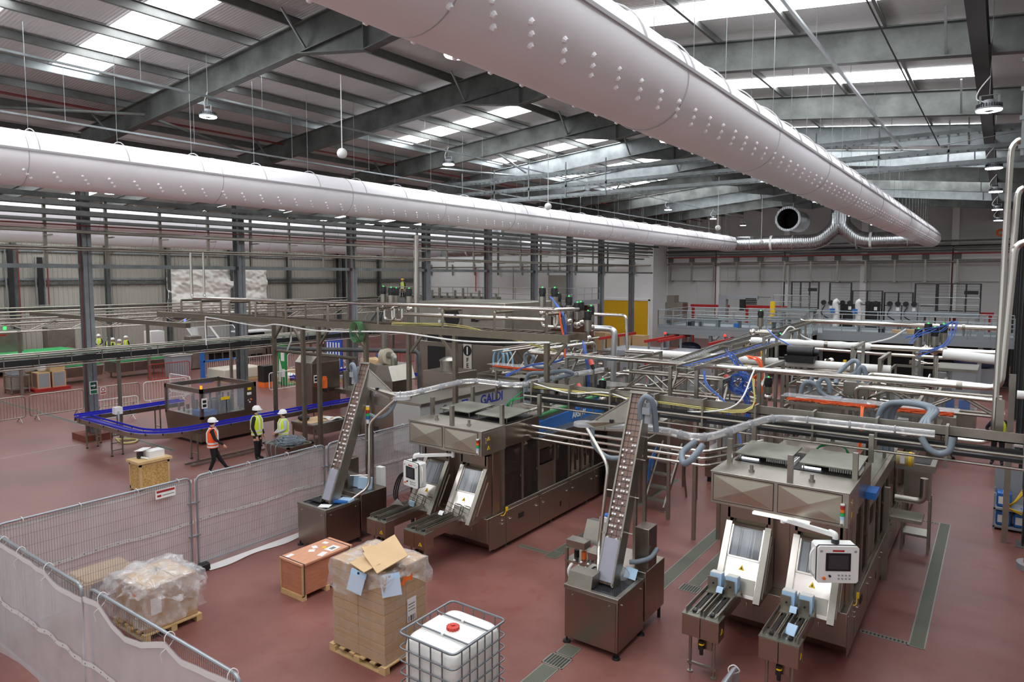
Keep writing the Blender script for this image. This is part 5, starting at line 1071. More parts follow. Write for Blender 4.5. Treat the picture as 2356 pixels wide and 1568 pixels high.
t = thing('vacuum_pipe', 'white bent drain pipe by the hopper table', 'pipe', (-18.5, 16.2, 0)); link('pipe', MB().tube(fil([(-18.9, 16.3, .35), (-18.5, 16.2, .35), (-18.5, 16.2, .75)], .1), .035, 8), WPL, t)
# ---- dark cabinet machine behind the fence left of the left filling machine
t = thing('control_cabinet', 'stainless cabinet with a dark door behind the left elevator', 'cabinet', (-16, 15.6, 0)); link('cabinet', MB().box(-16.9, 15.0, .05, -15.3, 16.2, 2.0), BASEM, t, bevel=.01); link('dark_opening', MB().box(-16.6, 14.99, .3, -16.1, 15.0, 1.3), DARK, t); link('door', MB().box(-15.95, 14.985, .2, -15.4, 15.0, 1.8), BASEM, t); link('top_box', MB().box(-16.8, 15.1, 2.0, -15.5, 16.1, 2.25), INOXM, t)
t = thing('grey_machine', 'long pale grey machine body with blue lettering left of the left filling machine', 'machine', (-14.2, 17.5, 0)); GB = M('machine_grey', (158,158,154), .45); BLT = M('blue_letters', (40,56,150), .5)
link('body', MB().box(-14.7, 14.3, .9, -13.6, 21, 2.35), GB, t, bevel=.02); link('base', MB().box(-14.6, 14.4, .02, -13.7, 20.9, .9), BASEM, t); link('top_rail', MB().box(-14.75, 14.3, 2.35, -13.55, 21, 2.42), INOXM, t)
text(t, 'GALDI', (-13.595, 17.75, 2.1), (R(90), 0, R(90)), .42, BLT); link('flag_mark', MB().box(-13.6, 16.2, 2.0, -13.594, 16.5, 2.06).box(-13.6, 16.2, 2.1, -13.594, 16.5, 2.16).box(-13.6, 16.2, 2.2, -13.594, 16.5, 2.26), BLT, t); link('black_plate', MB().box(-13.6, 14.7, 1.85, -13.594, 14.95, 2.0), BLACK, t); link('grey_seal', MB().cyl((-13.6, 15.4, 2.15), (-13.592, 15.4, 2.15), .09, n=16), STEEL, t)
for k in range(5): link('dark_door', MB().box(-13.7, 14.6+1.2*k, .3, -13.69, 15.6+1.2*k, .85), DARK, t)
# ============================================================ walkway bridge on posts
t = thing('service_bridge', 'brown stainless service bridge on braced posts across the middle left', 'bridge', (-18, 15.3, 0)); BR = M('bridge_stainless', (126,118,103), .42, .8, .1, 3)
for y in (14.85, 15.75): link('deck_beam', MB().box(-29.5, y-.05, 4.42, -8.9, y+.05, 4.62), BR, t)
m = MB(); x = -29.5
while x < -8.9: m.box(x, 14.9, 4.56, x+.05, 15.7, 4.6); x += .35
link('deck_grating', m, BR, t, smooth=False)
for k, x in enumerate((-27.6, -26.1, -24.1, -22.4, -20.6, -18.3, -15.9, -13.2, -11.3, -9.6)):
    link('handrail_frame', MB().tube(fil([(x, 14.87, 4.62), (x, 14.87, 5.14), (x, 15.73, 5.14), (x, 15.73, 4.62)], .02, 2), .045, 4), BR, t)
LG = ((-22.5, 1), (-19.7, -1), (-18.85, 1), (-16.5, -1), (-14.6, 1), (-12.75, -1), (-9.6, 1))
for x, s in LG:
    for y in (14.9,) if x > -21 else (15.7,):
        l = link('post', MB().box(x-.06, y-.06, 0.02, x+.06, y+.06, 4.42), BR, t); link('brace', MB().bar((x, y, 3.75), (x + s*.6, y, 4.4), .07, .07), BR, l); link('post_foot', MB().box(x-.12, y-.12, 0, x+.12, y+.12, .02), BR, l)
for k, (a, b, r, lb) in enumerate(((14.95, 5.26, .055, 'upper front'), (15.2, 5.26, .04, 'upper rear'))):
    solo('bridge_pipe', MB().tube(fil([(-26.9 + .5*k, a, 7.1), (-26.9 + .5*k, a, b), (-9.3, a, b), (-9.3, a + .8, b - .02 + .001)], .15), r, 12), INOXL, 'polished %s pipe along the top of the service bridge' % lb, 'pipe', 'pipes on the service bridge')
solo('bridge_pipe', MB().tube(fil([(-15.2, 15.3, 4.95), (-9.9, 15.3, 4.95)], .15), .055, 12), INOXL, 'lower polished pipe on the right part of the service bridge', 'pipe', 'pipes on the service bridge')
solo('hanging_cable', MB().tube(spl([(-25.6, 14.75, 3.4), (-25.6, 14.75, 4.4), (-25.2, 14.75, 4.5), (-22.0, 14.7, 4.32), (-20.9, 14.7, 4.42), (-18.5, 14.7, 4.3), (-15, 14.7, 4.42), (-12.2, 14.7, 4.3), (-9.4, 14.7, 4.42)], 8), .025, 6), WPL, 'white cable slung in loops along the front of the service bridge', 'cable')
solo('cable_coil', (lambda m: [m.tube([Vector((-16.7 + .22*math.cos(a), 14.7 + .05*k - .1, 4.35 + .33*math.sin(a))) for a in [2*PI*j/16 for j in range(16)]], .014, 5, closed=True) for k in range(6)] and m)(MB()), M('green_hose', (60,120,70), .5), 'green hose coil hanging on the service bridge', 'hose')
# valves with black heads
def valve(x, y, z, h, label, group, led=LGREEN, lay=False):
    t = thing('process_valve', label, 'valve', (x, y, z), group); f = (lambda a, b: ((x, y, z+a), (x, y, z+b))) if not lay else (lambda a, b: ((x+a, y, z), (x+b, y, z)))
    link('actuator', MB().cyl(*f(0, h*.45), .05, n=12).cyl(*f(h*.4, h*1.0), .1, n=16), INOXM, t); link('body_ball', MB().ball((x, y, z), .11, 14), INOXL, t)
    link('control_head', MB().cyl(*f(h, h+.08), .09, n=16).cyl(*f(h+.08, h+.24), .105, .095, 16), BLACK, t); link('status_light', MB().cyl(*f(h+.24, h+.27), .022, n=10), led, t)
    return t
for k, (x, y, z, h) in enumerate(((-16.3, 15.5, 5.1, .45), (-15.95, 15.5, 5.1, .42), (-16.12, 15.9, 5.0, .5), (-15.6, 15.9, 5.0, .38), (-15.15, 15.5, 5.1, .4))):
    valve(x, y, z, h, 'black headed process valve on the left part of the bridge, %s from the left' % ORD[k], 'valves on the bridge, left cluster')
for k, (x, y, z, h) in enumerate(((-10.4, 15.9, 5.1, .46), (-10.2, 16.4, 4.9, .5), (-10.0, 15.9, 5.1, .46), (-9.9, 16.5, 4.85, .46), (-9.75, 16.9, 4.8, .35), (-9.45, 16.2, 4.8, .36), (-9.25, 16.6, 4.7, .36), (-9.0, 16, 4.45, .5))):
    valve(x, y, z, h, 'black headed process valve at the right end of the bridge, %s from the left' % ORD[k], 'valves on the bridge, right cluster')
for k, (x, s) in enumerate(((-16.25, .5), (-15.9, .5), (-10.4, .5), (-10.0, .35))):
    solo('valve_pipe', MB().tube(fil([(x, 15.5 if k < 2 else 15.9, 5.15), (x, 15.5 if k < 2 else 15.9, 4.72), (x + s, 15.45 if k < 2 else 15.9, 4.72), (x + s, 15.45 if k < 2 else 15.9, 5.1)], .12), .05, 12), INOXL, 'polished U-bend pipe under the bridge valves, %s from the left' % ORD[k], 'pipe', 'valve pipes')
def bundle(name, pts, n, spread, r, mat, label, cat='cable', seed=1):
    rnd = random.Random(seed); m = MB()
    for k in range(n): m.tube(spl([Vector(p) + Vector((rnd.uniform(-1,1), rnd.uniform(-1,1), rnd.uniform(-1,1)))*spread for p in pts], 5), r, 5)
    return solo(name, m, mat, label, cat)
bundle('blue_cables', [(-10.0, 15.7, 5.55), (-9.7, 15.6, 5.3), (-9.45, 15.5, 5.0), (-9.4, 15.5, 4.3), (-9.5, 15.4, 3.9), (-10.3, 15.2, 3.7), (-11, 15, 3.4)], 6, .04, .01, CABLEB, 'blue cable bundle dropping from the right valve cluster of the bridge')
bundle('orange_cables', [(-9.6, 15.5, 5.2), (-9.5, 15.4, 4.9), (-9.36, 15.4, 4.4), (-9.3, 15.3, 4.0)], 5, .025, .013, CABLEO, 'orange cables beside the blue bundle on the bridge post')
bundle('yellow_cables', [(-15.5, 15.1, 4.66), (-13, 15.2, 4.66), (-11, 15.0, 4.5), (-9.4, 15, 4.2)], 3, .06, .013, CABLEY, 'pale yellow cables along the bridge deck')
# ---- tall machine behind the bridge
t = thing('rinser_machine', 'large stainless machine with a round porthole and vertical black lettering', 'machine', (-19, 23, 0)); x0, x1, y0, y1 = -20.9, -16.2, 22, 25.5
link('body', MB().box(x0, y0, 0, x1, y1, 3.3), BASEM, t, bevel=.02); link('upper_housing', MB().box(x0, y0, 3.75, x1, y1, 5.05), HOODM, t, bevel=.02); link('neck', MB().box(x0+.2, y0+.3, 3.3, x1-.2, y1, 3.75), DARK, t)
link('porthole', MB().cyl((-18.95, y0-.03, 4.4), (-18.95, y0, 4.4), .45, n=24), DARK, t); link('porthole_ring', MB().lathe((-18.95, y0-.06, 4.4), [(.44, 0), (.52, 0), (.52, .07), (.44, .07), (.44, 0)], 24, 'y', False), INOXM, t)
for z in (4.2, 4.5, 4.8): link('port_light', MB().cyl((-19.7, y0-.02, z), (-19.7, y0, z), .07, n=12), WPL, t)
link('door_rod', MB().cyl((-17.6, y0-.1, 4.35), (-16.3, y0-.1, 4.42), .03, n=8), INOXM, t); link('door_block', MB().box(-17.85, y0-.12, 4.25, -17.6, y0, 4.55), BLACK, t)
link('front_door', MB().box(x0+.5, y0-.02, 1.6, x0+1.5, y0, 3.1), DARK, t); link('frame', MB().box(x0+1.6, y0-.04, .3, x0+2.5, y0, 3.2), BASEM, t); link('name_strip', MB().box(-18.35, y0-.03, 1.0, -17.9, y0-.02, 3.3), M('pale_strip', (196,192,182), .5), t)
link('emblem', MB().cyl((-18.12, y0-.045, 3.02), (-18.12, y0-.03, 3.02), .22, n=24), BLACK, t); link('emblem_bar', MB().box(-18.15, y0-.05, 2.86, -18.09, y0-.045, 3.18), WPL, t)
for k, ch in enumerate('FEDERAL'): text(t, ch, (-18.12, y0-.035, 2.62 - .24*k), (R(90), 0, 0), .26, BLACK, 'letter')
t = thing('tank_unit', 'stainless box with a round lidded tank on top in the middle', 'tank', (-15.3, 17.5, 0)); link('cabinet', MB().box(-16, 17, .1, -14.6, 18.2, 2.92), BASEM, t, bevel=.01); link('tank', MB().lathe((-15.25, 17.5, 2.92), [(.3, 0), (.3, .32), (.33, .32), (.33, .36), (.2, .44), (.05, .48), (0, .48)], 24), INOXM, t)
t = thing('blower_hood', 'sloped stainless hood with a cream blower on top behind the left elevator', 'blower', (-18.6, 18, 0)); link('hood', MB().prism([(-19.5, 2.3), (-17.9, 2.3), (-18.1, 2.85), (-19.0, 2.85)], 'y', 17.4, 18.6), HOODM, t); link('stand', MB().box(-19.4, 17.5, 0, -18, 18.5, 2.3), BASEM, t)
CRM = M('cream_paint', (206,198,176), .5); link('blower_casing', MB().cyl((-18.75, 17.8, 3.15), (-18.5, 17.8, 3.15), .3, n=20), CRM, t); link('outlet_elbow', MB().tube(fil([(-18.5, 17.8, 3.2), (-18.2, 17.8, 3.2), (-18.2, 17.8, 2.85)], .15), .13, 12), INOXM, t); link('inlet_stack', MB().cyl((-18.7, 17.8, 3.4), (-18.7, 17.8, 4.0), .14, n=14), INOXM, t); link('blue_motor', MB().cyl((-19.05, 17.8, 3.15), (-18.75, 17.8, 3.15), .1, n=12), BLUE, t)
# ============================================================ overhead black conveyor and trusses of the far left
t = thing('overhead_conveyor', 'long black overhead conveyor passing in front of the first column', 'conveyor', (-26.6, 15, 3.2)); link('belt_casing', MB().box(-26.85, 3, 3.14, -26.35, 30, 3.32), BLACK, t)
for x in (-26.9, -26.3): link('side_pipe', MB().tube([(x, 3, 3.5), (x, 30, 3.5)], .03, 8).tube([(x, 3, 3.05), (x, 30, 3.05)], .025, 8), INOXM, t)
m = MB(); y = 3.2
while y < 29.5: m.box(-26.88, y-.015, 3.05, -26.86, y+.015, 3.5); m.box(-26.34, y-.015, 3.05, -26.32, y+.015, 3.5); y += 1.0
link('stanchions', m, INOXM, t); link('green_belt', MB().box(-26.8, 3, 3.4, -26.4, 30, 3.42), M('dull_green', (96,110,90), .6), t)
for y in (12.0, 16.6, 23): link('support_post', MB().box(-26.95, y-.05, 0, -26.85, y+.05, 3.1), INOXM, t)
def truss(x, y0, y1, z0, z1, label, w=.5, pitch=1.0, mat=INOXM, ax='y', n=2):
    t = thing('lattice_truss', label, 'truss', (x, y0, z0) if ax == 'y' else (y0, x, z0), 'lattice pipe bridges'); P = (lambda s, o, z: (x+o, s, z)) if ax == 'y' else (lambda s, o, z: (s, x+o, z))
    for o in (-w/2, w/2)[:n]:
        link('chord', MB().tube([P(y0, o, z0), P(y1, o, z0)], .035, 6).tube([P(y0, o, z1), P(y1, o, z1)], .035, 6), mat, t)
        m = MB(); s = y0; k = 0
        while s + pitch <= y1: m.tube([P(s, o, (z0, z1)[k % 2]), P(s+pitch, o, (z1, z0)[k % 2])], .022, 5); s += pitch; k += 1
        link('lattice', m, mat, t)
    return t
truss(-41, 4, 48, 3.3, 3.75, 'lower lattice pipe bridge in the far left hall'); truss(-46, 4, 54, 3.35, 3.9, 'upper lattice pipe bridge in the far left hall', .5, .7)
for k, (x, z, r) in enumerate(((-40.6, 3.98, .05), (-45.4, 4.12, .05), (-46.6, 4.3, .04))): solo('far_pipe', MB().tube([(x, 3, z), (x, 50, z)], r, 8), INOXM, 'long pipe on the lattice bridges of the far left hall, %s from the camera' % ORD[k], 'pipe', 'pipes of the far left hall')
for k, y in enumerate((7, 13.5, 20, 26.5, 33, 40)):
    for x in (-41, -46): solo('truss_post', MB().box(x-.07, y-.07, 0, x+.07, y+.07, 3.35), INOXM, 'stainless post under the %s lattice bridge, %s from the camera' % ('lower' if x > -43 else 'upper', ORD[k]), 'post', 'posts of the lattice bridges')
solo('cross_beam', MB().box(-44.5, 15.2, 3.95, -27.9, 15.4, 4.15), BR, 'brown beam running from the service bridge to the first column area', 'beam')
t = thing('plastic_sheeting', 'large white plastic sheet hung on the cladding wall', 'sheeting', (-59.6, 35.5, 2.6)); link('sheet', MB().grid(lambda u, v: (-59.45 + .3*noise.noise((u*9, v*5, 1)) + .16*noise.noise((u*26 + v*6, v*14, 4)), 30.8+10*u, 2.5+4.3*v), 110, 50), M('white_sheeting', (222,220,212), .45), t)
for k, (y, z0, z1) in enumerate(((19.3, 3.0, 8.4), (21.2, 4.0, 7.6), (50.6, 3.6, 8.6))): 
    t = thing('cable_riser', 'black cable riser on the cladding wall, %s from the camera' % ORD[k], 'cable', (-59.3, y, z0), 'cable risers'); link('cables', MB().box(-59.45, y-.25, z0, -59.3, y+.1, z1), BLACK, t); link('riser_ladder', MB().box(-59.5, y-.4, z0, -59.4, y-.33, z1).box(-59.5, y+.2, z0, -59.4, y+.27, z1), STEELL, t); link('red_pipe', MB().cyl((-59.3, y+.4, z0), (-59.3, y+.4, z1), .05, n=8), REDP, t)
# ============================================================ far left floor: tables, machines, barriers
def barrier(ax, c, a, b, label, mat=INOXM, h=1.1, n=16):
    P = (lambda s, z, o=0: (c+o, s, z)) if ax == 'y' else (lambda s, z, o=0: (s, c+o, z))
    t = thing('crowd_barrier', label, 'barrier', P((a+b)/2, 0), 'crowd barriers'); link('frame', MB().tube(fil([P(a, .2), P(a, h), P(b, h), P(b, .2)], .15, 5, closed=True), .024, 7, closed=True), mat, t)
    m = MB()
    for k in range(1, n): s = a + (b-a)*k/n; m.tube([P(s, .2), P(s, h)], .011, 4)
    link('bars', m, mat, t)
    for s in (a + .25*(b-a)/2, b - .25*(b-a)/2): link('foot', MB().tube([P(s, .2), P(s, 0.01, .28)], .017, 6).tube([P(s, .2), P(s, .01, -.28)], .017, 6), mat, t)
    return t
barrier('y', -33.3, 9.3, 11.05, 'steel crowd barrier at the left edge'); barrier('y', -33.3, 11.2, 13.3, 'steel crowd barrier left of the first column'); b3 = barrier('y', -33.2, 13.7, 15.7, 'steel crowd barrier with a white sign right of the first column'); WB = M('white_barrier', (222,222,218), .45)
barrier('y', -33.0, 15.8, 17.9, 'white crowd barrier beyond the first column', WB); barrier('x', 18.1, -35, -33, 'white crowd barrier standing crosswise', WB); barrier('y', -30.2, 12.2, 14.2, 'white low barrier behind the blue conveyor', WB, 1.0)
barrier('y', -39.4, 19.2, 21.6, 'red crowd barrier in the far left', RED); barrier('y', -38.4, 22, 24.2, 'white crowd barrier beyond the red one', WB); barrier('y', -38.2, 24.4, 26.8, 'second white crowd barrier beyond the red one', WB)
for k, y in enumerate((27.2, 29.4, 31.6)): barrier('y', -37.6, y, y+2.0, 'far white crowd barrier, %s beyond the second column' % ORD[k], WB)
for k, y in enumerate((31, 33.2)): barrier('y', -33.4, y, y+2.0, 'red crowd barrier behind the blue panels, %s one' % ('near', 'far')[k], RED)
barrier('y', -30.9, 21.2, 23.8, 'white crowd barrier by the green board', WB)
link('sign_plate', MB().box(-33.17, 13.95, .75, -33.16, 14.2, 1.1), WPL, b3, label='white sign with red ring'); 
link('sign_ring', MB().lathe((-33.155, 14.075, .98), [(.06, 0), (.09, 0), (.09, .006), (.06, .006), (.06, 0)], 16, 'x', False), RED, b3); link('sign_text', MB().box(-33.16, 13.97, .79, -33.155, 14.18, .85), RED, b3)
t = thing('filter_boxes', 'pair of grey filter boxes with wooden frames on a red pallet', 'crate', (-41.7, 15, 0))
for y0, y1 in ((14.4, 15.0), (15.1, 15.75)): link('box_frame', MB().box(-42.3, y0, .15, -41.5, y1, 1.0), CARDL, t); link('grey_face', MB().box(-41.5, y0+.06, .21, -41.49, y1-.06, .94), GREYPL, t); link('dark_side', MB().box(-42.2, y0-.01, .21, -41.6, y0, .94), M('brown_panel', (130,96,86), .6), t)
link('red_pallet', MB().box(-42.5, 14.2, 0, -41.3, 15.9, .06).box(-42.5, 14.2, .1, -41.3, 15.9, .15).box(-42.5, 14.2, .06, -42.3, 15.9, .1).box(-41.5, 14.2, .06, -41.3, 15.9, .1), RED, t)
solo('carton', MB().box(-42.3, 15.05, 1.0, -41.6, 15.75, 1.4), CARDL, 'brown carton standing on the grey filter boxes', 'carton'); solo('white_bag', MB().ball((-41.9, 14.75, 1.2), .25, 12, (1, .9, .8)), WPL, 'white bag lying on the grey filter boxes', 'bag')
t = frame_table(-42.6, 13.2, -41.6, 14.1, .95, 'grey printer trolley at the left edge', 'printer_trolley', 'trolley'); link('printer', MB().box(-42.5, 13.3, .95, -41.8, 13.95, 1.5), GREYPL, t, bevel=.03); link('shelf', MB().box(-42.55, 13.25, .2, -41.65, 14.05, .24), INOXM, t)
for k, (a, b, lb) in enumerate(((15.3, 18.3, 'left of the first column'), (19.0, 22.2, 'right of the first column'))):
    t = thing('green_belt_trough', 'stainless trough table with a bright green belt %s' % lb, 'conveyor', (-43.8, a, 0), 'green belt tables'); link('trough', MB().prism([(-44.6, 1.0), (-42.9, 1.0), (-43.1, .35), (-44.4, .35)], 'y', a, b), INOXM, t); link('green_belt', MB().box(-44.5, a+.1, 1.0, -43.0, b-.1, 1.06), GREEN, t); link('top_sheet', MB().box(-44.2, a+.6, 1.06, -43.2, b-.6, 1.2), CARDL if k == 0 else GREYPL, t)
    for y in (a+.3, b-.3):
        for x in (-44.3, -43.2): link('leg', MB().box(x-.04, y-.04, 0, x+.04, y+.04, .4), INOXM, t)
    m = MB().tube([(-42.85, a, .95), (-42.85, b, .95)], .03, 6); y = a
    while y <= b: m.tube([(-42.85, y, .4), (-42.85, y, 1.3)], .025, 6); y += 1.0
    link('front_rail', m, INOXM, t)
t = thing('green_belt_trough', 'long trough table with a green belt at the left edge behind the black conveyor', 'conveyor', (-50, 12, 0), 'green belt tables'); link('trough', MB().box(-52, 9, .3, -49.5, 20, 1.3), INOXM, t); link('green_belt', MB().box(-51.9, 9, 1.3, -49.6, 19.5, 1.36), GREEN, t)
t = thing('round_tank', 'round stainless tank behind the grey filter boxes', 'tank', (-43.6, 14.3, 0)); link('tank', MB().cyl((-43.6, 14.3, .15), (-43.6, 14.3, .95), .75, n=24), INOXM, t); link('rim', MB().cyl((-43.6, 14.3, .95), (-43.6, 14.3, 1.0), .8, n=24), INOXL, t)
def cabinet(x0, y0, x1, y1, z, label, mat=INOXM, name='steel_cabinet', z0=0):
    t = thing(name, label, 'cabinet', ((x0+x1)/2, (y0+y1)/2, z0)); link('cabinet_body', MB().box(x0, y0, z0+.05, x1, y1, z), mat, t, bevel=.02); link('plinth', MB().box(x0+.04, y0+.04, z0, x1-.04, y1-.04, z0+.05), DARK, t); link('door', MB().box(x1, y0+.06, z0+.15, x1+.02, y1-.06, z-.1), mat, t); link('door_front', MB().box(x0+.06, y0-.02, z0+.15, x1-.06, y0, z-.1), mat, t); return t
c = cabinet(-52.5, 14.4, -51, 17, 2.7, 'tall stainless cabinet with a green lamp at the far left'); link('green_beacon', MB().cyl((-51.5, 16.2, 2.75), (-51.5, 16.2, 3.0), .09, n=10), LGREEN, c); link('red_plate', MB().box(-50.98, 15.5, 2.4, -50.97, 16.1, 2.5), RED, c)
cabinet(-50.6, 24.4, -49.6, 25.4, 2.2, 'white cabinet with a black slot beyond the group of people', WPL); cabinet(-57.5, 20.4, -56.5, 22.2, 2.4, 'brown steel cabinet on the wall left of the first column'); cabinet(-50.6, 13, -50, 13.8, 1.9, 'small grey control cabinet with a yellow knob at the far left', GREYPL)
t = thing('glazed_machine', 'white framed machine with sloping clear covers beyond the service bridge', 'machine', (-48, 29, 0)); link('bed', MB().box(-49, 26.2, .5, -47, 32.5, 1.4), INOXM, t); link('legs_box', MB().box(-48.8, 26.4, 0, -47.2, 32.3, .5), DARK, t)
for a, b in ((26.4, 28.2), (28.3, 30.1)): link('clear_cover', MB().add([(-47.2, a, 1.5), (-47.2, b, 1.5), (-48.4, b, 2.4), (-48.4, a, 2.4)], [(0,1,2,3)]), GLASSC, t); link('cover_frame', MB().tube([(-47.2, a, 1.5), (-47.2, b, 1.5), (-48.4, b, 2.4), (-48.4, a, 2.4)], .05, 4, closed=True), WPAINT, t)
link('blue_beacon', MB().cyl((-48.6, 26.4, 2.4), (-48.6, 26.4, 2.9), .03, n=6).ball((-48.6, 26.4, 2.95), .09, 10), LBLU, t); link('black_unit', MB().box(-48.5, 31, 1.4, -47.4, 32.2, 1.75), BLACK, t); link('white_top', MB().box(-49, 30.3, 1.8, -47.2, 33, 1.9), WPAINT, t)
rnd = random.Random(21)
for k in range(9):
    y = 18.8 + 2.1*k; x = -46.2 + rnd.uniform(-1, 1.5); w = rnd.uniform(.6, 1.1); h = rnd.uniform(.8, 1.35)
    t = thing('bench_machine', 'small stainless bench machine in the far left row, %s from the camera' % ORD[k], 'machine', (x, y, 0), 'bench machines of the far left row')
    link('bench', MB().box(x-w, y-.7, h-.3, x+w, y+.7, h), INOXM, t); link('head', MB().box(x-w*.5, y-.3, h, x+w*.3, y+.35, h+rnd.uniform(.2, .6)), (GREYPL, INOXM, BLACK, WPL)[k % 4], t)
    for u in (-w+.08, w-.08): link('leg', MB().box(x+u-.04, y-.6, 0, x+u+.04, y-.52, h-.3).box(x+u-.04, y+.52, 0, x+u+.04, y+.6, h-.3), INOXM, t)
t = thing('waste_bin', 'grey bin behind the red crowd barrier', 'bin', (-41, 21.9, 0)); link('bin_body', MB().prism([(21.3, 0), (22.3, 0), (22.4, 1.3), (21.2, 1.3)], 'x', -41.6, -40.6), GREYPL, t); link('rim', MB().box(-41.65, 21.15, 1.3, -40.55, 22.45, 1.36), WPL, t)
cabinet(-44, 23.8, -43.2, 24.6, 2.2, 'brown tall steel box behind the red barrier'); t = thing('blue_stand', 'blue steel lifting stand by the second column', 'stand', (-37.6, 21.4, 0)); link('mast', MB().box(-37.7, 21.3, 0, -37.5, 21.5, 2.1), BLUE, t); link('arm', MB().box(-37.6, 21.4, 1.15, -37.5, 23.4, 1.25), BLUE, t); link('base', MB().box(-38, 21, 0, -37.2, 21.8, .08), BLUE, t)
t = thing('covered_pallet', 'long pallet under a pale sheet behind the guarded machine', 'pallet', (-37, 23, 0)); link('load', MB().box(-38, 21.9, .12, -36.2, 24.4, .75), M('pale_sheet', (206,198,178), .7), t, bevel=.06); link('pallet_base', MB().box(-38, 21.9, 0, -36.2, 24.4, .12), PINE, t)
t = thing('picture_board', 'green and white printed board standing beyond the conveyor', 'board', (-32.7, 23.6, 0)); link('board', MB().box(-33.1, 23.3, .05, -32.4, 23.4, 2.4).box(-33.0, 23.4, 0, -32.5, 24.0, .05), M('board_green', (40,140,70), .5), t); link('white_patch', MB().prism([(-33.05, .2), (-32.85, .2), (-32.75, 1.0), (-32.95, 1.5)], 'y', 23.285, 23.3).box(-32.8, 23.285, .5, -32.45, 23.3, .95).box(-32.8, 23.285, 1.4, -32.5, 23.3, 2.1), WPL, t)
t = thing('blue_board', 'blue board with white strips beyond the conveyor', 'board', (-32.6, 26.8, 0)); link('board', MB().box(-33.1, 26.7, .2, -31.7, 26.8, 2.9).box(-33, 26.8, 0, -31.8, 27.3, .2), M('board_blue', (36,72,170), .5), t)
for k in range(5): link('white_strip', MB().box(-33+.26*k, 26.68, .4+.3*(k % 2), -32.9+.26*k, 26.7, 2.2), WPL, t)
cabinet(-31.2, 27.8, -29.8, 28.9, 1.2, 'open brown carton with dark inside beyond the blue board', CARDL, 'big_carton')
t = thing('work_light', 'black floor unit with an orange base beyond the barrier', 'machine', (-33.1, 22.4, 0)); link('body', MB().box(-33.4, 22.2, .3, -32.8, 22.8, 1.2), BLACK, t); link('orange_base', MB().box(-33.4, 22.2, 0, -32.8, 22.8, .3), ORANGE, t)
for k, (x, y) in enumerate(((-33.8, 24.6), (-32, 25.3), (-30.6, 26.5), (-35.2, 26), (-31.6, 29.8))): t = thing('material_pile', 'flat pile of timber and sheets near the green and blue boards, %s one' % ORD[k], 'pile', (x, y, 0)); link('lower_boards', MB().box(x-.8, y-.5, 0, x+.8, y+.6, .25), PINE, t); link('upper_boards', MB().obox((x, y, .34), (1.3, .8, .16), (0, 0, .3*k)), (WPL, CARDL, GREYPL, PINE, WPL)[k], t)
# pipes between the second and third columns
for k, (p, r, mt, lb) in enumerate((([(-20.6, 14.9, 3.5), (-24.6, 18, 3.4), (-24.6, 18, 4.3)], .035, INOXM, 'thin bent pipe under the service bridge'), ([(-25.2, 17.6, 3.35), (-25.2, 17.6, 3.05), (-21.2, 19.6, 3.05), (-19.4, 20.4, 3.05), (-19.4, 20.4, 1.4)], .09, STEEL, 'thick grey lagged pipe under the service bridge'), ([(-22.4, 15.75, 3.3), (-19.0, 15.75, 3.3), (-17.9, 15.75, 3.3)], .06, BR, 'brown rail between the bridge posts'))):
    solo('branch_pipe', MB().tube(fil(p, .25), r, 10), mt, lb, 'pipe')
# ============================================================ middle and right: pipes, tracks, hoses, cables
def pipe(pts, r, label, mat=INOXL, rad=.18, group=None, name='process_pipe', clips=(), n=12):
    t = thing(name, label, 'pipe', pts[0], group); link('pipe_run', MB().tube(fil(pts, rad), r, n), mat, t)
    for c in clips: link('pipe_union', MB().tube([Vector(c) - Vector((.05, 0, 0)), Vector(c) + Vector((.05, 0, 0))], r*1.35, n), INOXM, t)
    return t
pipe([(-10.6, 19.3, 2.75), (-10.6, 19.3, 4.0), (-10.8, 15.7, 4.0), (.05, 15.7, 4.0), (.16, 15.7, 6.75), (1.2, 15.7, 6.75)], .062, 'long polished pipe crossing the middle and rising at the right edge', rad=.22, clips=((-4.6, 15.7, 4), (-.6, 15.7, 4)))
pipe([(-6.5, 21.9, 3.5), (-6.5, 21.9, 4.1), (-2.9, 21.9, 4.1), (.12, 21.9, 4.1), (.22, 21.9, 8.4), (1.4, 21.9, 8.4)], .075, 'second polished pipe farther back rising at the right edge', rad=.25, clips=((-1.2, 21.9, 4.1), (-4.2, 21.9, 4.1)))
solo('pipe_lagging', MB().tube([(-6.4 + .2*k, 21.9, 4.1) for k in range(18)], [.1 + .012*math.sin(k*2.1) for k in range(18)], 12), WPL, 'white foil lagging on the left half of the second polished pipe', 'lagging')
pipe([(-8.0, 36.4, 4.1), (-7.45, 33.2, 4.1), (.2, 32.6, 4.1), (.25, 32.6, 4.4)], .09, 'third polished pipe at the level of the mezzanine rails', rad=.2, clips=((-1.2, 32.7, 4.1),))
pipe([(-.55, 14.9, 3.1), (-.02, 14.9, 3.1), (.02, 14.9, 8.5), (.9, 14.9, 8.5)], .05, 'tall vertical stainless pipe at the right edge with a bend at the top', rad=.25)
pipe([(-8.2, 16.65, 4.1), (-7.4, 16.65, 4.1)], .045, 'short pipe stub left of the white lagged pipe')
LAG = M('white_lagging', (232,231,226), .4)
pipe([(-10.2, 20.8, 3.6), (-2.35, 20.8, 3.6)], .12, 'thick white lagged pipe across the middle behind the long polished pipe', LAG); pipe([(-1.2, 21.4, 4.05), (-.06, 21.2, 4.0)], .13, 'thick white lagged pipe at the right behind the tall pipes', LAG)
pipe([(-10.2, 20.7, 3.42), (-2.35, 20.7, 3.42)], .05, 'thin pipe under the white lagged pipe', INOXM); pipe([(-5.4, 25.4, 3.75), (-5.4, 25.4, 3.6), (-3.4, 25, 3.6), (-.1, 24.8, 3.6)], .05, 'thin pipe below the second polished pipe')
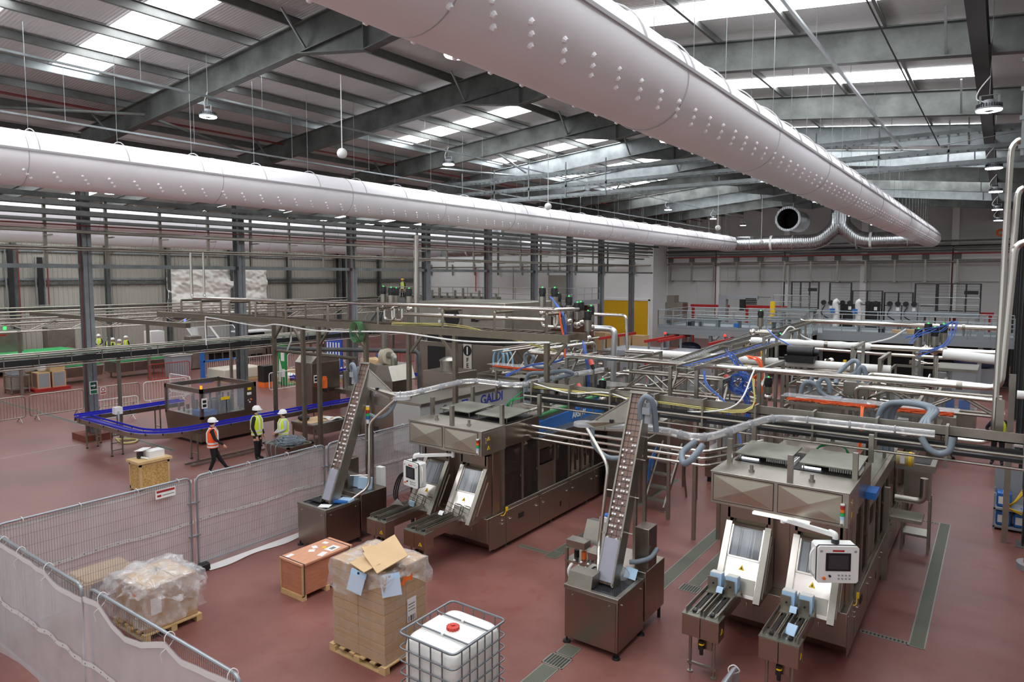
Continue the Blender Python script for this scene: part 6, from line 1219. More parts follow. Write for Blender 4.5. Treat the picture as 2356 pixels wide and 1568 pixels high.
pipe([(-2.6, 18.4, 3.0), (-2.6, 18.4, 3.75), (-2.0, 18.4, 3.75), (-.1, 18.2, 3.7)], .05, 'bent pipe over the right rear machine'); pipe([(-2.75, 17.9, 2.9), (-2.75, 17.9, 3.5), (.0, 17.8, 3.45)], .05, 'lower bent pipe over the right rear machine'); pipe([(-1.36, 21.3, 4.0), (-1.36, 21.3, 2.9)], .06, 'short vertical pipe dropping left of the right edge')
for k, (z, r) in enumerate(((3.12, .035), (2.98, .03), (2.84, .03))): pipe([(-9.9 + .1*k, 15.9, z-.5), (-9.9 + .1*k, 14.5, z-.5), (-8.95 + .1*k, 12.85, z-.45), (-4.6, 12.9, z-.45), (-3.95, 14.5, z-.45)], r, 'thin parallel pipe passing behind the right elevator, %s' % ('front one', 'middle one', 'rear one')[k], INOXL, .15, 'parallel thin pipes')
pipe([(-11.1, 20, 4.4), (-10.25, 20, 4.4), (-10.3, 20, 2.3)], .1, 'foil lagged pipe bending down in front of the yellow door', M('foil', (205,207,208), .3, .9), .2); pipe([(-11.2, 20.2, 4.85), (-9.95, 20.2, 4.85), (-9.85, 20.2, 3.3)], .05, 'thin bent pipe in front of the yellow door', rad=.15)
# cable beam crossing behind both machines
t = thing('cable_beam', 'long stainless channel with black cables crossing behind both machines', 'cable tray', (-4, 14.25, 3.2)); link('channel', MB().box(-9.7, 14.2, 3.28, 3.0, 14.24, 3.46).box(-9.7, 14.2, 3.28, 3.0, 14.5, 3.3), INOXM, t); link('lower_bars', MB().tube([(-9.7, 14.0, 3.12), (3, 14.0, 3.12)], .03, 8).tube([(-9.7, 14.0, 2.9), (3, 14.0, 2.9)], .025, 8), INOXM, t)
link('black_cables', MB().box(-9.7, 14.0, 3.14, 3, 14.16, 3.2).box(-9.7, 14.0, 3.0, 3, 14.16, 3.06), BLACK, t)
for k in range(12): link('bracket', MB().box(-9.5 + 1.1*k, 13.98, 2.88, -9.46 + 1.1*k, 14.26, 3.5), INOXM, t)
solo('slack_cable', MB().tube(spl([(-9.6, 14.1, 3.45), (-8.4, 14.05, 3.3), (-7.4, 14.1, 3.4), (-6.3, 14.05, 3.18), (-5.3, 14.05, 3.2), (-4.4, 14.1, 3.45), (-4.3, 15, 4.1)]), .018, 6), WPL, 'white cable slung along the long cable beam', 'cable')
bundle('yellow_cables', [(-9.5, 14.12, 3.34), (-8, 14.12, 3.36), (-6.2, 14.12, 3.32), (-4.2, 14.12, 3.34), (-4.1, 14.3, 4.0)], 3, .03, .012, CABLEY, 'pale yellow cables lying in the long cable beam')
# clear covered cap tracks
def track(pts, label, rad=.5):
    t = thing('cap_track', label, 'conveyor', pts[0], 'clear covered cap tracks'); P = fil(pts, rad, 8); Q = []
    for a, b in zip(P, P[1:]):
        k = max(1, int((b-a).length/.12)); Q += [a + (b-a)*i/k for i in range(k)]
    Q.append(P[-1])
    link('cover', MB().tube(Q, .075, 10), CLEAR, t); link('rail', MB().tube([p - Vector((0, 0, .05)) for p in Q], .03, 6).tube([p + Vector((0, 0, .05)) for p in Q], .016, 6), INOXL, t)
    m = MB()
    for i, p in enumerate(Q[2::5]): m.tube([p + Vector((0, 0, -.09)), p + Vector((0, 0, .09))], .085, 8) if False else m.ball(p, .03, 6)
    link('caps_inside', m, WPL, t)['kind'] = 'stuff'
    m = MB()
    for i in range(2, len(Q)-1, 6): d = (Q[i+1]-Q[i-1]).normalized(); m.tube([Q[i] - d*.012, Q[i] + d*.012], .085, 10)
    link('cover_clips', m, GREYPL, t)['kind'] = 'stuff'
    return t
track([(-12.35, 11.15, 3.33), (-11.3, 11.25, 3.33), (-11.45, 13.95, 3.36), (-9.75, 13.9, 3.36), (-9.7, 15.1, 3.4), (-9.4, 17.6, 3.4)], 'clear cap track from the left elevator over the left machine')
track([(-6.2, 11.15, 3.3), (-5.0, 11.65, 3.3), (-4.1, 11.3, 3.3), (-3.55, 13.75, 3.36), (-.85, 13.85, 3.36)], 'clear cap track from the right elevator over the right machine')
def hose(pts, label, r=.055, mat=HOSE): return solo('flexible_hose', MB().tube(spl(pts, 8), r, 12), mat, label, 'hose', 'grey flexible hoses')
hose([(-10.61, 15.5, 3.0), (-10.65, 15.5, 3.31), (-10.46, 15.5, 3.45), (-9.96, 15.5, 3.5), (-9.41, 15.5, 3.6), (-9.25, 15.6, 3.52), (-9.54, 15.5, 3.42), (-9.93, 15.4, 3.3), (-10.4, 15.3, 3.1)], 'large grey hose looped above the left machine, upper one'); hose([(-10.26, 15, 2.7), (-10.36, 15, 2.96), (-10.3, 15, 3.24), (-10.0, 15, 3.3), (-9.5, 15, 3.45)], 'grey hose rising beside the end of the left cap track'); hose([(-10.04, 14.55, 3.3), (-10.02, 14.55, 3.02), (-9.83, 14.55, 2.9), (-9.65, 14.55, 3.0), (-9.61, 14.55, 3.3)], 'grey hose hanging in a U under the left cap track')
hose([(-11.71, 17, 3.4), (-11.75, 17, 3.7), (-11.59, 17, 3.79), (-11.43, 17, 3.68), (-11.5, 17, 3.5), (-11.3, 17, 3.4), (-10.8, 17, 3.42)], 'grey hose curled in a ring farther back over the left machine')
for k in range(3): hose([(-13.73 + .12*k, 18 + .1*k, 2.9), (-13.7 + .12*k, 18 + .1*k, 3.5), (-13.5 + .1*k, 18 + .1*k, 3.68), (-13.31 + .1*k, 18 + .1*k, 3.5), (-13.28 + .1*k, 18 + .1*k, 3.0)], 'light blue arched hose behind the left machine, %s' % ('front', 'middle', 'rear')[k], .035, M('light_blue_hose%d' % k, (136,182,210), .45))
hose([(-3.79, 17, 3.3), (-3.73, 17, 3.56), (-3.6, 17, 3.64), (-3.45, 17, 3.58), (-3.3, 17, 3.5)], 'grey hose arch over the right machine, leftmost'); hose([(-3.6, 17.1, 3.4), (-3.57, 17.1, 3.7), (-3.42, 17.1, 3.82), (-3.3, 17.1, 3.78)], 'grey hose arch over the right machine, second from the left'); hose([(-3.35, 17, 3.45), (-3.4, 17, 3.62), (-3.28, 17, 3.76), (-3.17, 17, 3.64), (-3.15, 17, 3.42)], 'grey hose arch over the right machine, third from the left'); hose([(-3.38, 16.9, 3.7), (-3.36, 16.9, 3.48), (-3.18, 16.9, 3.34), (-2.85, 16.8, 3.34)], 'grey hose dipping in front of the right machine boxes'); hose([(-3.2, 18, 3.5), (-3.2, 18.2, 3.72), (-2.95, 18.5, 4.02), (-2.8, 18.5, 3.98), (-2.85, 18.5, 3.75), (-3.0, 18.4, 3.65)], 'tall grey hose loop over the long polished pipe'); hose([(-2.71, 18, 3.5), (-2.69, 18, 3.89), (-2.6, 18, 3.92), (-2.52, 18, 3.5)], 'narrow grey hose loop right of the tall loop')
for k in range(3): hose([(-1.88 + .1*k, 15.2 + .1*k, 2.6), (-1.9 + .1*k, 15.2 + .1*k, 3.3), (-1.76 + .1*k, 15.2 + .1*k, 3.58), (-1.5 + .06*k, 15.2 + .1*k, 3.64), (-1.15 + .06*k, 15.2, 3.62), (-1.02 + .05*k, 15.1, 3.54), (-1.1 + .04*k, 14.8, 3.4), (-1.15 + .1*k, 14.4, 3.3)], 'grey hose of the bent trio behind the right cap track, %s' % ('left', 'middle', 'right')[k])
hose([(-1.05, 13.75, 3.3), (-.92, 13.7, 3.12), (-.76, 13.7, 3.06), (-.62, 13.7, 3.14), (-.58, 13.75, 3.36)], 'grey hose hanging in a U at the right end of the cap track'); hose([(-3.95, 10.95, 3.3), (-4.05, 10.7, 3.1), (-4.2, 10.75, 3.0), (-4.3, 10.95, 3.12), (-4.15, 11.15, 3.3)], 'grey hose ring hanging under the bend of the right cap track')
# equipment on the machine roofs
def jbox(c, d, label): 
    t = thing('junction_box', label, 'box', c, 'stainless junction boxes'); link('box_body', MB().obox(c, d), INOXM, t, bevel=.01); link('lid', MB().obox((c[0], c[1]-d[1]/2-.006, c[2]), (d[0]*.94, .012, d[2]*.9)), INOXM, t); link('stand', MB().box(c[0]-.04, c[1]-.04, 2.2, c[0]+.04, c[1]+.04, c[2]-d[2]/2), INOXM, t)
jbox((-3.6, 17, 2.95), (.56, .4, .5), 'stainless box on the right machine roof, left of two'); jbox((-2.98, 16.6, 3.0), (.42, .3, .36), 'stainless box on the right machine roof, right of two'); jbox((-2.75, 18.2, 3.42), (.56, .5, .34), 'larger stainless box under the tall hose loop'); jbox((-.8, 17.2, 2.9), (.25, .3, .45), 'narrow stainless box at the right end of the right machine'); jbox((-10.2, 17.4, 3.0), (.9, .5, .5), 'stainless box behind the hoses of the left machine')
def orange_tray(x0, x1, y, z, label, seed):
    t = thing('cable_tray', label, 'cable tray', (x0, y, z), 'orange cable trays'); m = MB(); tray(m, (x0, y, z), (x1, y, z), .4, .06, .15); link('tray', m, INOXM, t); rnd = random.Random(seed); m = MB()
    for k in range(10): m.tube(spl([(x0 + (x1-x0)*j/7, y + rnd.uniform(-.16, .16), z + .04 + rnd.random()*.05) for j in range(8)], 3), .016, 5)
    link('orange_cables', m, CABLEO, t); link('clear_lid', MB().box(x0-.1, y-.25, z+.14, x1+.1, y+.25, z+.15), CLEAR, t)
    for x in (x0+.1, x1-.1): link('tray_post', MB().box(x-.03, y-.03, 2.2, x+.03, y+.03, z), INOXM, t)
orange_tray(-3.9, -2.1, 16.3, 3.26, 'tray heaped with orange cables over the right machine', 1); orange_tray(-2.0, -.7, 16.3, 3.26, 'tray with orange cables at the right end of the right machine', 2); orange_tray(-13.1, -11.3, 17.2, 3.2, 'tray heaped with orange cables behind the left machine', 3)
bundle('orange_cables', [(-2.3, 15.9, 3.35), (-2.25, 15.5, 3.1), (-2.25, 15.4, 2.6), (-2.3, 15.4, 2.25)], 6, .03, .014, CABLEO, 'orange cables dropping vertically behind the right cap track'); bundle('black_cables', [(-2.1, 15.8, 3.35), (-2.1, 15.5, 3.1), (-2.1, 15.4, 2.6), (-2.1, 15.4, 2.2)], 4, .03, .016, BLACK, 'black cables dropping beside the orange ones behind the right cap track')
bundle('orange_cables', [(-4.75, 16, 4.25), (-4.5, 16, 4.22), (-4.45, 16, 3.95), (-4.6, 16, 3.7), (-4.45, 16, 3.55), (-4.5, 16, 3.2), (-4.8, 16, 2.95)], 8, .05, .013, CABLEO, 'orange cables hanging from the middle pipe frame'); bundle('blue_cables', [(-5.2, 16, 4.3), (-4.95, 16, 4.0), (-4.8, 16, 3.75), (-4.9, 16, 3.5), (-4.75, 16, 3.3), (-4.7, 16, 2.6)], 8, .09, .013, CABLEB, 'blue cables hanging from the middle pipe frame')
rnd = random.Random(6); m = MB()
for k in range(9): c = Vector((-4.9 + rnd.uniform(-.1, .1), 15.9, 3.62 + rnd.uniform(-.05, .05))); m.tube([c + Vector((rnd.uniform(.18, .3)*math.cos(a), .05*k*.3, rnd.uniform(.14, .26)*math.sin(a))) for a in [2*PI*j/14 for j in range(14)]], .012, 5, closed=True)
solo('cable_coil', m, CABLEB, 'blue cable coil swirled in the middle pipe frame', 'cable'); solo('cable_coil', (lambda m: [m.tube([Vector((-4.42 + .05*math.cos(a), 15.9 + .012*k, 3.85 + .12*math.sin(a))) for a in [2*PI*j/14 for j in range(14)]], .012, 5, closed=True) for k in range(7)] and m)(MB()), CABLEO, 'orange cable coil on the middle pipe frame', 'cable')
bundle('blue_cables', [(-5.6, 15.5, 3.9), (-5.4, 15.2, 3.6), (-4.9, 15, 3.3), (-4.8, 15, 2.8)], 3, .03, .014, CABLEB, 'blue cables sagging left of the middle pipe frame'); bundle('blue_cables', [(-2.0, 21, 4.4), (-1.7, 21.5, 4.6), (-1.3, 22, 4.7), (-1.0, 22, 4.9), (-1.2, 21.8, 4.3), (-1.8, 21.6, 4.0)], 5, .09, .01, CABLEB, 'blue cable tangle around the far right valves'); bundle('blue_cables', [(-10, 17.5, 4.2), (-9.8, 17.3, 3.8), (-9.7, 17.3, 3.4), (-9.7, 17.3, 2.9)], 6, .06, .01, CABLEB, 'blue cables falling behind the long polished pipe at left'); bundle('blue_cables', [(-4.7, 15.2, 2.8), (-4.5, 14.8, 2.3), (-4.3, 13.6, 1.2), (-4.1, 12.6, .7)], 3, .04, .01, CABLEB, 'thin blue cables hanging towards the right machine'); bundle('green_cables', [(-2.9, 14.4, 2.3), (-2.8, 14.2, 2.75), (-2.4, 14.2, 2.9), (-2.2, 14.2, 2.6)], 2, .05, .016, GREEN, 'green cables arched behind the right machine lids'); bundle('green_cables', [(-10.3, 14.2, 2.4), (-10.2, 14.1, 2.9), (-9.9, 14.2, 3.1)], 4, .1, .014, GREEN, 'green cables behind the left machine lids')
# pipe frames, posts and trusses
def pframe(x, y0, y1, z, label, w=.08):
    t = thing('support_frame', label, 'frame', (x, y0, 0), 'pipe frames'); 
    for y in (y0, y1): link('post', MB().box(x-w/2, y-w/2, 0, x+w/2, y+w/2, z), INOXM, t)
    link('cross_bar', MB().box(x-w/2, y0, z-w, x+w/2, y1, z), INOXM, t); link('brace', MB().bar((x, y0, z-.7), (x, y0+.6, z-.05), .05, .05), INOXM, t)
    return t
for k, (x, y0, y1, z) in enumerate(((-9.6, 15.9, 17.6, 3.9), (-8.2, 17.0, 19, 3.9), (-6.6, 15.9, 17.8, 3.9), (-5.15, 15.4, 17.2, 3.75), (-4.45, 15.9, 18, 4.0), (-3.1, 19.5, 21.2, 4.3), (-5.6, 20.4, 21.8, 4.35), (-2.5, 19.8, 21.7, 4.0), (-7.4, 21.6, 24, 3.6), (-5.9, 24.5, 26, 4.25), (-2.2, 25, 27, 3.9))): pframe(x, y0, y1, z, 'stainless pipe frame in the middle of the hall, %s from the left' % ORD[[-9.6, -8.2, -7.4, -6.6, -5.9, -5.6, -5.15, -4.45, -3.1, -2.5, -2.2].index(x)])
truss(16.8, -8.2, -4.7, 3.1, 3.55, 'stainless lattice truss in front of the middle pipe frames', .4, .58, INOXM, 'x'); truss(18.6, -4.2, .1, 3.0, 3.4, 'stainless lattice truss at the right behind the long polished pipe', .4, .7, INOXM, 'x'); truss(-13.2, 17.5, 24, 3.0, 3.7, 'stainless lattice truss behind the left machine running away', .4, .8, INOXM, 'y')
for k, (x, y0, y1, z) in enumerate(((-5.6, 14.3, 21.5, 4.1), (-6.6, 20, 34, 4.05), (-7.2, 17.5, 30, 3.75))):
    t = thing('cable_ladder', 'cable ladder running away over the middle of the hall, %s' % ('nearest one', 'farthest one', 'lowest one')[k], 'cable tray', (x, y0, z), 'cable ladders of the middle'); m = MB(); tray(m, (x, y0, z), (x - .6*k, y1, z), .4, .1, .3); link('ladder', m, INOXM, t)
    rnd = random.Random(k); m = MB()
    for j in range(3): m.tube(spl([(x - .6*k*q/6 + rnd.uniform(-.14, .14), y0 + (y1-y0)*q/6, z + .05) for q in range(7)], 3), .009, 5)
    link('cables', m, (CABLEB, BLACK, GREYPL)[k], t)
    for q in (.1, .5, .9): link('ladder_post', MB().box(x-.04-.6*k*q, y0+(y1-y0)*q-.04, 0, x+.04-.6*k*q, y0+(y1-y0)*q+.04, z-.05), INOXM, t)
for k, (x, y, z, h, lab) in enumerate(((-6.72, 24, 4.2, .5, 'tall black headed valve standing on the far middle pipe'), (-4.8, 18, 3.0, .28, 'black headed valve with a conical body over the middle frame'), (-1.85, 22, 4.0, .42, 'far right valve, first from the left'), (-1.65, 22.4, 4.1, .45, 'far right valve, second from the left'), (-1.46, 22, 4.05, .42, 'far right valve, third from the left'), (-1.28, 22.4, 4.1, .45, 'far right valve, rightmost'), (-8.54, 16, 2.85, .28, 'black headed valve right of the hoses over the left machine'))): valve(x, y, z, h, lab, 'valves of the middle and right')
valve(-6.4, 22, 4.35, .6, 'valve lying on its side with a black head beside the second pipe', 'valves of the middle and right', LGREEN, True); valve(-5.2, 15.4, 3.2, .15, 'short valve with a bright green light left of the right cap track', 'valves of the middle and right', LGREEN, True)
for k, (x, y, z, lb) in enumerate(((-8.87, 16, 3.75, 'pink red lamp over the left machine, upper one'), (-9.12, 15.8, 3.1, 'pink red lamp over the left machine, lower one'), (-5.2, 16, 3.65, 'pink red lamp beside the blue cable coil'))):
    t = thing('warning_lamp', lb, 'lamp', (x, y, z), 'pink red lamps'); link('lens', MB().cyl((x, y, z), (x-.06, y, z+.14), .07, .05, 12), M('pink_lens%d' % k, (240,110,100), .35), t); link('base', MB().cyl((x+.05, y, z-.12), (x, y, z), .05, n=10), BLACK, t); link('stalk', MB().cyl((x+.05, y, z-1.3), (x+.05, y, z-.1), .02, n=8), INOXM, t)
t = thing('black_drive', 'black drive unit sitting on the white lagged pipe', 'motor', (-4.6, 20.8, 3.72)); link('drum', MB().cyl((-5.0, 20.75, 3.95), (-4.3, 20.75, 3.95), .17, n=18).cyl((-4.3, 20.75, 3.95), (-4.15, 20.75, 3.95), .1, n=14), BLACK, t); link('cradle', MB().box(-5.05, 20.5, 3.65, -4.25, 21.0, 3.85).box(-5.25, 20.65, 3.7, -5.05, 20.8, 3.76), BLACK, t); link('blue_lead', MB().tube(spl([(-4.9, 20.75, 4.1), (-5.4, 21, 4.3), (-5.8, 21.5, 4.5)]), .02, 6), CABLEB, t)
solo('slack_cable', MB().tube(spl([(-6.4, 25.6, 4.0), (-6.19, 26, 4.3), (-5.73, 26, 3.94), (-5.0, 26, 3.75), (-4.16, 26, 3.75), (-3.1, 26, 4.0), (-2.54, 26, 4.37)], 8), .03, 6), WPL, 'pale cable sagging in front of the mezzanine', 'cable')
# ladders, tables and machines on the floor
t = thing('step_ladder', 'stainless step ladder with a blue side panel behind the right elevator', 'ladder', (-7.2, 16.8, 0))
for x in (-7.45, -6.9): link('stringer', MB().bar((x, 16.35, .1), (x, 17.55, 1.55), .04, .12), INOXM, t); link('foot', MB().cyl((x, 16.35, 0), (x, 16.35, .15), .02, n=8).cyl((x, 16.35, 0), (x, 16.35, .015), .05, n=10), INOXM, t); link('rear_leg', MB().bar((x, 17.9, 0), (x, 17.5, 1.5), .04, .04), INOXM, t)
for k in range(5): link('tread', MB().box(-7.43, 16.35+.24*k, .22+.29*k, -6.92, 16.58+.24*k, .26+.29*k), INOXM, t)
link('blue_side', MB().prism([(16.6, .6), (16.95, 1.0), (17.2, 1.5), (16.7, 1.2)], 'x', -7.5, -7.48), BLUE, t); link('hand_bar', MB().tube(fil([(-7.45, 16.8, .9), (-7.9, 16.6, 1.5), (-7.45, 17.5, 1.9)], .1), .02, 8), INOXM, t)
frame_table(-8.6, 23.0, -7.3, 24.0, .9, 'small stainless table with a white bottle between the machine lines', 'side_table'); t = thing('white_bottle', 'white bottle standing on the small stainless table', 'bottle', (-7.9, 23.4, .9)); link('bottle_body', MB().lathe((-7.9, 23.4, .9), [(.06, 0), (.06, .13), (.03, .17), (.03, .2)], 14), WPL, t); link('cap', MB().cyl((-7.9, 23.4, 1.1), (-7.9, 23.4, 1.12), .03, n=10), BLUE, t)
def block_machine(x0, y0, x1, y1, z, label, mat=BASEM, seed=0, grp='line machines of the middle', dense=True):
    t = thing('line_machine', label, 'machine', ((x0+x1)/2, (y0+y1)/2, 0), grp); rnd = random.Random(seed)
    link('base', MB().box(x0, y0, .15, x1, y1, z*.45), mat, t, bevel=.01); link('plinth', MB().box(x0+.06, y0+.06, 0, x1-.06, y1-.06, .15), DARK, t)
    for x in (x0+.05, x1-.05):
        for y in (y0+.05, (y0+y1)/2, y1-.05): link('frame_post', MB().box(x-.04, y-.04, z*.45, x+.04, y+.04, z), INOXM, t)
    link('top_frame', MB().box(x0, y0, z-.1, x1, y0+.08, z).box(x0, y1-.08, z-.1, x1, y1, z).box(x0, y0, z-.1, x0+.08, y1, z).box(x1-.08, y0, z-.1, x1, y1, z), INOXM, t)
    for a, b in ((y0+.1, (y0+y1)/2-.04), ((y0+y1)/2+.04, y1-.1)): link('guard_window', MB().box(x1-.03, a, z*.47, x1-.02, b, z-.1), GLASSC, t)
    link('front_window', MB().box(x0+.1, y0+.02, z*.47, x1-.1, y0+.03, z-.1), GLASSC, t)
    m = MB()
    for k in range(28 if dense else 10): x = rnd.uniform(x0+.15, x1-.15); y = rnd.uniform(y0+.15, y1-.15); w = rnd.uniform(.03, .18); m.box(x-w, y-w, z*.45, x+w, y+w, z*.45+rnd.uniform(.2, z*.5))
    link('inner_works', m, INOXM, t)['kind'] = 'stuff'
    m = MB()
    for k in range(9): x = rnd.uniform(x0+.1, x1-.1); y = rnd.uniform(y0, y1); L_ = rnd.uniform(.3, 1.2); q = rnd.choice(((1,0,0),(0,1,0),(0,0,1))); m.tube(fil([(x, y, z+.05), (x, y, z+.05+.3*rnd.random()), (x+q[0]*L_, y+q[1]*L_, z+.2)], .08, 3), rnd.uniform(.015, .04), 8)
    link('top_pipework', m, INOXL, t)['kind'] = 'stuff'
    return t
block_machine(-10.8, 19.7, -8.9, 24.2, 2.7, 'rear stainless machine continuing the left machine line', seed=1); block_machine(-3.8, 19.7, -1.7, 24.4, 2.7, 'rear stainless machine continuing the right machine line', seed=2); block_machine(-10.6, 25, -8.8, 32, 2.3, 'farther stainless machine of the left line', seed=3); block_machine(-3.6, 25.2, -1.5, 33, 2.4, 'farther stainless machine of the right line', seed=4); block_machine(-15.5, 19.2, -13.4, 21.4, 2.6, 'stainless machine behind the long grey machine', seed=5); block_machine(-7.0, 19.6, -5.2, 22.6, 2.2, 'stainless machine in the middle under the cable ladders', seed=6); block_machine(-14.6, 23.5, -12, 30, 2.4, 'stainless machine left of the yellow door line', seed=8); block_machine(-6.6, 27, -5, 34, 2.0, 'low stainless machine in the middle before the mezzanine', seed=9)
t = thing('valve_skid', 'yellow topped pump with pipework on the right side of the right machine', 'pump', (-1.4, 15.7, 1.2)); link('motor', MB().cyl((-1.62, 15.8, 2.4), (-1.3, 15.8, 2.4), .14, n=18), M('pump_cream', (190,176,120), .45), t); link('yellow_ring', MB().cyl((-1.4, 15.8, 2.4), (-1.34, 15.8, 2.4), .15, n=18), YEL, t); link('paper_tag', MB().box(-1.54, 15.63, 2.33, -1.46, 15.66, 2.5), WPL, t); link('pump_pipe', MB().tube(fil([(-1.6, 15.6, 1.62), (-1.1, 15.6, 1.62), (-1.1, 15.6, 2.1)], .15), .07, 12), INOXM, t); link('support', MB().box(-1.7, 15.4, 1.2, -1.1, 16.0, 1.27).box(-1.75, 15.2, 0, -1.65, 15.3, 1.9), INOXM, t)
t = thing('product_stand', 'stainless stand with a dark hopper beside the right machine', 'stand', (-1.35, 17.4, 0))
for x in (-1.6, -1.1):
    for y in (17.2, 17.7): link('leg', MB().box(x-.02, y-.02, 0, x+.02, y+.02, 1.2), INOXM, t)
link('hopper', MB().box(-1.6, 17.2, 1.2, -1.1, 17.7, 1.9), INOXM, t); link('hopper_mouth', MB().box(-1.75, 16.9, 1.9, -1.0, 17.7, 2.05), INOXM, t); link('dark_mouth', MB().box(-1.65, 17, 2.05, -1.1, 17.6, 2.06), DARK, t); link('shelf', MB().box(-1.6, 17.2, .35, -1.1, 17.7, .4), INOXM, t)
solo('blue_tray', MB().box(-1.83, 12.85, 2.3, -1.6, 13.3, 2.42), BLUE, 'blue plastic tray on the right machine side', 'tray')
t = thing('blue_cover', 'blue machine cover with white lettering on the left machine roof', 'machine', (-9.4, 15.4, 2.26)); link('cover', MB().prism([(13.9, 2.24), (17.4, 2.24), (17.4, 2.62), (13.9, 2.5)], 'x', -9.5, -9.2), BLUE, t); text(t, 'ARSFW', (-9.195, 15.9, 2.4), (R(90), 0, R(90)), .22, WPL); link('green_band', MB().tube([(-9.35, 14.0, 2.6), (-9.35, 17.3, 2.7)], .06, 10), M('green_band', (50,130,70), .5), t)
t = thing('copper_tank', 'round stainless tank with coppery reflections behind the right elevator', 'tank', (-8.4, 17.6, 2.3)); link('tank', MB().cyl((-9.2, 17.9, 2.24), (-9.2, 17.9, 2.95), .45, n=28), INOXL, t); link('flange', MB().box(-9.3, 17.3, 2.3, -9.1, 17.45, 2.8), INOXM, t)
t = thing('five_leg_stand', 'black five-legged castor base under the hose end at the right', 'stand', (-1.47, 27.4, 0)); link('stem', MB().cyl((-1.47, 27.4, .25), (-1.47, 27.4, 1.0), .04, n=10), INOXM, t)
for k in range(5): a = 2*PI*k/5 + .3; link('leg', MB().tube(fil([(-1.47, 27.4, .3), (-1.47+.35*math.cos(a), 27.4+.35*math.sin(a), .26), (-1.47+.65*math.cos(a), 27.4+.65*math.sin(a), .06)], .15), .04, 8), BLACK, t); link('castor', MB().cyl((-1.47+.65*math.cos(a), 27.4+.65*math.sin(a), 0), (-1.47+.65*math.cos(a), 27.4+.65*math.sin(a), .06), .05, n=10), BLACK, t)
t = thing('grey_bin_machine', 'stainless box machine with clear front at the far right before the red floor', 'machine', (-1.0, 31, 0)); link('base', MB().box(-1.9, 30, 0, -.6, 32, 1.0), INOXM, t); link('clear_case', MB().box(-1.85, 30.05, 1.0, -.65, 31.95, 2.6), GLASSC, t); link('roof', MB().box(-1.9, 30, 2.6, -.6, 32, 2.7), INOXM, t); link('blue_boxes', MB().box(-1.7, 30.3, 1.0, -1.3, 30.7, 1.5).box(-1.15, 30.3, 1.0, -.8, 30.7, 1.5), BLUE, t)
t = thing('grip_rails', 'pair of bent stainless hand rails on a dark step platform in the middle', 'handrail', (-8.3, 17.3, 0)); link('step_box', MB().box(-8.7, 16.6, 0, -7.7, 18.6, 2.0), INOXM, t)
for y in (16.9, 17.8): link('grip', MB().tube(fil([(-8.6, y, 2.0), (-8.6, y, 3.0), (-8.1, y, 3.05), (-7.75, y-.3, 2.0)], .12), .025, 8), INOXL, t)
# ---- things at the right edge
t = thing('cable_riser', 'tall galvanised cable ladder rising at the upper right edge', 'cable tray', (1.2, 12.8, 6.4)); m = MB()
for x in (.15, .55): m.box(x-.02, 12.75, 7.9, x+.02, 12.85, 10.9)
z = 8.0
while z < 10.9: m.box(.1, 12.72, z, .62, 12.78, z+.06); z += .42
link('ladder', m, STEELL, t); link('cables', MB().box(.25, 12.86, 7.9, .45, 12.9, 10.9), STEELD, t); link('wall_post', MB().box(.42, 13.0, 6.2, .6, 13.2, 10.9), STEELD, t)
for z in (8.3, 8.75, 9.25, 9.8): t2 = link('pale_box', MB().box(.36, 12.5, z, .6, 12.72, z+.16), GREYPL, t)
def jerry(x, y, z, label):
    t = thing('jerrycan', label, 'jerrycan', (x, y, z), 'blue jerrycans'); link('can', MB().box(x-.15, y-.17, z, x+.15, y+.17, z+.36), BLUE, t, bevel=.04); link('grip', MB().tube(fil([(x, y-.1, z+.35), (x, y-.1, z+.43), (x, y+.12, z+.43), (x, y+.12, z+.35)], .04), .018, 8), BLUE, t); link('neck_cap', MB().cyl((x, y-.14, z+.35), (x, y-.14, z+.42), .03, n=10), WPL, t); link('white_label', MB().box(x-.155, y-.12, z+.08, x-.15, y+.12, z+.26).box(x-.11, y-.175, z+.08, x+.11, y-.17, z+.26), WPL, t)
t = thing('dosing_shelf', 'small grey dosing shelf with pump at the right edge', 'shelf', (.4, 20.2, 0)); link('shelf_frame', MB().box(.05, 19.9, .5, .75, 20.5, .54).box(.05, 19.9, 0, .09, 19.94, .9).box(.7, 19.9, 0, .75, 19.94, .9).box(.05, 20.46, 0, .09, 20.5, .9).box(.7, 20.46, 0, .75, 20.5, .9).box(.05, 19.9, .06, .75, 20.5, .1), GREYPL, t); link('rear_panel', MB().box(.05, 20.5, 0, .75, 20.55, 1.4), GREYPL, t)
jerry(.25, 20.15, .1, 'blue jerrycan low on the dosing shelf at the right edge'); jerry(.25, 20.2, .54, 'blue jerrycan on top of the dosing shelf at the right edge'); jerry(.6, 20.15, .1, 'blue jerrycan half hidden behind the right post')
bundle('yellow_cables', [(.7, 19.5, 1.3), (.45, 19.3, .9), (.3, 19.5, .75), (.6, 19.6, .6)], 3, .05, .015, YEL, 'yellow cables tangled by the blue jerrycans'); t = thing('orange_can', 'orange container on a grey base at the lower right edge', 'container', (.8, 17.6, 0)); link('container', MB().cyl((.8, 17.6, .12), (.8, 17.6, .6), .2, n=18), ORANGE, t); link('base', MB().cyl((.8, 17.6, 0), (.8, 17.6, .12), .32, n=20), GREYPL, t)
t = thing('panel_cabinet', 'dark control cabinet with white ends standing at the right edge', 'cabinet', (.75, 18.3, 1.4)); link('cabinet', MB().box(.55, 18.0, 1.4, 1.3, 18.8, 3.9), STEELD, t); link('wall_frame', MB().box(.62, 18.2, 0, .7, 18.3, 1.4).box(1.1, 18.2, 0, 1.2, 18.3, 1.4), INOXM, t)
for k, (y, z) in enumerate(((17.98, 2.55), (17.98, 2.2), (17.98, 3.6))): link('white_valve', MB().cyl((.35, y, z), (.7, y, z), .09, n=14), WPL, t)
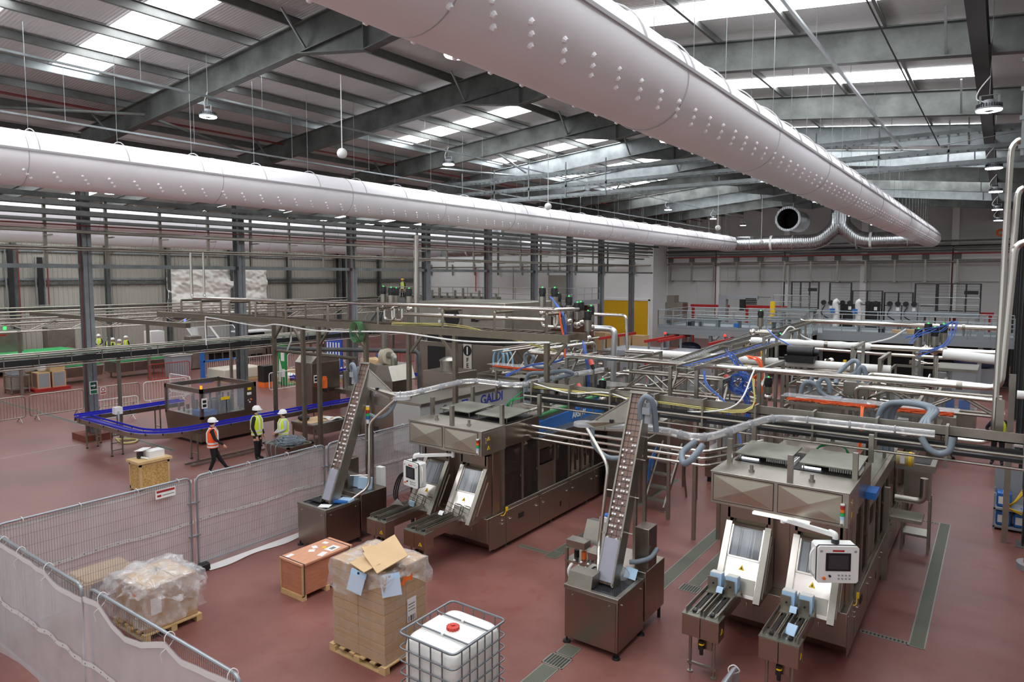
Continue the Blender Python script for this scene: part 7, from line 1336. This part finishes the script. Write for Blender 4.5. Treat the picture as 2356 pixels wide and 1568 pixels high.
for k, (x, y) in enumerate(((.28, 19.05), (.06, 14.7))): solo('rack_post', MB().box(x-.06, y-.06, (0, 3.3)[k], x+.06, y+.06, (3.9, 3.93)[k]), INOXM, 'square stainless rack post at the right edge, %s' % ('by the jerrycans', 'on the cable beam beside the tall pipe')[k], 'post', 'rack posts at the right edge')
solo('yellow_floor_lead', MB().tube(spl([(-.6, 33, .02), (-.4, 31, .02), (-.45, 29.5, .02), (-.2, 27.8, .03)]), .012, 5), CABLEY, 'thin yellow lead lying on the red floor at the right', 'cable')
# ============================================================ mezzanine, cages and the far end
MG = M('mezzanine_grey', (150,158,160), .45, .5); MB_ = M('cage_black', (26,28,30), .5)
def rail(par, P0, P1, z, h=1.1, n=8, mat=MG, name='handrail'):
    a = Vector((*P0, z)); b = Vector((*P1, z)); m = MB()
    for q in (h, h*.55): m.tube([a + Vector((0, 0, q)), b + Vector((0, 0, q))], .028, 6)
    m.bar(a + Vector((0, 0, .08)), b + Vector((0, 0, .08)), .01, .15)
    for k in range(n+1): p = a + (b-a)*k/n; m.tube([p, p + Vector((0, 0, h))], .026, 6)
    return link(name, m, mat, par)
t = thing('mezzanine', 'long grey steel mezzanine with handrails in front of the back wall', 'platform', (-9, 44, 0))
link('deck', MB().box(-17.9, 41, 2.78, -8.6, 46, 2.9).box(-8.6, 42.2, 2.78, .6, 46, 2.9), MG, t); link('edge_beam', MB().box(-17.9, 40.95, 2.5, -8.6, 41.05, 2.82).box(-8.6, 42.15, 2.5, .6, 42.25, 2.82).box(-17.95, 41, 2.5, -17.85, 46, 2.82), MG, t)
for x in (-17.5, -14.6, -12, -9, -6.4, -3.6, -.8):
    for y in (41.4 if x < -8.6 else 42.5, 45.6): link('post', MB().box(x-.09, y-.09, 0, x+.09, y+.09, 2.55), MG, t)
    link('brace', MB().bar((x, 41.4 if x < -8.6 else 42.5, 1.9), (x+.6, 41.4 if x < -8.6 else 42.5, 2.5), .06, .06), MG, t)
rail(t, (-17.9, 41), (-9.2, 41), 2.9, n=9); rail(t, (-8.3, 42.2), (.6, 42.2), 2.9, n=9); rail(t, (-17.9, 41), (-17.9, 46), 2.9, n=4); rail(t, (-8.6, 41), (-8.6, 42.2), 2.9, n=2); rail(t, (-17.9, 46), (.6, 46), 2.9, n=14)
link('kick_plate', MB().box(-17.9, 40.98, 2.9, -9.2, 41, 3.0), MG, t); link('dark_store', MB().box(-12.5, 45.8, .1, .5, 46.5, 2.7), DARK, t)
t = thing('mezzanine_stair', 'steep grey stair from the floor up to the mezzanine', 'stair', (-8.9, 40.5, 0))
for x in (-9.25, -8.65): link('stringer', MB().bar((x, 39.2, 0), (x, 41.0, 2.9), .05, .2), MG, t); link('stair_rail', MB().tube(fil([(x, 39.2, .1), (x, 39.2, 1.0), (x, 41.0, 3.9), (x, 41.2, 3.9)], .1), .025, 6), STEELL, t)
for k in range(10): link('tread', MB().box(-9.22, 39.25+.18*k, .26+.28*k, -8.68, 39.45+.18*k, .29+.28*k), MG, t)
for k, (x, y, w, z) in enumerate(((-16.4, 43, 1.8, .35), (-13.4, 43.2, 2.6, .45), (-10.6, 44, 1.0, .6), (-5.4, 43.8, 1.4, .4), (-3.0, 43.6, 1.8, .5), (-.8, 44, .9, .5))):
    t = thing('deck_conveyor', 'roller conveyor unit on the mezzanine deck, %s from the left' % ORD[k], 'conveyor', (x, y, 2.9), 'conveyors on the mezzanine'); link('bed', MB().box(x-w, y-.4, 2.9+z, x+w, y+.4, 3.05+z), STEELL, t)
    for u in (-w+.1, 0, w-.1): link('leg', MB().box(x+u-.04, y-.36, 2.9, x+u+.04, y+.36, 2.9+z), MG, t)
    link('drive_box', MB().box(x-.2, y-.55, 2.95, x+.1, y-.4, 3.2), (BLACK, BLUE, GREYPL)[k % 3], t); link('guide', MB().tube([(x-w, y-.42, 3.2+z), (x+w, y-.42, 3.2+z)], .03, 6), STEELL, t)
for k, x in enumerate((-4.6, -3.9, -3.2)): solo('carton', MB().box(x-.25, 42.6, 2.9, x+.2, 43.0, 3.2 + .05*k), CARDL, 'brown carton on the mezzanine deck, %s from the left' % ORD[k], 'carton', 'cartons on the mezzanine')
for k, x in enumerate((-12.1, -11.2, -6.8)): solo('bollard', MB().cyl((x, 40.5, 0), (x, 40.5, 2.4 if k < 2 else 1.6), .09, n=12), YEL, 'yellow post under the mezzanine, %s from the left' % ORD[k], 'bollard', 'yellow posts'); 
solo('bollard', MB().box(-13.9, 52.0, 0, -13.6, 52.3, 4.3), YEL, 'tall yellow column rising behind the mezzanine rail', 'post')
solo('white_cabinet', MB().box(-13.9, 42.4, .1, -12.9, 43, 1.9).box(-13.8, 42.45, 0, -13, 42.95, .1), WPL, 'white cabinet under the mezzanine', 'cabinet'); t = thing('blue_wrap', 'dark blue wrapped load under the mezzanine at the right', 'load', (-1.2, 44, 0)); link('wrapped', MB().ball((-1.0, 43.6, 1.6), .9, 14, (1.1, .6, .4)), M('navy_wrap', (66,76,110), .4), t); link('base', MB().box(-2, 43.2, 0, .1, 44.2, 1.3), GREYPL, t); t = thing('dark_cover', 'dark clear wrapped unit under the mezzanine at the left', 'load', (-16.5, 42.5, 0)); link('wrapped', MB().ball((-16.4, 42.6, 1.55), .7, 14, (1.1, .6, .5)), M('navy_wrap2', (60,66,88), .3), t); link('base', MB().box(-17.2, 42.1, 0, -15.6, 43.1, 1.4), GREYPL, t)
def cage(x0, x1, y, z0, z1, n, label, sign=False):
    t = thing('guard_fence', label, 'guard', ((x0+x1)/2, y, 0), 'black guard fences')
    for k in range(n+1): x = x0 + (x1-x0)*k/n; link('post', MB().box(x-.05, y-.05, z0 if sign else 0, x+.05, y+.05, z1), MB_, t)
    m = MB().box(x0, y-.03, z1-.06, x1, y+.03, z1).box(x0, y-.03, z0+.1, x1, y+.03, z0+.16)
    k = 0
    while z0+.3+k*.22 < z1: m.box(x0, y-.008, z0+.3+k*.22, x1, y+.008, z0+.312+k*.22); k += 1
    link('mesh_wires', m, MB_, t)
    if sign: link('black_sign', MB().box(x0+(x1-x0)*.62, y-.08, z1-.75, x0+(x1-x0)*.95, y-.05, z1-.5), BLACK, t)
    return t
cage(-13.6, -11.6, 57, 3.6, 5.75, 3, 'tall black guard fence on the left palletiser platform', True); cage(-10.8, -9.3, 57, 3.9, 5.7, 1, 'black guard door frame right of the left tall fence'); cage(-9.2, -7.2, 57, 3.9, 5.1, 2, 'lower black guard fence in the middle'); cage(-6.2, -4.4, 57, 3.9, 5.0, 2, 'lower black guard fence right of the middle') if False else cage(-7.0, -5.2, 56.6, 3.9, 5.0, 2, 'lower black guard fence right of the middle'); cage(-5.1, -3.8, 57, 3.9, 5.65, 1, 'black guard door frame of the right platform'); cage(-3.7, -1.2, 57, 3.6, 5.65, 3, 'tall black guard fence on the right palletiser platform', True)
for k, (x0, x1) in enumerate(((-14.4, -11.8), (-4.6, -1.2))):
    t = thing('palletiser_platform', 'grey palletiser platform with handrails, %s one' % ('left', 'right')[k], 'platform', ((x0+x1)/2, 56, 0)); link('deck', MB().box(x0, 54.8, 3.4, x1, 57.6, 3.6), MG, t); rail(t, (x0, 54.8), (x1, 54.8), 3.6, 1.1, 4)
    for x in (x0+.1, x1-.1): link('post', MB().box(x-.1, 54.9, 0, x+.1, 55.1, 3.4).box(x-.1, 57.3, 0, x+.1, 57.5, 3.4), MG, t)
for k, x in enumerate((-10.6, -9.3, -7.6, -6.2, -5.2)):
    t = thing('palletiser_unit', 'grey and black palletiser unit between the guard fences, %s from the left' % ORD[k], 'machine', (x, 55.8, 0), 'palletiser units'); link('tower', MB().box(x-.45, 55.4, 0, x+.4, 56.3, 4.3 - .2*(k % 2)), (GREYPL, BLACK, BLACK, GREYPL, GREYPL)[k], t)
    link('roller', MB().cyl((x-.3, 55.3, 4.2), (x-.3, 55.5, 4.2), .18, n=14).cyl((x+.2, 55.3, 4.2), (x+.2, 55.5, 4.2), .18, n=14), BLACK, t); link('small_sign', MB().box(x+.1, 55.38, 3.7, x+.3, 55.4, 3.95), WPL, t); link('cable', MB().tube(spl([(x-.2, 55.3, 4.0), (x-.4, 55.2, 3.4), (x+.1, 55.2, 3.0)]), .04, 6), BLACK, t)
for k, x in enumerate((-9.9, -8.4)):
    t = thing('robot_head', 'white robot arm with a blue box at the palletiser, %s one' % ('left', 'right')[k], 'robot', (x, 54.6, 0), 'palletiser robots'); link('arm', MB().tube(spl([(x, 54.6, 2.4), (x+.05, 54.5, 3.4), (x, 54.4, 4.2), (x+.2, 54.4, 4.4)]), .2, 10), WPL, t); link('blue_box', MB().box(x-.35, 54.2, 3.5, x-.0, 54.45, 3.8), BLUE, t); link('pedestal', MB().box(x-.35, 54.3, 0, x+.35, 55, 2.5), BLACK, t)
t = thing('gantry_gripper', 'grey gantry with a black bellows gripper at the left of the cages', 'gantry', (-18, 56, 0)); link('column', MB().box(-19.0, 55.6, 0, -18.4, 56.2, 4.6), GREYPL, t); link('beam', MB().box(-18.9, 55.7, 4.3, -15.9, 56.1, 4.6), GREYPL, t); link('hanger', MB().box(-17.3, 55.7, 3.4, -16.9, 56.1, 4.3), BLACK, t)
m = MB()
for k in range(4): m.cyl((-16.4, 55.8, 3.9+.14*k), (-16.4, 55.8, 3.98+.14*k), .45, n=16)
link('bellows', m, BLACK, t); link('thin_arm', MB().tube([(-16, 55.9, 4.5), (-14.9, 55.9, 4.5)], .03, 6), STEEL, t)
t = thing('stainless_tower', 'stainless stepped unit beside the end wall corner', 'machine', (-23.4, 57, 0)); link('tower', MB().box(-24.0, 56.4, 0, -22.4, 57.6, 3.9), INOXM, t); link('upper', MB().box(-23.9, 56.5, 3.9, -23.2, 57.5, 4.5), BASEM, t)
for k, (x0, x1, z) in enumerate(((-22.3, -18.9, 3.6), (-17.6, -14.2, 3.62), (-2.9, -.4, 3.5))): solo('red_girder', MB().box(x0, 58, z-.1, x1, 58.2, z+.12).box(x0+.1, 58, 0, x0+.3, 58.2, z-.1).box(x1-.3, 58, 0, x1-.1, 58.2, z-.1), RED, 'red horizontal girder in front of the back wall, %s from the left' % ORD[k], 'girder', 'red girders')
# services on the back wall
for k, (z, r, mt) in enumerate(((7.35, .09, INOXM), (8.0, .05, RED), (8.6, .06, BLACK), (8.25, .04, STEEL))): solo('wall_pipe', MB().tube([(-27.6, 65.2 - .1*k, z), (4, 65.2 - .1*k, z)], r, 10), mt, ('stainless pipe along the back wall', 'red pipe high on the back wall', 'black cable run high on the back wall', 'grey pipe high on the back wall')[k], 'pipe', 'pipes of the back wall')
for k, z in enumerate((9.0, 8.45)):
    t = thing('wall_tray', 'galvanised cable ladder along the back wall, %s' % ('upper', 'lower')[k], 'cable tray', (-12, 64.9, z), 'cable ladders of the back wall'); m = MB(); tray(m, (-27.4, 64.9, z), (4, 64.9, z), .4, .12, .6); link('ladder', m, STEEL, t)
solo('wall_band', MB().box(-27.6, 65.8, 7.55, 4, 65.95, 8.0), WPAINT, 'white horizontal band on the back wall behind the pipes', 'band'); solo('wall_rail', MB().box(-27.6, 65.75, 5.75, 4, 65.85, 5.85), GREYP, 'grey rail across the back wall', 'rail')
for k in range(12):
    x = -27.2 + 2.2*k
    t = thing('wall_bracket', 'vertical stainless pipe hanger on the back wall, %s from the left' % ORD[k], 'bracket', (x, 65.3, 5.7), 'pipe hangers of the back wall'); link('hanger_post', MB().box(x-.07, 65.1, 5.75, x+.07, 65.2, 7.7), INOXM, t); link('head_plate', MB().box(x-.25, 65.05, 7.55, x+.25, 65.2, 7.95), STEEL, t); link('foot_plate', MB().box(x-.15, 65.1, 5.68, x+.15, 65.8, 5.76), INOXM, t)
for k in range(9):
    x = -57 + 3.4*k; solo('end_bracket', MB().box(x-.06, 62.2, 6.3, x+.06, 62.35, 7.6), INOXM, 'short vertical bracket on the white end wall, %s from the left' % ORD[k], 'bracket', 'brackets of the end wall')
for k, (z, mt) in enumerate(((7.25, INOXM), (8.9, STEEL))): solo('end_wall_pipe', MB().tube([(-59, 62.1, z), (-28, 62.1, z)], .08, 10), mt, '%s pipe along the white end wall' % ('stainless', 'upper grey')[k], 'pipe')
for k, (x, z) in enumerate(((-50, 4.4), (-44.6, 3.0), (-37, 3.6))): solo('drop_pipe', MB().tube([(x, 62.2, z), (x, 62.2, 7.2)], .05, 8), (RED, INOXM, STEEL)[k], 'thin vertical pipe on the white end wall, %s from the left' % ORD[k], 'pipe', 'drop pipes')
solo('grey_duct_box', MB().box(-39.3, 61.2, 2.5, -37.0, 62.4, 6.3).box(-39.3, 61.2, 0, -39.1, 62.4, 2.5).box(-37.2, 61.2, 0, -37, 62.4, 2.5), M('box_grey', (150,146,136), .6), 'tall grey boxed riser on the white end wall', 'riser'); t = thing('orange_coil', 'orange coil hung high near the right end of the back wall', 'coil', (-.3, 64.6, 9.3)); link('coil', MB().lathe((-.3, 64.6, 9.5), [(.14, 0), (.3, 0), (.3, .2), (.14, .2), (.14, 0)], 18, 'y', False), ORANGE, t); link('hook', MB().box(-.33, 64.6, 9.75, -.27, 65.5, 9.8), STEEL, t)
# raised platform before the end wall with tanks
t = thing('process_platform', 'raised steel platform with handrails in front of the white end wall', 'platform', (-36, 46, 0)); link('deck', MB().box(-46, 44, 3.95, -26.5, 49, 4.15), MG, t); rail(t, (-46, 44), (-26.5, 44), 4.15, 1.1, 12, M('rail_tan', (150,146,132), .45, .6)); rail(t, (-26.5, 44), (-26.5, 49), 4.15, 1.1, 4)
for x in (-45.5, -41, -36.5, -32, -27): link('post', MB().box(x-.12, 44.2, 0, x+.12, 44.44, 3.95), MG, t)
link('brown_under', MB().box(-45, 48.5, .1, -27, 49, 3.8), M('brown_sheet', (96,64,46), .6), t); t = thing('platform_stair', 'steep pale stair rising to the platform where the man in a yellow helmet stands', 'stair', (-45.5, 42, 0))
for x in (-45.9, -45.1): link('stringer', MB().bar((x, 40.8, .9), (x, 44.0, 4.15), .06, .2), STEELL, t); link('stair_rail', MB().tube([(x, 40.8, 1.9), (x, 44, 5.2)], .03, 6), STEELL, t); link('stair_leg', MB().box(x-.05, 40.8, 0, x+.05, 40.9, .9), STEELL, t)
for k in range(9): link('tread', MB().box(-45.9, 41+.34*k, 1.15+.34*k, -45.1, 41.25+.34*k, 1.18+.34*k), STEELL, t)
for k in range(10):
    x = -42.5 + .9*k; t = thing('platform_valve', 'small stainless valve unit on the raised platform, %s from the left' % ORD[k], 'valve', (x, 45.5, 4.15), 'valve units on the platform'); link('valve_body', MB().box(x-.3, 45.2, 4.15, x+.3, 45.8, 4.45).cyl((x, 45.5, 4.45), (x, 45.5, 4.75 + .2*(k % 3)), .1, n=10), INOXM, t); link('valve_pipe', MB().tube([(x-.45, 45.5, 4.35), (x+.45, 45.5, 4.35)], .06, 8), INOXL, t)
# red framed machines and boxes before the yellow door
for k, (x, y) in enumerate(((-18.2, 37), (-14.6, 37.5))):
    t = thing('framed_machine', 'pale grey machine with red top rails before the mezzanine, %s one' % ('left', 'right')[k], 'machine', (x, y, 0), 'red framed machines'); link('casing', MB().box(x-1.6, y, .1, x+1.5, y+3, 1.7), GREYPL, t, bevel=.02); link('plinth', MB().box(x-1.5, y+.1, 0, x+1.4, y+2.9, .1), DARK, t)
    for q in (x-1.6, x+1.4): link('red_rail', MB().box(q, y-.5, 2.3, q+.12, y+4.5, 2.45), RED, t); link('rail_post', MB().box(q, y, 1.7, q+.1, y+.1, 2.3).box(q, y+2.9, 1.7, q+.1, y+3, 2.3), GREYPL, t)
    link('clear_front', MB().box(x-1.5, y-.04, .6, x+1.4, y-.02, 1.6), GLASSC, t); link('red_beacon', MB().ball((x+1.2, y+3, 2.6), .08, 10), LRED, t); link('beacon_post', MB().cyl((x+1.2, y+3, 1.7), (x+1.2, y+3, 2.55), .03, n=6), STEELD, t)
t = thing('red_gate', 'red square frame on the front of a pale grey machine', 'frame', (-14.4, 34, 0)); link('gate_frame', MB().box(-15.6, 34, 0, -15.45, 34.1, 1.75).box(-13.6, 34, 0, -13.45, 34.1, 1.75).box(-15.6, 34, 1.62, -13.45, 34.1, 1.78), RED, t); link('grey_back', MB().box(-16.4, 34.2, .1, -13, 35.4, 1.8), GREYPL, t); link('inner_unit', MB().box(-15.2, 34.1, .8, -14.2, 34.2, 1.4), INOXM, t); link('orange_part', MB().box(-13.95, 34.08, .4, -13.8, 34.18, 1.3), ORANGE, t)
for k in range(4): solo('carton_stack', MB().box(-27.6+1.15*k, 50.2, 0.02, -26.6+1.15*k, 51.2, 1.5 - .1*(k % 2)), CARDL, 'brown carton block on the floor before the yellow door, %s from the left' % ORD[k], 'carton', 'carton blocks before the yellow door')
t = thing('line_signal', 'signal tower with red and green lights before the yellow door', 'lamp', (-21.5, 38, 0)); link('stand', MB().cyl((-21.5, 38, 0), (-21.5, 38, 2.0), .05, n=8), INOXM, t)
for k, mt in enumerate((LGREEN, LAMB, LRED)): link('signal_lens', MB().cyl((-21.5, 38, 2.0+.16*k), (-21.5, 38, 2.15+.16*k), .1, n=12), mt, t)
for k, (x, y, z) in enumerate(((-18, 30, 2.1), (-21.5, 33, 2.3), (-19.8, 27.5, 1.8))): block_machine(x-1.2, y, x+1.2, y+3, z, 'far stainless machine left of the middle, %s from the camera' % ORD[k], seed=30+k)
# ============================================================ people
SKIN = M('skin', (206,158,134), .55); NAVY = M('navy_cloth', (26,30,46), .8); BLK = M('black_cloth', (20,20,22), .85); GRYC = M('grey_cloth', (176,182,192), .8); PALE = M('pale_trousers', (196,192,186), .8)
HVY = M('hi_vis_yellow', (214,232,40), .6); HVO = M('hi_vis_orange', (252,92,30), .6); SIL = M('reflective_band', (226,228,226), .35); HELM = M('white_helmet', (238,238,236), .3); HELY = M('yellow_helmet', (236,196,30), .35); SHOE = M('dark_shoe', (18,18,18), .5); MASK = M('face_mask', (140,190,216), .7)
def person(x, y, z, h, face, label, top=NAVY, leg=BLK, vest=HVY, helm=HELM, pose='stand', mask=False, detail=True):
    t = thing('person', label, 'person', (x, y, z), 'people'); s = h / 1.84
    arms = {'stand': (((-.25, -.02, 1.14), (-.24, .1, .9), (-.23, .13, .8)), ((.25, -.02, 1.14), (.24, .1, .9), (.23, .13, .8))),
            'walk': (((-.24, -.14, 1.16), (-.22, .02, .92), (-.21, .06, .83)), ((.25, .1, 1.16), (.22, .3, 1.0), (.21, .36, .93))),
            'hold': (((-.25, .02, 1.15), (-.12, .24, 1.06), (-.05, .3, 1.04)), ((.25, .02, 1.15), (.1, .26, 1.02), (.03, .32, 1.0))),
            'hips': (((-.34, -.06, 1.16), (-.2, .1, 1.02), (-.13, .13, .98)), ((.34, -.06, 1.16), (.2, .1, 1.02), (.13, .13, .98)))}[pose]
    legs = {'walk': (((-.1, .02, .9), (-.1, .16, .5), (-.1, .4, .12), (-.1, .56, .1)), ((.1, 0, .9), (.1, .04, .48), (.1, -.12, .08), (.1, .05, .04)))}.get(pose, (((-.1, 0, .9), (-.11, .03, .5), (-.12, -.02, .08), (-.14, .15, .04)), ((.1, 0, .9), (.11, .03, .5), (.13, .03, .08), (.16, .2, .04))))
    V = [(0, 0, .96), (0, .0, 1.14), (0, .0, 1.34), (0, -.01, 1.5), (0, .01, 1.57), (0, .03, 1.66), (0, .02, 1.76), (0, .115, 1.64)]; rad = [.155, .15, .17, .075, .06, .09, .085, .03]; Eg = [(0,1),(1,2),(2,3),(3,4),(4,5),(5,6),(5,7)]; tag = [0, 1, 1, 1, 3, 3, 3, 3]
    for sx, a in zip((-1, 1), arms):
        k = len(V); V += [(sx*.17, 0, 1.43), *a]; rad += [.075, .055, .04, .035]; Eg += [(2, k), (k, k+1), (k+1, k+2), (k+2, k+3)]; tag += [1, 1, 1, 3]
    for l in legs: k = len(V); V += list(l); rad += [.105, .075, .05, .05]; Eg += [(0, k), (k, k+1), (k+1, k+2), (k+2, k+3)]; tag += [0, 0, 0, 2]
    me = bpy.data.meshes.new('body'); me.from_pydata([tuple(c*s for c in v) for v in V], Eg, []); o = bpy.data.objects.new('body', me); COL.objects.link(o)
    sk = o.modifiers.new('skin', 'SKIN'); sk.use_smooth_shade = True; d = me.skin_vertices[0].data
    for i, r in enumerate(rad): d[i].radius = (r*s, r*s*(.72 if i in (0, 1, 2) else 1)); d[i].use_root = (i == 0)
    o.modifiers.new('sub', 'SUBSURF').levels = 1; o.modifiers['sub'].render_levels = 1
    bpy.context.view_layer.update(); nm = bpy.data.meshes.new_from_object(o.evaluated_get(bpy.context.evaluated_depsgraph_get())); o.modifiers.clear(); o.data = nm; nm.materials.clear()
    for m_ in (leg, top, SHOE, SKIN): nm.materials.append(m_)
    for p in nm.polygons:
        c = p.center; i = min(range(len(V)), key=lambda i: sum((c[k] - V[i][k]*s)**2 for k in range(3)) - (rad[i]*s)**2*.6); p.material_index = tag[i]
    o.parent = t; o['_o'] = tuple(t['_o']); t.rotation_euler.z = face; org = (0, 0, 0)
    def sub(name, mb, mat): mb.v = [tuple(c*s for c in v) for v in mb.v]; q = link(name, mb, mat, t, origin=org); return q
    def ring(z, rx, ry, n=20): return [(rx*math.cos(2*PI*k/n), ry*math.sin(2*PI*k/n) , z) for k in range(n)]
    def loft(rs): 
        n = len(rs[0]); m = MB(); m.add([v for r in rs for v in r], [(i*n+k, i*n+(k+1) % n, (i+1)*n+(k+1) % n, (i+1)*n+k) for i in range(len(rs)-1) for k in range(n)]); return m
    if vest:
        sub('safety_vest', loft([ring(.86, .205, .17), ring(1.0, .2, .165), ring(1.2, .2, .16), ring(1.38, .205, .155), ring(1.47, .15, .12), ring(1.52, .09, .085)]), vest)
        sub('waist_band', loft([ring(.98, .206, .171), ring(1.04, .206, .17)]), SIL); sub('lower_band', loft([ring(.88, .21, .175), ring(.93, .209, .174)]), SIL)
        for sx in (-1, 1): sub('shoulder_band', MB().tube([(sx*.1, .155, 1.04), (sx*.1, .152, 1.36), (sx*.095, .08, 1.49), (sx*.095, -.08, 1.49), (sx*.1, -.152, 1.36), (sx*.1, -.155, 1.04)], .026, 4), SIL)
    if helm:
        sub('helmet', MB().lathe((0, .01, 1.7), [(.145, 0), (.14, .03), (.125, .085), (.08, .13), (0, .15)], 20), helm); sub('helmet_peak', MB().lathe((0, .04, 1.695), [(.0, .012), (.155, .0), (.155, .012), (0, .03)], 20), helm)
    if detail:
        sub('hair', MB().ball((0, -.01, 1.68), .104, 14, (1, 1, .9)), BLACK)
        for sx in (-1, 1): sub('eye', MB().ball((sx*.035, .108, 1.675), .012, 8), BLACK)
        for sx, a in zip((-1, 1), arms):
            w = Vector(a[2]); dr = (w - Vector(a[1])).normalized(); pr = dr.cross(Vector((1, 0, 0))).normalized(); m = MB().tube([w - dr*.03, w + dr*.05], [.03, .036], 8)
            for f in range(4): b = w + dr*.045 + pr*(.024 - .016*f); m.tube([b, b + dr*(.035 + .006*(f in (1, 2))) , b + dr*.062 - Vector((sx*.018, 0, 0))], .0085, 6)
            m.tube([w + pr*.03, w + pr*.048 + dr*.03, w + pr*.045 + dr*.055], .0095, 6); sub('hand', m, SKIN)
    if mask: sub('face_mask', MB().ball((0, .085, 1.615), .062, 12, (1, .7, .8)), MASK)
    return t
person(-19.75, 11.48, 0, 1.76, R(-35), 'person in an orange vest and white helmet walking past the fence', BLK, BLK, HVO, HELM, 'walk')
person(-20.0, 13.2, 0, 1.84, R(-62), 'person in a black hoodie, yellow vest, white helmet and face mask', BLK, BLK, HVY, HELM, 'stand', True)
person(-19.25, 13.7, 0, 1.72, R(165), 'person in a grey jumper and yellow vest holding something, by the cable trough', GRYC, PALE, HVY, HELM, 'hold')
person(.1, 27, 0, 1.82, R(178), 'person in a navy jacket and open yellow vest standing at the right edge', NAVY, BLK, HVY, HELM, 'hips')
person(-44.8, 45, 4.15, 1.84, R(200), 'person in a yellow helmet and vest standing on the raised platform', BLK, BLK, HVY, HELY, 'stand')
person(-45.4, 43.2, 3.2, 1.75, R(20), 'person in a white helmet climbing the stair to the raised platform', GRYC, NAVY, None, HELM, 'stand', False, False)
for k, (x, y, h, f, lb) in enumerate(((-55.5, 23.4, 1.8, -120, 'person in navy with a yellow vest, leftmost of the far group'), (-53.6, 23.3, 1.74, 60, 'person in a yellow vest bending beside the first column of the far group'), (-51.6, 22.7, 1.78, 150, 'person in a yellow vest in the middle of the far group'), (-52.3, 23.9, 1.8, 30, 'person in a yellow vest behind the rightmost of the far group'), (-50.2, 22.5, 1.76, 20, 'person with the yellow vest back turned, rightmost of the far group'))): person(x, y, 0, h, R(f), lb, NAVY, NAVY, HVY, HELM, 'hold', False, False)
person(-43.5, 35, 0, 1.78, R(90), 'person in an orange vest bending far behind the service bridge', NAVY, NAVY, HVO, HELM, 'hold', False, False)
person(-7.3, 39.5, 0, 1.78, R(150), 'person in a yellow hi-vis jacket by the mezzanine stair', HVY, NAVY, HVY, HELM, 'hold', False, False)
